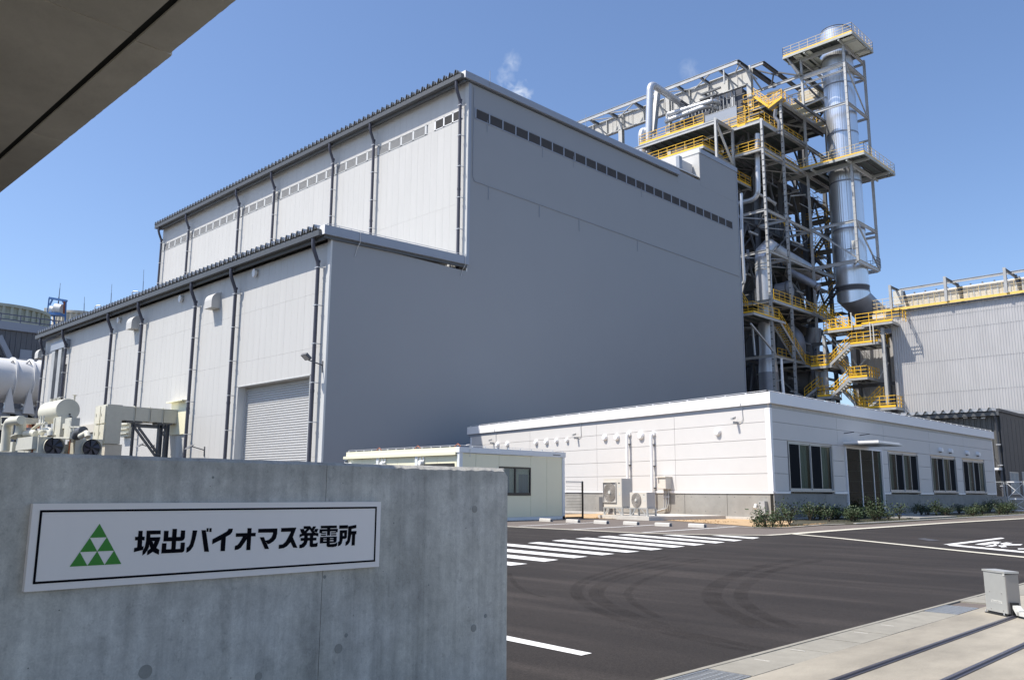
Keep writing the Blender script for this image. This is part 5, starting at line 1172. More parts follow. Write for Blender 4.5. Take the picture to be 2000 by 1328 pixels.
# darker set-back wing behind the stair tower
wg = thing('duct_house', 'grey corrugated wing behind the yellow stair tower, striped with shadows', 'industrial building', (-34, 95, 0))
WY = 90.5; w0 = P(1662, 700, y=WY); w1z = P(1700, 655, y=WY).z; wx0 = w0.x
mb = MB(); x = wx0
while x < px0-.05: 
    for (a, b) in (((0,0),(.2,0)),((.2,0),(.24,-.05)),((.24,-.05),(.34,-.05)),((.34,-.05),(.38,0))):
        mb.quad((x+a[0], WY+a[1], 0), (min(x+b[0], px0-.04), WY+b[1], 0), (min(x+b[0], px0-.04), WY+b[1], w1z), (x+a[0], WY+a[1], w1z))
    x += .38
mb.build('corrugated_wall', grey_sheet_m, wg); MB().box((wx0, WY+.04, 0), (px0-.05, 102, w1z-.1)).build('inner_wall', grey_sheet_m, wg)
# ================================================================== BOILER STEELWORK
XF = -41.0; LV = [15.18, 21.05, 26.42, 30.92, 37.86, 41.3, 45.0]
YC = [80.6, 85.35, 91.35]; XI = [-41.0, -44.54, -48.5, -53.5]
bf = thing('boiler_steel_frame', 'open galvanised steel frame of the boiler house behind the tall hall', 'steel frame', (-46, 90, 0))
def col(root, x, y, z0, z1, w=.25, m=steel_m, name='column'):
    return MB().hbeam((x, y, z0), (x, y, z1), w, w, (0,1,0), .035).build(name, m, root)
def bm(root, a, b, w=.22, h=.29, m=steel_m, name='beam'):
    if abs(a[0]-b[0]) > abs(a[1]-b[1]): w = min(w, .15)
    return MB().hbeam(a, b, w, h, (0,0,1), .03).build(name, m, root)
def br(root, a, b, w=.16, m=steel_m, name='brace'):
    return MB().bar(a, b, w, w).build(name, m, root)
tops = {80.6: 41.1, 85.35: 45.0, 91.35: 52.5}
for y in YC: col(bf, XF, y, 0, tops[y])
# dark cleats painting a ladder-like light pattern up the two outer columns
for y in YC[:2]:
    mb = MB(); z = 9.0
    while z < tops[y]-.6: mb.box((XF-.08, y-.155, z), (XF+.12, y-.128, z+.08)); z += .7
    mb.build('cleats', band_m, bf, kind='stuff')
col(bf, XI[1], 77.04, 30, 41.1); col(bf, XI[1], 80.6, 5, 41.1)
for x in XI[1:]:
    for y in YC+[97.3, 104]:
        if (x, y) in ((XI[1], 80.6),): continue
        col(bf, x, y, 0, 44.8 if y > 81 else 40.8, .42, steel_dark_m)
for i, z in enumerate(LV):
    for j, y in enumerate(YC):
        if z > tops[y]+.1: continue
        # beams running away to the left (sunlit faces)
        bm(bf, (XI[1]+.17, y, z-.17), (XF-.17, y, z-.17), m=steel_m)
        if y < 91: bm(bf, (XI[2], y, z-.2), (XI[1]-.17, y, z-.2), m=steel_dark_m); bm(bf, (XI[3], y, z-.2), (XI[2], y, z-.2), m=steel_dark_m)
    for (y0, y1) in zip(YC, YC[1:]):
        if z > tops[y0]+.1: continue
        bm(bf, (XF, y0+.17, z-.17), (XF, y1-.17, z-.17))
        for x in XI[1:3]: bm(bf, (x, y0+.2, z-.2), (x, y1-.2, z-.2), m=steel_dark_m)
    for x in XI[1:]:
        bm(bf, (x, 91.5, z-.2), (x, 97.3, z-.2), m=steel_dark_m); bm(bf, (x, 97.5, z-.2), (x, 104, z-.2), m=steel_dark_m)
# horizontal wind bracing at several levels and vertical X bracing inside
for z in (LV[3], LV[2], LV[4], LV[1]):
    for (a, b) in (((XF, 80.6), (XI[1], 85.35)), ((XI[1], 80.6), (XF, 85.35)), ((XF, 85.35), (XI[1], 91.35)), ((XI[1], 85.35), (XF, 91.35))):
        br(bf, (a[0], a[1], z-.22), (b[0], b[1], z-.22), .10)
        br(bf, (a[0]-3.7, a[1], z-.3), (b[0]-3.7, b[1], z-.3), .14, steel_dark_m)
br(bf, P(1470,612,x=XI[1]), P(1511,690,x=XI[1]+1.5), .18, steel_dark_m)
for (za, zb) in zip([6.0]+LV, LV):
    for x in (XI[1], XI[2]):
        for (y0, y1) in zip(YC+[97.3], YC[1:]+[97.3, 104]):
            if random.random() < .8: br(bf, (x, y0, za), (x, (y0+y1)/2, zb-.3), .2, steel_dark_m); br(bf, (x, y1, za), (x, (y0+y1)/2, zb-.3), .2, steel_dark_m)
    br(bf, (XI[2], 85.35, za), (XI[1], 85.35, zb-.3), .17, steel_dark_m)
br(bf, (XI[1], 91.35, LV[2]), (XF, 91.35, LV[1]+.2), .16)
br(bf, (XF, 91.5, 9.5), (XI[1], 85.0, 14.9), .2, steel_dark_m)
# roof truss over the boiler: ridge beam, deep plate girders, spacers and diagonals
GY, GZ, RY = 88.9, 52.3, 86.3
gx1 = P(1463, 132, y=GY).x
rA, rB = P(1134, 238, y=RY), P(1440, 118, y=RY); rz = rB.z
bm(bf, (rA.x-6, RY, rz-.2), (rB.x, RY, rz-.2), .5, .5, steel_m, 'ridge_beam')
bm(bf, (rB.x, RY, rz-.2), (rB.x, GY+.2, rz-.2), .4, .45, steel_dark_m)
segs_g = [(1150, 1187), (1187, 1214), (1219, 1300), (1313, 1458)]
def gxx(px, py): return P(px, py, y=GY).x
gp0 = [(gxx(1135, 268), gxx(1214, 236)), (gxx(1219, 236), gxx(1300, 205)), (gxx(1313, 190), gx1-.1)]
for a, b in gp0:
    mb = MB(); mb.box((a, GY-.03, GZ-2.15), (b, GY+.03, GZ-.1)); mb.box((a, GY-.3, GZ-.1), (b, GY+.3, GZ)).box((a, GY-.3, GZ-2.25), (b, GY+.3, GZ-2.15)); gd = mb.build('plate_girder', girder_m, bf)
    n = max(2, int((b-a)/2.4))
    for k in range(n+1): x = a+(b-a)*k/n; MB().box((x-.05, GY-.28, GZ-2.13), (x+.05, GY-.04, GZ-.12)).build('stiffener', girder_m, gd)
    w = 1.5
    for xx in (a+.1, b-w-.1): MB().box((xx, GY-.075, GZ-1.98), (xx+w, GY-.035, GZ-.25)).build('splice_plate', girder_m, gd)
    bt = MB()
    for xx in (a+.25, a+.85, a+1.4, b-1.45, b-.85, b-.25):
        for k in range(12): bt.box((xx-.035, GY-.1, GZ-1.9+k*.14), (xx+.035, GY-.076, GZ-1.84+k*.14))
    bt.build('bolts', steel_dark_m, gd, kind='stuff')
for px in (1150, 1187, 1236, 1266, 1320, 1365, 1402, 1440):
    x = P(px, 236-(px-1140)*.394, y=RY).x
    bm(bf, (x, RY+.2, rz-.2), (x, GY-.3, GZ-.25), .22, .28, steel_dark_m)
    br(bf, (x, RY, rz-.3), (x+1.3, GY-.3, GZ-2.1), .13); 
x = rB.x
for a, b in (((-50.5), (-54)), ((-58), (-54)), ((-62), (-66)), ((-70), (-66))): br(bf, (a, RY+.2, rz-.25), (b, GY-.3, GZ-.3), .13)
br(bf, (rA.x+4, RY, rz-.3), (rA.x+9, GY-.4, GZ-.4), .14); br(bf, P(1445,124,y=RY), P(1436,143,y=GY-.4), .14)
for x, z0 in ((gx1, 40.0), (gp0[1][0]-.5, 28), (gp0[2][0]-.6, 28)): col(bf, x, GY, z0, GZ+.1, .6, girder_m)
# second rafter to the right
e1, e2 = P(1490, 121, y=GY), None; e2 = P(1549, 162, x=e1.x)
bm(bf, (gx1+.3, GY, e1.z-.15), (e1.x, GY, e1.z-.15), .4, .4, steel_m); bm(bf, (e1.x, GY, e1.z-.15), (e1.x, P(1572,178,x=e1.x).y, e1.z-.15), .35, .4, steel_dark_m)
x = gx1; bm(bf, (x+.2, GY+.3, rz-.25), (x+.2, P(1510,165,x=x).y, rz-.25), .45, .5, steel_dark_m)
for (a, b) in (((1465,135),(1520,148)), ((1463,140),(1487,175)), ((1511,145),(1507,167)), ((1520,142),(1566,149))):
    br(bf, P(*a, y=90.5), P(*b, y=91.2), .16, steel_dark_m)
for zoff in (0, -1.15):
    q0, q1 = P(1485, 175, y=91.35), P(1562, 149.5, y=91.35); bm(bf, (q0.x-1, 91.35, q1.z+zoff), (XF-.2, 91.35, q1.z+zoff), .3, .34, steel_m)
br(bf, P(1575,150,x=XF), P(1610,180,x=XF+.5), .3, steel_dark_m); br(bf, P(1560,178,y=93), P(1612,160,y=93), .14); br(bf, P(1566,210,y=93), P(1612,190,y=93), .18)
br(bf, P(1572,165,y=95), P(1612,205,y=95), .22, steel_dark_m)

# decks -----------------------------------------------------------------
def deck(name, x0, x1, y0, y1, z, lab, grp, rails, under=under_m, toe=True, ribs=True, ym=yellow_m, cat='walkway', step=1.2):
    t = thing(name, lab, cat, ((x0+x1)/2, (y0+y1)/2, z), grp)
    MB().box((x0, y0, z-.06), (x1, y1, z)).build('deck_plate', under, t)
    fr = MB()
    for (a, b) in (((x0,y0),(x1,y0)), ((x1,y0),(x1,y1)), ((x0,y1),(x1,y1)), ((x0,y0),(x0,y1))): fr.bar((a[0], a[1], z-.19), (b[0], b[1], z-.19), .12, .24)
    fr.build('edge_channel', steel_m, t)
    if ribs:
        n = int((x1-x0)/1.1); 
        for i in range(1, n): x = x0+(x1-x0)*i/n; MB().bar((x, y0+.1, z-.16), (x, y1-.1, z-.16), .08, .18).build('joist', steel_dark_m, t)
    for k, pl in enumerate(rails):
        mb = MB(); railing(mb, [(p[0], p[1], z) for p in pl], 1.1, step, .04, 0); mb.build('railing', ym, t)
        tb = MB()
        for a, b in zip(pl, pl[1:]): tb.bar((a[0], a[1], z+.07), (b[0], b[1], z+.07), .03, .20)
        tb.build('toe_board', ym, t)
    return t
WG = 'platforms of the boiler house'
# west walkway at 41 m
w0, w1 = P(1249, 286, y=77.04).x, XI[1]
deck('walkway', w0, w1, 77.04, 80.4, 41.0, 'long yellow railed walkway running left above the hall roof', WG, [[(w0, 80.4), (w0, 77.04), (P(1374, 240, y=77.04).x, 77.04)]])
bm(bf, (w0-1.5, 77.0, 40.62), (w1, 77.0, 40.62), .3, .36, steel_m); bm(bf, (w1, 77.2, 40.9), (w1, 80.4, 40.9)); bm(bf, (w1, 77.2, 36.6), (w1, 80.4, 36.6)); br(bf, (w1, 77.2, 40.6), (w1, 80.4, 36.8), .2, girder_m)
q = P(1374, 284, y=77.04); q0 = P(1296, 312, y=77.04)
deck('walkway', q0.x-3, q.x, 77.04, 83, q.z, 'yellow railed platform just above the roof penthouse of the hall', WG, [[(q0.x-3, 77.04), (q.x, 77.04), (q.x, 81)]])
# upper right deck at 45 m with pale soffit
dx0 = P(1455, 225, y=85.5).x
t = deck('upper_deck', dx0, XF+.1, 85.45, 97.3, 45.05, 'high railed deck with pale soffit panels left of the chimney', WG, [[(dx0, 85.5), (XF+.05, 85.5), (XF+.05, 97.3)]], step=.9)
me = MB().box((0, 0, -.03), (1.55, 1.25, 0)).mesh('soffit_panel', under_light_m)
for i in range(3):
    for j in range(7):
        if random.random() < .85: obj('soffit_panel', me, t, loc=(dx0+.35+i*1.95, 85.9+j*1.62, 44.98))
for i in range(8): MB().bar((dx0, 85.75+i*1.62, 44.8), (XF, 85.75+i*1.62, 44.8), .12, .26).build('joist', steel_dark_m, t)
for i in range(4): MB().bar((dx0+.2+i*1.95, 85.5, 44.55), (dx0+.2+i*1.95, 97.3, 44.55), .16, .3).build('joist', steel_dark_m, t)
br(bf, (XF, 86, 41.5), (dx0+1, 92, 44.3), .2, steel_dark_m); br(bf, (XF, 91.35, 44.6), (dx0+2, 95, 44.6), .2); br(bf, (dx0+1, 88, 44.4), (XF-.4, 94, 44.4), .16)
bm(bf, (XF, 85.5, 44.8), (XF, 97.3, 44.8), .3, .4); bm(bf, (XF, 85.5, 41.2), (XF, 97.3, 41.2), .3, .36)
deck('walkway', XI[1]-3, XF-.3, 81.0, 91.2, LV[5]+.05, 'railed platform two levels under the roof truss, dark underneath', WG, [[(XI[1]-3, 80.9), (XF-.35, 80.9), (XF-.35, 91.2)]])
deck('walkway', XI[1]-2, XF-.6, 80.9, 91.0, LV[4]+.05, 'shaded platform behind the two outer boiler columns', WG, [[(XI[1]-2, 80.9), (XF-.6, 80.9), (XF-.6, 91)]])
q = P(1441, 354, x=XI[1]-.5); q2 = P(1467, 372, x=XI[1]-.5)
deck('walkway', XI[1]-5, XI[1]-.5, 76.5, q2.y, q.z+.15, 'short yellow platform seen just right of the tall gable edge', WG, [[(XI[1]-.5, 76.5), (XI[1]-.5, q2.y)]])
for i, z in enumerate(LV[:3]): MB().box((XI[1]-.2, 86.2+i, z-.02), (XF-.5, 96, z+.04)).build('floor_plate', under_m, bf)  # solid plates added to block sky light and darken the bays
for i, z in enumerate(LV[1:5]): MB().box((XI[3], 86, z-.02), (XI[1]-.3, 104, z+.04)).build('floor_plate', under_m, bf)
# light railings and stairs glimpsed between the frame and the chimney
bs = thing('rear_stairs', 'dark zigzag stairs glimpsed between the steel frame and the chimney', 'stairs', (-43, 99, 0))
for i, z in enumerate([22.5, 26.5, 30.5, 34.5, 46.5]):
    a, b = Vector((-44.6, 99.2, z)), Vector((-41.6, 99.2, z+3.6))
    if i % 2: a, b = Vector((-41.6, 99.2, z)), Vector((-44.6, 99.2, z+3.6))
    s = MB().bar(a, b, .06, .28).bar(a+Vector((0,1,0)), b+Vector((0,1,0)), .06, .28).build('stringer', steel_dark_m, bs)
    tr = MB().box((-.13, 0, 0), (.13, 1, .04)).mesh('tread', steel_dark_m)
    for k in range(13): p = a.lerp(b, (k+.5)/13); obj('tread', tr, bs, loc=p)
    mb = MB(); railing(mb, [a, b], 1.05, .9, .04, 0, False); mb.build('railing', yellow_m, bs)
    MB().box((-45.6, 98.6, z-.05), (-41, 100.6, z)).build('landing', under_m, bs)
    mb = MB(); railing(mb, [(-45.6, 98.6, z), (-41, 98.6, z)], 1.05, 1.1, .04, 0); mb.build('railing', yellow_m, bs)
for x in (-45.6, -41.0): col(bs, x, 100.7, 0, 50, .3, steel_dark_m)
deck('walkway', -44.5, -40.8, 95.6, 98.2, 49.0, 'pale railed landing high behind the truss beside the chimney', WG, [[(-44.5, 95.6), (-40.8, 95.6), (-40.8, 98.2)]], ym=yellow_pale_m)
MB().box((-44.4, 97.3, 49.0), (-41.4, 99, 51.2)).build('instrument_cabinet', beige_m, bs)

# boiler casing and ducts -------------------------------------------------
bc = thing('boiler_casing', 'boiler block deep inside the steel frame, coloured dark with shade', 'boiler', (-51, 94, 0))
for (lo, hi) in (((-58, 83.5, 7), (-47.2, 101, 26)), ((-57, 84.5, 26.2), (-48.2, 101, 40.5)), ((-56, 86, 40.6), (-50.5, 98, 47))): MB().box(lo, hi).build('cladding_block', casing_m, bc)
rb = MB().box((-.02, -.12, 0), (.06, .12, 14)).mesh('cladding_rib', steel_dark_m)
for i in range(9): obj('cladding_rib', rb, bc, loc=(-48.2, 85.5+i*1.9, 26.3)); obj('cladding_rib', rb, bc, loc=(-47.2, 84.5+i*1.9, 10))
for i in range(7): MB().box((-57.5, 83.3, 9+i*2.5), (-47.0, 83.45, 9.25+i*2.5)).build('buckstay', steel_dark_m, bc)
MB().box((-47.2, 83.5, 12), (-46.9, 100, 12.4)).build('buckstay', steel_dark_m, bc)
# dark glimpsed hopper room left, under the truss
hp = thing('hopper_house', 'dark slatted enclosure under the plate girder above the hall roof', 'enclosure', (-60, 92, 40))
MB().box((-75, 91, 30), (-52, 100, 47.2)).build('enclosure', casing_m, hp)
for i in range(6): MB().box((-72+i*3.1, 90.9, 45), (-71.7+i*3.1, 91, 46)).build('slot', bracket_m, hp)
for i in range(12): MB().bar((-72+i*1.7, 90.8, 36), (-72+i*1.7, 90.8, 42), .12, .12).build('slat', steel_m, hp)
br(hp, (-74, 90.6, 45.5), (-55, 90.6, 41), .3, girder_m); bm(hp, (-75, 90.7, 42.2), (-52, 90.7, 42.2), .3, .4, steel_m)
# big vertical silver duct behind the outer columns, with bevelled elbow running right and back
dy = 82.4; dtop = P(1490, 508, y=dy); dx = dtop.x
sd_ = thing('silver_riser_duct', 'thick silver duct rising behind the outer columns and bending back', 'duct', (dx, dy, 0)); R_ = 15.2/FPX*(dtop-EYE).dot(_f)
zz = [P(1492, py, y=dy).z for py in (765, 745, 729, 702, 688, 668, 660, 645, 615, 545)]
mb = MB(); mb.tube([(dx, dy, zz[-1]), (dx, dy, dtop.z+.2)], R_, 28); mb.build('upper_duct', silver_m, sd_)
mb = MB(); mb.tube([(dx, dy, zz[0]-3), (dx, dy, zz[2])], R_*1.22, 28, True); mb.build('lower_duct', dull_duct_m, sd_)
mb = MB(); mb.tube([(dx, dy, zz[2]), (dx, dy, zz[4]), (dx, dy, zz[6]), (dx, dy, zz[8])], R_, 28, True, [R_*1.22, R_*1.0, R_*.98, R_*1.0]); mb.build('cone_section', silver_m, sd_)
mb = MB(); mb.tube([(dx, dy, zz[8]), (dx, dy, zz[9])], R_*1.0, 28); mb.build('middle_duct', silver_m, sd_)
for py in (518, 524, 530): z = P(1492, py, y=dy).z; MB().tube([(dx, dy, z), (dx, dy, z+.12)], R_*1.05, 28).build('expansion_ring', steel_m, sd_)
ze = P(1492, 490, y=dy).z
mb = MB(); mb.tube([(dx, dy, dtop.z+.1), (dx, dy+.1, ze-.2), (dx, dy+1.5, ze+.9), (dx, dy+4, ze+.55), (dx, dy+13, ze-.2)], R_, 24, True, [R_, R_, R_*.95, R_*.95, R_*.95]); mb.build('elbow_duct', silver_m, sd_)
# slim silver pipe with long bend
sp_ = thing('silver_pipe', 'slim silver pipe dropping and bending left inside the frame', 'pipe', (-43, 82, 25))
def pt(px, py, y): return tuple(P(px, py, y=y))
yy = 81.8
MB().tube(bend([P(1479,262,y=yy), P(1479,300,y=yy), P(1481,388,y=yy), P(1440,398,y=yy+.2)], 1.1), .27, 14).build('pipe', silver_m, sp_)
MB().tube(bend([P(1448,378,y=80), P(1449,450,y=80), P(1454,552,y=80), P(1446,556,y=80)], .4), .16, 12).build('pipe', silver_m, sp_)
for (a, b, r, y, lab) in ((( (1515,214),(1513,230),(1522,240),(1521,262) ), None, .2, 84, 'short silver pipe under the upper deck beside the second column'), (((1540,530),(1570,545),(1600,562)), None, .4, 88, 'dull duct sloping back across the dark bay'),
    (((1536,640),(1560,660),(1560,700)), None, .75, 90, 'dull round duct with elbow low behind the stairs'), (((1590,640),(1588,665),(1560,700)), None, .8, 93, 'dull round duct leaning left beside the stairs'), (((1575,700),(1650,712)), None, 1.1, 95, 'dull round duct lying low in the dark bay'), (((1530,745),(1600,745)), None, 2.0, 93, 'large dark drum low in the dark bay'),
    (((1518,570),(1545,565)), None, .9, 86, 'short dull drum behind the yellow railing'), (((1440,640),(1470,640),(1475,700)), None, .12, 81, 'thin grey pipe beside the hall gable')):
    p0_ = P(*a[0], y=y); tt_ = thing('round_duct', lab, 'duct', tuple(p0_)); MB().tube(bend([P(*q, y=y+i*.15) for i, q in enumerate(a)], r*1.2), r, 18).build('duct_body', dull_duct_m if r > .15 else silver_m, tt_)
    d0 = P(*a[-1], y=y+(len(a)-1)*.15); d1 = P(*a[-2], y=y+(len(a)-2)*.15); v = (d0-d1).normalized(); MB().tube([d0-v*.35, d0-v*.2], r*1.12, 18).build('flange', steel_dark_m, tt_)
# roof pipes
rp = thing('vertical_vent_pipe', 'tall silver vent pipe with rounded elbow at the top of the frame', 'pipe', tuple(P(1268,250,y=79)))
MB().tube(bend([P(1266,300,y=79), P(1270,163,y=79), tuple(P(1270,163,y=79)+Vector((0,7,-.3))), tuple(P(1270,163,y=79)+Vector((0,7,-2.5)))], 1.0, 8), .42, 20).build('pipe', silver_m, rp)
rp = thing('small_vent_pipe', 'short silver pipe curving over beside the tall vent pipe', 'pipe', tuple(P(1253,290,y=78.5)))
MB().tube(bend([P(1254,300,y=78.5), P(1252,257,y=78.5), P(1264,254,y=79.5), P(1266,262,y=79.5)], .9, 8), .40, 18).build('pipe', silver_m, rp)
for i, (a, b, c) in enumerate((((1306,224),(1394,197),(1404,203)), ((1300,238),(1380,207),(1400,212)))):
    t = thing('header_pipe', ('upper' if i == 0 else 'lower')+' of two long silver pipes lying before the plate girder', 'pipe', tuple(P(*a, y=84)), 'long pipes before the plate girder'); MB().tube(bend([P(*a, y=84), P(*b, y=84), P(*c, y=86)], 1.0), .30, 16).build('pipe', silver_m, t)
t = thing('leaning_post', 'pale leaning steel post beside the tall vent pipe', 'post', tuple(P(1276,262,y=80))); MB().hbeam(P(1276,262,y=80), P(1285,176,y=84), .5, .6, (0,1,0)).build('post', girder_m, t)
t = thing('screen_panel', 'pale blue grey sheet screen on the walkway beside the stairs', 'panel', tuple(P(1410,240,y=81))); 
xa, xb = P(1377,230,y=81).x, P(1439,225,y=81).x; MB().box((xa, 81, 41.0), (xb, 81.1, P(1438,207,y=81).z)).build('sheet', trim_m, t); MB().box((xa, 80.98, P(1438,207,y=81).z), (xb, 81.12, P(1438,207,y=81).z+.06)).build('cap', steel_m, t)
deck('walkway', xa-.5, XI[1]+3.3, 80.7, 84.5, 41.05, 'walkway piece carrying the pale screen panel', WG, [[(P(1440,240,y=80.7).x, 80.7), (P(1455,236,y=80.7).x, 80.7)]])
# yellow stair flight at the top
us = thing('upper_stairs', 'bright yellow railed stairs at the top of the boiler frame', 'stairs', tuple(P(1480,210,y=84.8)))
a, b = P(1501,209,y=84.8), P(1472,188,y=84.8); a2, b2 = P(1500,211,y=84.8), P(1527,190,y=84.8)
for (p, q) in ((a, b), (a2, b2)):
    for off in (0, .9):
        o_ = Vector((0, off, 0)); MB().bar(p+o_, q+o_, .08, .26).build('stringer', yellow_m, us); mb = MB(); railing(mb, [p+o_, q+o_], 1.0, .6, .045, 0); mb.build('railing', yellow_m, us)
    for k in range(10): c = p.lerp(q, (k+.5)/10); MB().box((c.x-.12, c.y, c.z), (c.x+.12, c.y+.9, c.z+.04)).build('tread', steel_m, us)
mb = MB(); railing(mb, [P(1453,222,y=84.8), P(1472,217,y=84.8)], 2.2, .7, .05, 0); mb.build('railing', yellow_m, us)
mb = MB(); railing(mb, [P(1440,243,y=82), P(1456,238,y=82)], 1.9, .7, .05, 0); mb.build('railing', yellow_m, us)

# lower levels: walkways at 21 m and 15 m ---------------------------------
deck('walkway', -46, XF+.1, 81.0, 95.0, 21.08, 'yellow railed gallery running back past the outer columns', WG, [[(XF+.05, 81.3), (XF+.05, 95.0)]], ym=yellow_m)
QY, QX, QZ = 79.68, XF, 19.0
deck('walkway', -46.5, XF+.15, 76.6, 83.4, 19.0, 'yellow railed landing at the edge of the tall gable', WG, [[(-46.5, 76.6), (XF+.1, 76.6), (XF+.1, 82.2)]])
br(bf, P(1466,632,x=XF), P(1515,692,x=XF), .16)
def flight(root, a, b, w, wdir, ym=yellow_m, m=steel_m, rails=(0, 1)):
    a, b = Vector(a), Vector(b); wv = Vector(wdir)*w; n = max(5, int(abs(b.z-a.z)/.21))
    for o_ in (Vector((0,0,0)), wv): MB().bar(a+o_, b+o_, .07, .26).build('stringer', m, root)
    d = Vector((b.x-a.x, b.y-a.y, 0)).normalized()*.13
    me = MB().obox(-d, d*2, wv, (0,0,.035)).mesh('tread', deck_m)
    for k in range(n): obj('tread', me, root, loc=a.lerp(b, (k+.5)/n))
    for r_ in rails:
        mb = MB(); railing(mb, [a+wv*r_, b+wv*r_], 1.1, .85, .045, 0); mb.build('railing', ym, root)
ls = thing('gable_stairs', 'dark underside of stairs stepping down right from the landing by the gable', 'stairs', (XF, 82, 17))
f0, f1 = Vector((XF-.9, 82.2, 19.0)), P(1556, 695, x=XF-.9); flight(ls, f0, (f1.x, f1.y, 14.9), .95, (1,0,0))
mb = MB(); railing(mb, [(XF-3.5, 78.5, 22.2), (XF-1.2, 76.9, 20.2), (XF-.6, 76.9, 19.2)], 1.1, .7, .045, 0); mb.build('railing', yellow_m, ls)
lz = 14.9; ly = f1.y
deck('walkway', XF-3, XF+.15, ly, ly+3.2, lz, 'small yellow landing at the foot of the dark stairs', WG, [[(XF+.1, ly), (XF+.1, ly+3.2)]], step=.7)

# chimney ------------------------------------------------------------------
CX, CY, CR = -37.88, 94.4, 1.74
ck = thing('chimney', 'tall silver chimney with ribbed metal cladding and dark top rim', 'chimney', (CX, CY, 0))
def ribbed(root, z0, z1, r, name='shell_section', m=stack_m, seg=144):
    mb = MB(); vs = []
    for z in (z0, z1):
        for k in range(seg): rr = r + (.012 if k % 3 == 0 else 0); a = 2*math.pi*k/seg; vs.append((CX+rr*math.cos(a), CY+rr*math.sin(a), z))
    mb._add(vs, [(k, (k+1) % seg, seg+(k+1) % seg, seg+k) for k in range(seg)], False); return mb.build(name, m, root)
zt = 55.6; zsec = [27.3, 30.8, 36.5, 42.5, 48.6, 52.0, zt]
for z0, z1 in zip(zsec, zsec[1:]): ribbed(ck, z0+.02, z1-.02, CR)
for z in zsec[1:-1]: MB().tube([(CX, CY, z-.09), (CX, CY, z+.09)], CR+.035, 64, False).build('seam_band', dull_duct_m, ck)
MB().tube([(CX, CY, zt-.1), (CX, CY, zt)], CR-.25, 48, True).build('flue_mouth', gap_m, ck)
rim = MB(); rim.tube([(CX, CY, zt), (CX, CY, zt+.05)], CR+.05, 48); rim.build('rim', silver_m, ck)
rr = MB(); rr.tube([(CX+(CR-.1)*math.cos(a), CY+(CR-.1)*math.sin(a), zt+.28) for a in [i*math.pi/20 for i in range(41)]], .05, 6, False)
for i in range(10): a = i*math.pi/5; rr.bar((CX+(CR-.1)*math.cos(a), CY+(CR-.1)*math.sin(a), zt), (CX+(CR-.1)*math.cos(a), CY+(CR-.1)*math.sin(a), zt+.3), .06, .06)
rr.build('lightning_ring', band_m, ck)
zb_ = P(1665, 567, y=CY).z
MB().tube([(CX, CY, zb_-.26), (CX, CY, zb_+.26)], CR+.045, 64).build('expansion_joint', band_m, ck)
MB().tube([(CX, CY, zb_-.36), (CX, CY, zb_-.27)], CR+.09, 64).build('expansion_collar', dull_duct_m, ck)
MB().tube([(CX, CY, zb_+.27), (CX, CY, zb_+.36)], CR+.09, 64).build('expansion_collar', dull_duct_m, ck)
el = MB(); seg = 96; prof_b = []
pz = P(1665, 588, y=CY).z
for k in range(seg):
    a = 2*math.pi*k/seg; x, y = CX+(CR+.02)*math.cos(a), CY+(CR+.02)*math.sin(a); prof_b.append((x, y, 22.9+(y-CY)*.55+.2))
el._add([(CX+(CR+.02)*math.cos(2*math.pi*k/seg), CY+(CR+.02)*math.sin(2*math.pi*k/seg), 27.31) for k in range(seg)] + prof_b, [(k, seg+k, seg+(k+1) % seg, (k+1) % seg) for k in range(seg)]); el.build('lower_shell', stack_m, ck)
bd = MB(); tgt = [Vector((p[0], p[1]+0, p[2])) for p in prof_b]; dv = Vector((0.6, 14.0, -4.4)); ed = Vector((0, 2.2, 2.2))
bd._add(prof_b + [tuple(p+dv) for p in tgt], [(k, seg+k, seg+(k+1) % seg, (k+1) % seg) for k in range(seg)], True); bd.build('breech_duct', dull_duct_m, ck)
MB().box((CX-1.7, CY+4.5, 18.6), (CX+8, CY+9.5, 22.2)).build('breech_header', dull_duct_m, ck)
# chimney frame
cf = thing('support_frame', 'slender steel frame with platforms wrapped round the chimney', 'steel frame', (CX, CY, 0))
X4, X5, Y4, Y5 = XF, -35.85, 91.35, 97.25
for (x, y, z0, z1) in ((X5, Y4, 26.3, 52.5), (X5, Y5, 26.3, 52.5), (X4, Y5, 26.3, 52.5)):
    MB().hbeam((x, y, z0), (x, y, z1), .26, .26, (0,1,0), .03).build('column', steel_m, cf)
mb = MB(); z = 27
while z < 52: mb.box((X5-.1, Y4-.16, z), (X5+.1, Y4-.132, z+.06)); z += .8
mb.build('cleats', bracket_m, cf, kind='stuff')
cl = [26.5, 31.1, P(1650.8, 199, y=Y4).z, P(1650.8, 118.5, y=Y4).z]
for z in cl + [37.7, 52.2]:
    for (a, b) in (((X4, Y4), (X5, Y4)), ((X5, Y4), (X5, Y5)), ((X4, Y5), (X5, Y5)), ((X4, Y4), (X4, Y5))):
        d = Vector((b[0]-a[0], b[1]-a[1], 0)).normalized()*.14; bm(cf, (a[0]+d.x, a[1]+d.y, z-.15), (b[0]-d.x, b[1]-d.y, z-.15), .22, .30 if z not in cl[:1] else .42)
for z in (cl[3], cl[3]-.65): bm(cf, (X4+.15, Y4-.05, z-.5), (X5-.15, Y4-.05, z-.5), .18, .2)
for (z0, z1) in ((cl[3], cl[2]),): br(cf, (X5, Y4+.2, z0-.3), (X5, Y5-.1, z1-.1), .14)
br(cf, (X5, Y4+.2, 31.0), (X5, Y5-.1, 26.7), .16); br(cf, (X4+.2, Y4, 30.9), (X5-.2, Y4, 26.8), .17); br(cf, (X5, Y5, 42.3), (X5-2.3, Y5, 42.3), .2); br(cf, (X5, Y5, 30.4), (X5-2, Y5+0, 30.4), .25)
br(cf, (X5, Y5-.3, 52.2), (X5, Y5+0, 47.2), .1)
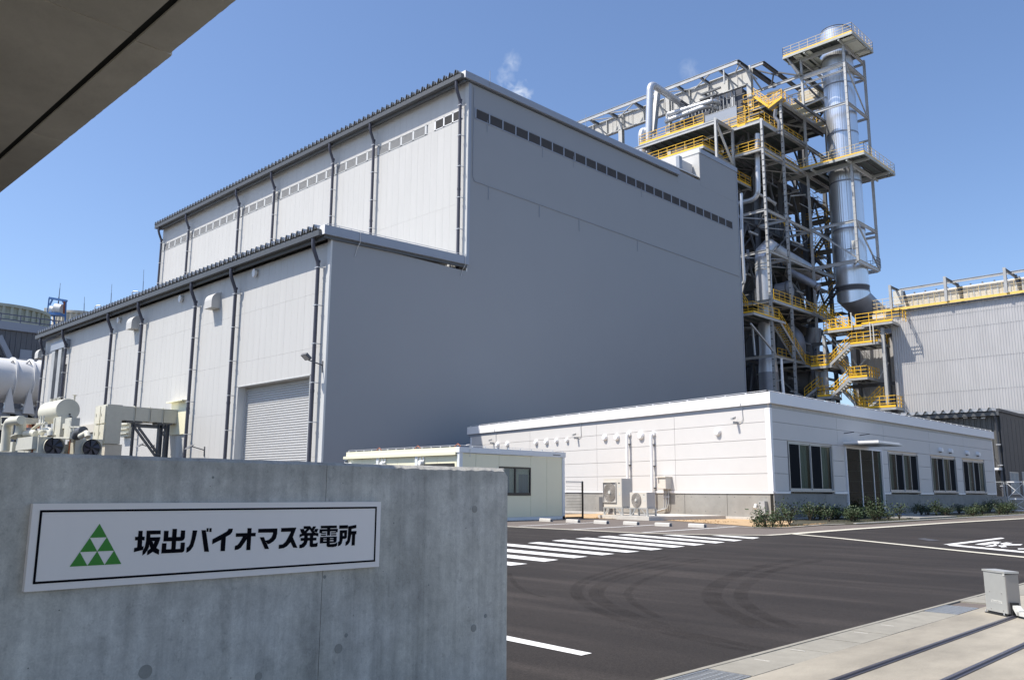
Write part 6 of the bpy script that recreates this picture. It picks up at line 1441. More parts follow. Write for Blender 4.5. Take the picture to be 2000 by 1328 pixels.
# ring brackets between frame and shell
for z in (cl[3]-.2, 26.45, 37.75):
    MB().bar((X5, Y4+.2, z), (CX+1.0, CY-1.5, z), .12, .2).build('ring_bracket', steel_m, cf); MB().bar((X5, Y5-.2, z), (CX+1.4, CY+1.2, z), .12, .2).build('ring_bracket', steel_m, cf)
    MB().prism([(X5, Y4+.3, z), (X5, Y5-.3, z), (CX+1.6, CY+.7, z), (CX+1.75, CY, z), (CX+1.6, CY-.7, z)], (0,0,.06)).build('ring_plate', deck_m, cf)
def hole_deck(name, x0, x1, y0, y1, z, lab, ym, soffit, step=1.05):
    t = thing(name, lab, 'platform', (CX, CY, z), 'chimney platforms'); seg = 24; mb = MB(); r = CR+.25
    circ = [(CX+r*math.cos(2*math.pi*k/seg), CY+r*math.sin(2*math.pi*k/seg)) for k in range(seg)]
    def ray_box(a):
        dx_, dy_ = math.cos(a), math.sin(a); ts = []
        if abs(dx_) > 1e-6: ts.append(((x1 if dx_ > 0 else x0)-CX)/dx_)
        if abs(dy_) > 1e-6: ts.append(((y1 if dy_ > 0 else y0)-CY)/dy_)
        tm = min(v for v in ts if v > 0); return (CX+dx_*tm, CY+dy_*tm)
    angs = sorted([2*math.pi*k/seg for k in range(seg)] + [math.atan2(yy_-CY, xx_-CX) % (2*math.pi) for xx_ in (x0, x1) for yy_ in (y0, y1)])
    for i, a in enumerate(angs):
        b = angs[(i+1) % len(angs)]; p, q = ray_box(a), ray_box(b); c, d = (CX+r*math.cos(a), CY+r*math.sin(a)), (CX+r*math.cos(b), CY+r*math.sin(b))
        mb.quad((c[0], c[1], z), (p[0], p[1], z), (q[0], q[1], z), (d[0], d[1], z)); mb.quad((c[0], c[1], z-.05), (d[0], d[1], z-.05), (q[0], q[1], z-.05), (p[0], p[1], z-.05))
    mb.build('deck_plate', under_m, t)
    fr = MB()
    for (a, b) in (((x0,y0),(x1,y0)), ((x1,y0),(x1,y1)), ((x0,y1),(x1,y1)), ((x0,y0),(x0,y1))): fr.bar((a[0], a[1], z-.17), (b[0], b[1], z-.17), .12, .28)
    fr.build('edge_channel', deck_m, t)
    mb = MB(); railing(mb, [(x0, y0, z), (x1, y0, z), (x1, y1, z), (x0, y1, z), (x0, y0, z)], 1.1, step, .035, 0); mb.build('railing', ym, t)
    tb = MB()
    for (a, b) in (((x0,y0),(x1,y0)), ((x1,y0),(x1,y1)), ((x0,y1),(x1,y1)), ((x0,y0),(x0,y1))): tb.bar((a[0], a[1], z+.08), (b[0], b[1], z+.08), .03, .16)
    tb.build('toe_board', yellow_m, t)
    ms = MB(); x = x0+.9
    while x < x1:
        if abs(x-CX) > CR+.1: ms.bar((x, y0+.1, z-.15), (x, y1-.1, z-.15), .07, .16)
        else: ms.bar((x, y0+.1, z-.15), (x, CY-CR-.3, z-.15), .07, .16); ms.bar((x, CY+CR+.3, z-.15), (x, y1-.1, z-.15), .07, .16)
        x += .9
    ms.build('joists', steel_dark_m, t, kind='stuff')
    for (y) in (y0+1.35, y1-1.6): MB().bar((x0, y, z-.38), (x1, y, z-.38), .16, .30).build('girder', deck_m, t)
    for x in (CX-CR-.35, X5+.0): MB().bar((x, y0, z-.40), (x, y1, z-.40), .16, .28).build('girder', deck_m, t)
    if soffit:
        for (a, b, c, d) in ((x1-1.5, x1-.15, y0+.5, y1-.3), (x0+1.1, x0+2.0, y0+.3, y1-.6), (x0+2.3, x0+3.2, y0+.3, y1-1.6)): MB().box((a, c, z-.26), (b, d, z-.23)).build('soffit_panel', under_light_m, t)
    return t
hole_deck('chimney_platform', -42.6, -34.25, 90.0, 96.0, 52.65, 'topmost railed platform round the chimney mouth', yellow_pale_m, True)
hole_deck('chimney_platform', -42.8, -33.85, 90.0, 98.9, 38.1, 'broad railed platform halfway up the chimney', yellow_pale_m, False)
mb = MB(); railing(mb, [(X5+.2, 95, 26.6), (X5+.2, 97.3, 26.6), (X4+2, 97.3, 26.6)], 1.1, 1.0, .04, 0); mb.build('railing', steel_dark_m, cf)
MB().box((X5-.8, Y4+.5, 28.0), (X5-.35, Y4+1.1, 28.9)).build('monitor_cabinet', label_m, cf); MB().bar((X5-1.6, Y4+.8, 28.1), (X5-.5, Y4+.8, 28.1), .1, .08).build('cabinet_arm', steel_dark_m, cf)
fl = thing('chimney_stair', 'short steel stair descending left from the top chimney platform', 'stairs', (-43, 90.5, 50)); a, b = P(1537, 108, y=90.4), P(1560, 145, y=90.4)
flight(fl, (a.x, 90.4, 52.5), (b.x, 90.4, b.z), .9, (0,1,0), m=steel_dark_m, rails=())
MB().bar((-42.2, 90, 52.5), (X4, 91.3, 49.5), .14, .14).build('knee_brace', steel_m, fl)

# yellow stair tower ---------------------------------------------------------
stw = thing('stair_tower', 'bright yellow zigzag stair tower between boiler and grey building', 'stairs', tuple(G(1660, 1000)))
stw.location = (-34, 86, 0)
SY = 86.0
def landing(px0, px1, py0, py1, d=1.6, rails=None, nm='landing'):
    """px0/py0 left end, px1/py1 right end of the lit front edge"""
    a, b = P(px0, py0, y=SY), P(px1, py1, y=SY); z = (a.z+b.z)/2
    MB().box((a.x, SY, z-.06), (b.x, SY+d, z)).build(nm, deck_m, stw)
    fr = MB()
    for u, v in (((a.x,SY),(b.x,SY)), ((b.x,SY),(b.x,SY+d)), ((a.x,SY+d),(b.x,SY+d)), ((a.x,SY),(a.x,SY+d))): fr.bar((u[0], u[1], z-.19), (v[0], v[1], z-.19), .1, .22)
    fr.build('edge_channel', steel_m, stw)
    mb = MB(); railing(mb, [(a.x, SY+d, z), (a.x, SY, z), (b.x, SY, z), (b.x, SY+d, z)] if rails is None else [(x, y, z) for x, y in rails(a, b)], 1.1, .7, .055, 0); mb.build('railing', yellow_m, stw)
    MB().bar((a.x, SY-.02, z+.07), (b.x, SY-.02, z+.07), .03, .22).build('toe_board', yellow_m, stw)
    for x in (a.x+.3, (a.x+b.x)/2, b.x-.3): MB().bar((x, SY+.1, z-.16), (x, SY+d-.1, z-.16), .08, .16).build('joist', steel_dark_m, stw)
    return a.x, b.x, z
S1 = landing(1609, 1687, 645, 637.5, 2.6, lambda a, b: [(a.x, SY+2.6), (a.x, SY), (b.x-1.5, SY)])
S0 = landing(1683, 1742, 633, 626.5, 2.6, lambda a, b: [(a.x-.6, SY), (a.x, SY), (b.x+.8, SY), (b.x+.8, SY+2.4)])
S2 = landing(1661, 1714, 672, 666, 3.2)
S3 = landing(1584, 1624, 716, 712, 2.2)
S4 = landing(1659, 1694, 738, 735, 3.2)
S5 = landing(1597, 1626, 775, 772, 2.2)
S6 = landing(1674, 1750, 797, 795, 3.0)
def fl_px(p, q, off, back=0.0):
    a, b = P(*p, y=SY+off), P(*q, y=SY+off); flight(stw, a, b, .95, (0, 1, 0))
flight(stw, (XF+.15, 90.3, 21.05), tuple(P(1664,660,y=SY+.2)), .95, (.75, .66, 0)); fl_px((1661,673), (1620,714), -.0); fl_px((1627,702), (1664,738), 1.3)
fl_px((1660,740), (1624,775), -.0); fl_px((1643,760), (1677,796), 1.3); fl_px((1600,755), (1572,778), 1.0)
fl_px((1720,775), (1697,797), 1.2)
for px, p0_, p1_ in ((1612, 655, 745), (1728, 640, 800), (1622, 775, 800)):
    x = P(px, 700, y=SY+.6).x; MB().hbeam((x, SY+.6, 0 if px > 1700 else 0), (x, SY+.6, P(px, p0_, y=SY+.6).z), .30, .30, (0,1,0)).build('column', steel_m, stw)
xa, xb = P(1585, 700, y=SY+3).x, P(1733, 700, y=SY+3).x
for x in (xa, xb, (xa+xb)/2+1): MB().hbeam((x, SY+3.2, 0), (x, SY+3.2, 17.2), .3, .3, (0,1,0)).build('column', steel_dark_m, stw)
for z in (17.2, 12.2, 9.0, 6.1): MB().hbeam((xa, SY+3.2, z), (xb+.9, SY+3.2, z), .25, .34).build('beam', steel_dark_m, stw)
for px, py, qx, qy in ((1645,700,1662,722), (1692,700,1672,722), (1680,745,1700,725), (1717,740,1735,708), (1655,690,1620,655), (1686,735,1665,700), (1612,660,1650,690), (1736,640,1712,628)):
    MB().bar(P(px, py, y=SY+2.0), P(qx, qy, y=SY+2.0), .13, .13).build('brace', steel_m, stw)
for px, a_, b_ in ((1664.5, 540+70, 640), (1700, 630, 665), (1706, 632, 668)): x = P(px, 650, y=SY-.2).x; MB().bar((x, SY-.2, P(px, b_, y=SY-.2).z), (x, SY-.2, P(px, a_, y=SY-.2).z), .09, .09).build('stay_pipe', label_m, stw)
# slender white vent pipe beside the office parapet
t = thing('white_pipe', 'white vertical pipe rising behind the office parapet', 'pipe', tuple(P(1527, 760, y=78))); MB().tube([P(1531, 775, y=78), P(1528, 742, y=78), P(1526, 700, y=78)], .13, 12, True, [.14, .14, .11]).build('pipe', white_trim_m, t); MB().bar(P(1518,744,y=78), P(1531,741,y=78), .06, .06).build('stay', bracket_m, t)

# small steelwork, cable trays and pipe runs filling the bays
random.seed(77)
for i in range(95):
    x = random.choice([-41.6, -42.4, -43.6, -45.2, -46.4]); y = random.uniform(81.2, 96.5); z = random.uniform(6, 39.5)
    if random.random() < .5:
        L = random.uniform(1.5, 5); b = (x, min(y+L, 98), z+random.choice([0, 0, 0, random.uniform(-2, 2)]))
    elif random.random() < .6: b = (x-random.uniform(1.5, 3.5), y, z)
    else: b = (x, y, min(z+random.uniform(1.5, 5), 43))
    w = random.choice([.08, .11, .15, .2])
    if y > 90.5 and z > 22 and random.random() < .6: continue
    if random.random() < .35: MB().tube([(x, y, z), b], w*.8, 10).build('pipe_run', random.choice([silver_m, dull_duct_m, steel_m]), bf)
    else: MB().bar((x, y, z), b, w, w).build('secondary_steel', random.choice([steel_m, steel_dark_m, steel_dark_m, steel_dark_m]), bf)
for (x, y0, y1, z) in ((-42.2, 84, 92, 15.3), (-43.0, 86, 96, 26.5), (-42.6, 85, 96, 31.0), (-43.2, 84, 90, 38.0), (-43.4, 91, 97, 21.2)):
    mb = MB(); railing(mb, [(x, y0, z), (x, y1, z)], 1.1, 1.0, .045, 0); mb.build('railing', yellow_m, bf)
for i in range(26):
    px, py = random.uniform(1590, 1615), random.uniform(370, 560); a = P(px, py, y=99.0); MB().bar(a, a+Vector((random.uniform(-2.2, -.6), 0, random.choice([0, 0, 1.2]))), .09, .09).build('secondary_steel', steel_dark_m, bs)

# denser upper storeys: header boxes, cable trays and hangers under the roof truss
random.seed(5)
for i in range(60):
    x = random.uniform(-54, -42); y = random.uniform(82, 90); z = random.uniform(41.5, 50)
    k = random.random(); w = random.choice([.1, .14, .2])
    if k < .4: b = (x+random.uniform(1, 3.5), y, z)
    elif k < .7: b = (x, y, z+random.uniform(.8, 3))
    else: b = (x, min(y+random.uniform(1, 4), 96), z+random.uniform(-.6, .6))
    if max(z, b[2]) > 51 or (x > -47 and z > 47.5): continue
    MB().bar((x, y, z), b, w, w).build('secondary_steel', random.choice([steel_m, steel_dark_m, steel_dark_m]), bf)
MB().box((-55, 88.2, 41.3), (-47.2, 96, 49.6)).build('cladding_block', casing_m, bc)
for i in range(14): MB().tube([(-54.6+i*.5, 87.9, 43), (-54.6+i*.5, 87.9, 49.4)], .07, 8).build('riser_tube', steel_m, bc)
# ================================================================== TRANSFORMER YARD LEFT
e9 = lambda x, y: (x/9.091, 760+y/9.091)
# conservator tank
ty = 19.0; cc = P(132.6, 800.3, y=ty); r_ = 21.3/FPX*(cc-EYE).dot(_f)*1.04; xl = P(97, 805, y=ty).x
tk = thing('oil_tank', 'cream horizontal oil tank on legs above the transformer fans', 'tank', tuple(cc))
MB().tube([(cc.x, ty, cc.z), (xl, ty, cc.z)], r_, 32, False).build('shell', equip_lit_m, tk)
MB().tube([(cc.x, ty, cc.z), (cc.x+.05, ty, cc.z)], r_, 32, True, [r_, r_*.97]).build('end_cap', equip_m, tk)
MB().tube([(xl, ty, cc.z), (xl-.1, ty, cc.z), (xl-.3, ty, cc.z)], r_, 32, True, [r_, r_*.9, r_*.4]).build('dished_end', equip_lit_m, tk)
MB().tube([(cc.x+.04, ty+.2*r_, cc.z-.72*r_), (cc.x+.12, ty+.2*r_, cc.z-.72*r_)], r_*.2, 16).build('gauge', band_m, tk)
MB().tube([(cc.x+.04, ty+.2*r_, cc.z-.72*r_), (cc.x+.09, ty+.2*r_, cc.z-.72*r_)], r_*.26, 16).build('gauge_ring', label_m, tk)
MB().box((cc.x+.04, ty+.08*r_, cc.z-.48*r_), (cc.x+.065, ty+.25*r_, cc.z-.33*r_)).build('plate', black_m, tk)
for i in range(3): MB().tube([(xl+.4+i*.75, ty-.1, cc.z+r_*.96), (xl+.4+i*.75, ty-.1, cc.z+r_+.18)], .09, 10).build('lug', equip_lit_m, tk)
MB().tube([(cc.x-.2, ty+.4, cc.z+r_*.8), (cc.x-.2, ty+.4, cc.z+r_+.22), (cc.x-.2, ty+.4, cc.z+r_+.27)], .05, 10, True, [.05, .05, .18]).build('vent', equip_m, tk)
for xx in (cc.x-.35, xl+.9):
    MB().box((xx-.1, ty-.65, cc.z-r_-1.5), (xx+.1, ty-.5, cc.z-r_*.75)).build('leg', equip_m, tk); MB().box((xx-.1, ty+.5, cc.z-r_-1.5), (xx+.1, ty+.65, cc.z-r_*.75)).build('leg', equip_m, tk)
    MB().box((xx-.1, ty-.5, cc.z-r_-.5), (xx+.1, ty+.5, cc.z-r_-.35)).build('cross_member', equip_m, tk)
MB().box((xl+.7, ty-.75, cc.z-r_-1.0), (cc.x+.1, ty-.6, cc.z-r_-.9)).build('pipe_rack', equip_lit_m, tk)
# transformer body
tz = P(100, 853, y=19).z
tb = thing('transformer', 'cream power transformer body with pipes behind the concrete wall', 'transformer', (cc.x-1, 19, 0))
MB().box((xl-1.2, 17.6, 0), (cc.x-.3, 20.4, cc.z-r_-1.45)).build('tank_body', equip_m, tb)
MB().box((xl-6, 17.3, 0), (xl-1.2, 20.2, P(30, 862, y=17.3).z)).build('tank_body', equip_lit_m, tb)
def ppipe(pts, r, y, m=equip_lit_m, nm='pipe', root=tb, rb=None): MB().tube(bend([P(*e9(*p), y=y) for p in pts], rb or r*2.5), r, 14).build(nm, m, root)
ppipe([(85,1100),(130,590),(240,560),(380,545)], .27, 16.4); ppipe([(350,560),(385,600),(345,830)], .30, 16.8)
MB().tube([P(*e9(345,835), y=16.8), P(*e9(345,850), y=16.8)], .5, 16).build('pipe_flange', equip_lit_m, tb)
a, b = P(*e9(295,870), y=16.6), P(*e9(560,1060), y=16.6); MB().box((a.x, 16.6, b.z), (b.x, 18, a.z)).build('terminal_box', equip_m, tb)
a, b = P(*e9(370,520), y=18), P(*e9(450,610), y=18); MB().box((a.x, 18, b.z), (b.x, 18.8, a.z)).build('terminal_box', equip_m, tb)
ppipe([(730,770),(800,720),(890,720),(890,830)], .17, 17.2); ppipe([(450,790),(560,770),(640,790)], .2, 17); ppipe([(520,760),(590,700),(700,620),(820,600)], .09, 17.4)
ppipe([(1350,850),(1390,760),(1480,740)], .27, 17.6, steel_dark_m); ppipe([(1430,835),(1500,800),(1545,765),(1560,850)], .16, 17.4)
for (x0_, y0_, x1_, y1_) in ((20,490,245,490), (20,490,20,720), (245,490,210,860), (20,625,350,625), (730,480,730,640), (775,470,770,650), (1240,560,1260,760), (1240,670,1420,670), (1310,660,1310,740), (650,610,800,610), (960,860,1240,860)):
    MB().bar(P(*e9(x0_, y0_), y=16.9), P(*e9(x1_, y1_), y=16.9), .07, .07).build('rail_bar', equip_lit_m, tb)
for (x0_, y0_, x1_, y1_) in ((425,655,670,660), (425,655,420,760), (425,755,560,752), (600,655,680,670)): MB().bar(P(*e9(x0_, y0_), y=18.6), P(*e9(x1_, y1_), y=18.6), .2, .2).build('primer_bar', rust_m, tb)
c_ = P(*e9(1020, 570), y=19.2)
for (x0_, x1_, y0_, y1_) in ((980,1050,500,870), (1160,1235,520,880)):
    a, b = P(*e9(x0_, y0_), y=18.4), P(*e9(x1_, y1_), y=18.4); MB().box((a.x, 18.4, b.z), (b.x, 18.9, a.z)).build('support_column', equip_m, tb)
a, b = P(*e9(1050, 620), y=18.5), P(*e9(1160, 690), y=18.5); MB().box((a.x, 18.5, b.z), (b.x, 18.8, a.z)).build('support_beam', equip_m, tb)
# fan coolers
def cooler(pl, pr, pt, pb_, fc, fr, lab, depth):
    X = -56.5; y0, y1 = P(pl, 870, x=X).y, P(pr, 870, x=X).y; z1 = P((pl+pr)/2, pt, x=X).z
    t = thing('fan_cooler', lab, 'cooler', (X, (y0+y1)/2, 0), 'fan coolers of the transformer'); c = P(*fc, x=X+.02); R = fr/FPX*(c-EYE).dot(_f)*1.18
    MB().box((X-.9, y0, 0), (X-.02, y1, z1)).build('casing', equip_m, t)
    MB().box((X-.02, y0, c.z-R-.3), (X, y1, c.z-R*1.02)).build('front_plate', equip_m, t); 
    seg = 28; mb = MB(); circ = [(c.y+R*math.cos(2*math.pi*k/seg), c.z+R*math.sin(2*math.pi*k/seg)) for k in range(seg)]
    MB().tube([(X-.0, c.y, c.z), (X+.22, c.y, c.z)], R*1.03, 28, False).build('fan_ring', equip_lit_m, t)
    MB().tube([(X-.0, c.y, c.z), (X+.01, c.y, c.z)], R*1.0, 28).build('fan_well', fan_m, t)
    bl = MB()
    for k in range(6):
        a = k*math.pi/3+.3; p = [(X+.12, c.y+R*.18*math.cos(a), c.z+R*.18*math.sin(a)), (X+.16, c.y+R*.92*math.cos(a-.28), c.z+R*.92*math.sin(a-.28)), (X+.08, c.y+R*.92*math.cos(a+.32), c.z+R*.92*math.sin(a+.32)), (X+.10, c.y+R*.2*math.cos(a+.7), c.z+R*.2*math.sin(a+.7))]
        MB().prism(p, (.012, 0, 0)).build('blade', fanblade_m, t)
    MB().tube([(X+.05, c.y, c.z), (X+.18, c.y, c.z)], R*.2, 12).build('hub', fan_m, t)
    for k in range(4):
        MB().box((X-1.0-.25*k, y0+.1, 0), (X-.92-.25*k, y1-.1, z1-.1)).build('radiator_fin', equip_lit_m, t)
    MB().box((X-1.0, y0-.05, 0), (X-.88, y1, z1-.05)).build('edge_trim', rust_m, t)
cooler(74.5, 127, 855, 886, (104, 872.3), 15.4, 'left of two cream fan coolers behind the wall, under the oil tank', .9)
cooler(147, 200, 857, 889, (177.5, 875.2), 14.6, 'right of two cream fan coolers behind the wall, under the cabinet', .9)
# bus duct
bx = -59.2; yb = P(207, 830, x=bx).y; y2 = P(237, 830, x=bx).y; z1 = P(212, 789, x=bx).z; zb0 = P(207, 866, x=bx).z
bd_ = thing('bus_duct', 'boxy cream duct with tall door cabinet running into the annex wall', 'duct', (bx, 23, 4))
MB().box((P(186, 830, y=yb+.1).x, yb, zb0), (bx, y2, z1)).build('cabinet', equip_m, bd_)
xa = P(187, 830, y=yb).x; wd = (bx-xa)/2
for i in range(2):
    for (za, zc) in ((zb0+.15, (zb0+z1)/2-.05), ((zb0+z1)/2+.05, z1-.1)):
        d_ = MB().box((xa+wd*i+.07, yb-.10, za), (xa+wd*(i+1)-.07, yb-.005, zc)).build('door', equip_lit_m, bd_)
        MB().box((xa+wd*i+.2, yb-.13, (za+zc)/2-.1), (xa+wd*i+.25, yb-.102, (za+zc)/2+.1)).build('handle', equip_m, d_)
za_, zc_ = P(300, 824, x=bx).z, P(300, 797, x=bx).z
prev = y2
for k, px in enumerate((264, 294, 320, 352)):
    y3 = P(px, 810, x=bx).y if k < 3 else YL-.0
    MB().box((bx-1.6, prev+(.02 if k else .003), za_), (bx, y3-.04, zc_)).build('duct_section', equip_m, bd_)
    MB().box((bx-1.65, y3-.08, za_-.05), (bx+.04, y3-.035, zc_+.06)).build('flange', equip_m, bd_); prev = y3
MB().box((bx-3, yb+.1, 0), (bx-.1, y2+.2, zb0-.02)).build('plinth_box', beige_m, bd_)
sf = thing('duct_support', 'dark steel trestle with twin diagonal struts under the cream duct', 'support', (bx, 24.5, 0))
X = bx-.15; zt_ = za_-.1
for px, w in ((258, .14), (311, .28), (324, .28)):
    y = P(px, 860, x=X).y; MB().hbeam((X, y, 0), (X, y, zt_), w*1.2, w, (0,1,0)).build('leg', steel_dark_m, sf)
ya, yb_ = P(256, 830, x=X).y, P(327, 830, x=X).y; MB().hbeam((X, ya, zt_-.2), (X, yb_, zt_-.2), .2, .25).build('beam', steel_dark_m, sf)
for d0 in (0, 8): MB().bar(P(263+d0, 835, x=X), P(303+d0, 890, x=X), .14, .14).build('diagonal', steel_dark_m, sf)
for px in (261, 321): y = P(px, 828, x=X).y; MB().box((X-.7, y-.55, zt_-.02), (X+.1, y+.55, zt_+.1)).build('saddle', steel_dark_m, sf)
for (a, b) in (((313,838),(322,856)), ((322,838),(313,856))): MB().bar(P(*a, x=X+.05), P(*b, x=X+.05), .06, .06).build('cross_brace', steel_dark_m, sf)
lv = thing('wall_louvre', 'small cream louvred box on the annex wall behind the duct', 'louvre', tuple(P(243, 840, y=YL)))
a, b = P(237, 827, y=YL-.3), P(250, 852, y=YL-.3); MB().box((a.x, YL-.3, b.z), (b.x, YL-.01, a.z)).build('box', equip_lit_m, lv)
for k in range(3): MB().box((a.x, YL-.5, b.z+.2+k*(a.z-b.z)/3), (b.x+.1, YL-.302, b.z+.28+k*(a.z-b.z)/3)).build('blade', equip_lit_m, lv)
t = thing('wall_conduit', 'brown grey horizontal trunking on the annex wall behind the oil tank', 'trunking', tuple(P(172, 838, y=YL))); a, b = P(150, 832, y=YL-.3), P(187, 843, y=YL-.3); MB().box((a.x, YL-.3, b.z), (b.x, YL-.01, a.z)).build('trunking', beige_m, t)

# big white vessel on steel legs
vx = -103.0; v0, v1 = P(-60, 745, x=vx), P(95, 746, x=vx); vr = 42.5/FPX*(P(40, 745, x=vx)-EYE).dot(_f); vz = P(30, 745, x=vx).z
vs_ = thing('white_vessel', 'large white horizontal vessel with ring stiffeners at the left edge', 'tank', (vx, 28, vz))
MB().tube([(vx, v0.y, vz), (vx, v1.y+4, vz)], vr, 40).build('shell', tank_m, vs_)
for px in (-25, 19, 54, 73, 92):
    y = P(px, 745, x=vx).y; MB().tube([(vx, y-.09, vz), (vx, y+.09, vz)], vr+.22, 40).build('ring_stiffener', tank_m, vs_)
for px in (12, 50): y = P(px, 745, x=vx).y; MB().prism([(vx+vr-.2, y-.1, vz-.5), (vx+vr-.1, y-.55, vz-vr-1.2), (vx+vr-.1, y+.55, vz-vr-1.2)], (-.5, 0, 0)).build('saddle', tank_m, vs_)
for px in (24, 56): q = P(px, 712, x=vx+vr*.6); MB().tube([(q.x, q.y-.3, q.z), (q.x+.15, q.y, q.z+.4), (q.x, q.y+.3, q.z)], .07, 6).build('lifting_eye', steel_dark_m, vs_)
vl_ = thing('vessel_frame', 'grey steel stand under the white vessel with dark gaps', 'support frame', (vx, 28, 0)); fx_ = vx+vr*.7; zf = vz-vr-1.3
for px in (-20, 25, 60, 88): y = P(px, 800, x=fx_).y; MB().hbeam((fx_, y, 0), (fx_, y, zf), .7, .7, (0,1,0)).build('leg', trim_m, vl_)
MB().hbeam((fx_, v0.y, zf+.1), (fx_, v1.y+4, zf+.1), .6, .9).build('beam', trim_m, vl_); MB().hbeam((fx_, v0.y, zf-3.4), (fx_, v1.y+4, zf-3.4), .4, .5).build('beam', steel_dark_m, vl_)
MB().bar(P(42, 797, x=fx_), P(66, 812, x=fx_), .4, .4).build('brace', steel_m, vl_)
MB().box((fx_-6, v0.y, 0), (fx_-3, v1.y+6, zf-.6)).build('dark_backing', casing_m, vl_)
# corrugated building behind it
lx = -118.0; q0, q1 = P(-40, 628, x=lx), P(130, 648, x=lx); zt_ = P(30, 631, x=lx).z
lb_ = thing('left_corrugated_building', 'dark grey ribbed building with pale eaves band behind the white vessel', 'industrial building', (lx-5, 32, 0))
mb = MB(); y = q0.y
while y < q1.y+6:
    for (a, b) in (((0,0),(.42,0)),((.42,0),(.46,.1)),((.46,.1),(.58,.1)),((.58,.1),(.62,0))): mb.quad((lx+a[1], y+a[0], 0), (lx+b[1], y+b[0], 0), (lx+b[1], y+b[0], zt_-1), (lx+a[1], y+a[0], zt_-1))
    y += .62
mb.build('ribbed_wall', left_sheet_m, lb_); MB().box((lx-8, q0.y, 0), (lx-.01, q1.y+6, zt_-1)).build('inner_wall', left_sheet_m, lb_)
MB().box((lx-.3, q0.y, zt_-1), (lx+.4, q1.y+6, zt_)).build('eaves_band', trim_m, lb_)
mb = MB()
for h_ in (.3, .95): mb.bar((lx+.2, q0.y, zt_+h_), (lx+.2, q1.y+6, zt_+h_), .12, .12)
y = q0.y
while y < q1.y+6: mb.bar((lx+.2, y, zt_), (lx+.2, y, zt_+1.0), .1, .1); y += 2.2
mb.build('roof_rail', mast_m, lb_)
a, b = P(40, 682, x=lx+.3), P(61, 706, x=lx+.3); MB().box((lx+.11, a.y, b.z), (lx+.3, b.y, a.z)).build('door_panel', trim_m, lb_)
MB().bar(P(-2, 656, x=lx+.5), P(20, 702, x=lx+.5), .6, .6).build('diagonal_strut', trim_m, lb_); MB().prism([P(-30, 672, x=lx+.35), P(12, 702, x=lx+.35), P(-30, 702, x=lx+.35)], (.05, 0, 0)).build('dark_opening', black_m, lb_)
MB().bar(P(-20, 697, x=lx+1.2), P(78, 704, x=lx+1.2), .08, .08).build('handrail', bracket_m, lb_)
# cooling towers
def drum(px, dist, rpx, ytop, hgt, m, lab, nrib, rings):
    r = ray(px, 700); t = dist/r.dot(_f); c = EYE+r*t; R = rpx/FPX*dist; zt = (EYE+ray(px+rpx*.98, ytop)*(dist/ray(px+rpx*.98, ytop).dot(_f))).z
    tw = thing('cooling_tower', lab, 'cooling tower', (c.x, c.y, 0), 'concrete drums above the left roof')
    MB().tube([(c.x, c.y, 0), (c.x, c.y, zt-.5)], R*.985, 56, False, [R*.985, R*.985]).build('shell', m, tw)
    mb = MB()
    for k in range(nrib): a = 2*math.pi*k/nrib; mb.bar((c.x+R*math.cos(a), c.y+R*math.sin(a), zt-hgt), (c.x+R*math.cos(a), c.y+R*math.sin(a), zt-.3), .45, .45)
    mb.build('ribs', m, tw, kind='stuff')
    for f in rings: z = zt-hgt*f; MB().tube([(c.x, c.y, z-.25), (c.x, c.y, z+.25)], R+.28, 56, False).build('ring_beam', m, tw)
    MB().tube([(c.x, c.y, zt-.55), (c.x, c.y, zt-.05)], R+.35, 56).build('rim', m, tw)
drum(-13, 150, 87, 604, 9, green_conc_m, 'large greenish concrete cooling tower drum at the left edge', 40, (.33, .66, .95))
drum(152, 185, 49, 613, 9, cream_conc_m, 'smaller sunlit cream cooling tower drum peeking over the annex eave', 36, (.42, .8))
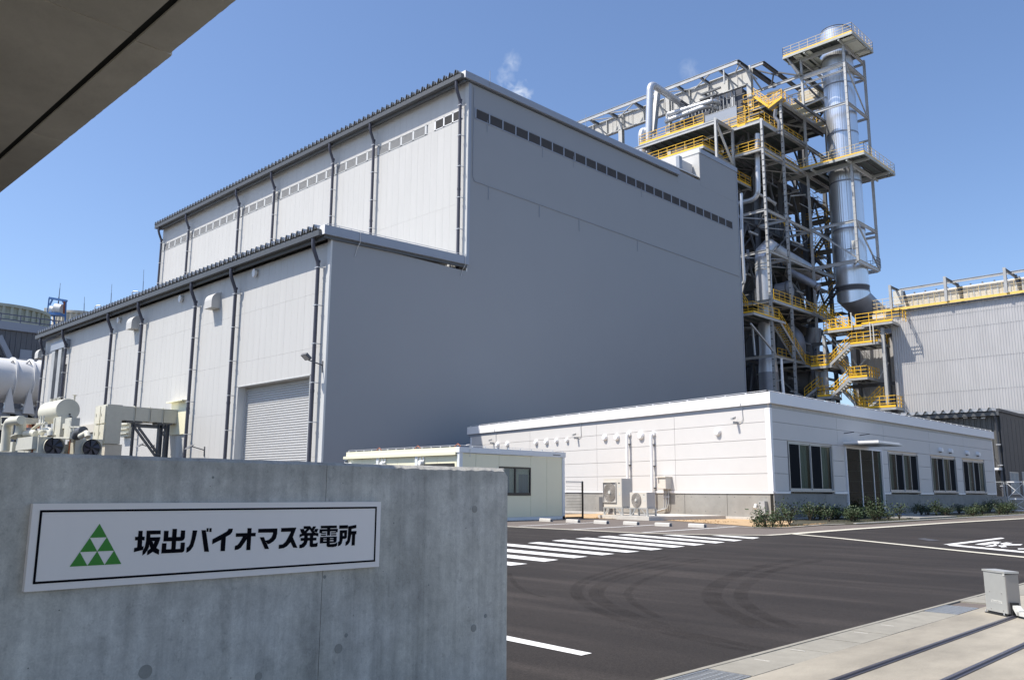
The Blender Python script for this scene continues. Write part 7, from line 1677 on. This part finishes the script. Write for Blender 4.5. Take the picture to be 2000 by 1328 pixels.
# blue gantry
gd_ = 170
def D(px, py, dist=gd_): r = ray(px, py); return EYE+r*(dist/r.dot(_f))
bg_ = thing('blue_gantry', 'blue steel hoist gantry with white winch beside the cooling towers', 'gantry', tuple(D(112, 630)))
for (a, b, w) in (((96,582),(90,632),.24), ((129,587),(127,632),.24), ((96,582),(131,588),.4), ((97,606),(97,640),.3), ((106,612),(106,640),.3), ((93,618),(106,630),.18)): MB().bar(D(*a), D(*b), w, w).build('frame_member', blue_m, bg_)
for (a, b) in (((97,596),(103,584)), ((122,588),(128,598))): MB().bar(D(*a), D(*b), .25, .25).build('knee_brace', blue_m, bg_)
MB().bar(D(96,614), D(122,615), 2.0, .5).build('platform', blue_m, bg_); MB().bar(D(126.5,589), D(125,612), .4, .4).build('mast', rust_m, bg_)
MB().tube([D(108,602), D(121,604)], 1.0, 18).build('winch', tank_m, bg_); MB().tube([D(99,604), D(105,605)], .7, 14).build('winch', tank_m, bg_)
mb = MB()
for i in range(5): mb.bar(D(87+i*2.4, 602+i*.2), D(87+i*2.4, 618), .12, .12)
for y in (602, 608, 614): mb.bar(D(87, y), D(97, y+.6), .12, .12)
mb.build('railing', yellow_pale_m, bg_); MB().bar(D(86,617), D(97,618), .8, .2).build('walkway', yellow_pale_m, bg_)
# masts and street lamps over the eave
for i, (xt, yt, xb, yb2_, lab) in enumerate(((118, 553, 113, 602, 'thin lightning mast rising from the blue gantry'), (165, 580, 163, 640, 'short thin lightning mast above the cream drum'), (218.5, 555, 214, 640, 'thin lightning mast right of the cream drum'), (281, 527, 276, 640, 'tallest thin lightning mast nearest the tall hall'))):
    a, b = D(xb, yb2_, 172), D(xt, yt, 172); t = thing('lightning_mast', lab, 'mast', tuple(a), 'masts over the annex eave'); m_ = a.lerp(b, .45)
    MB().tube([a, m_], .12, 8, True, [.14, .11]).build('lower_tube', mast_m, t); MB().tube([m_, a.lerp(b, .8)], .08, 8, True, [.08, .06]).build('upper_tube', mast_m, t); MB().tube([a.lerp(b, .8), b], .035, 6).build('rod', mast_m, t)
for (xp, yt, xe, ye2, yb3, lab) in ((185, 597, 198, 597.5, 640, 'street lamp left, seen over the annex eave'), (257.5, 569, 271.5, 570, 640, 'street lamp right, near the tallest mast')):
    t = thing('street_lamp', lab, 'street lamp', tuple(D(xp, yb3, 160)), 'street lamps beyond the annex')
    MB().tube(bend([D(xp, yb3, 160), D(xp+.3, yt, 160), D(xe-2, ye2-.6, 160)], .5), .09, 8).build('pole', bracket_m, t); MB().bar(D(xe-3.5, ye2, 160), D(xe, ye2+.6, 160), .2, .10).build('lamp_head', bracket_m, t)
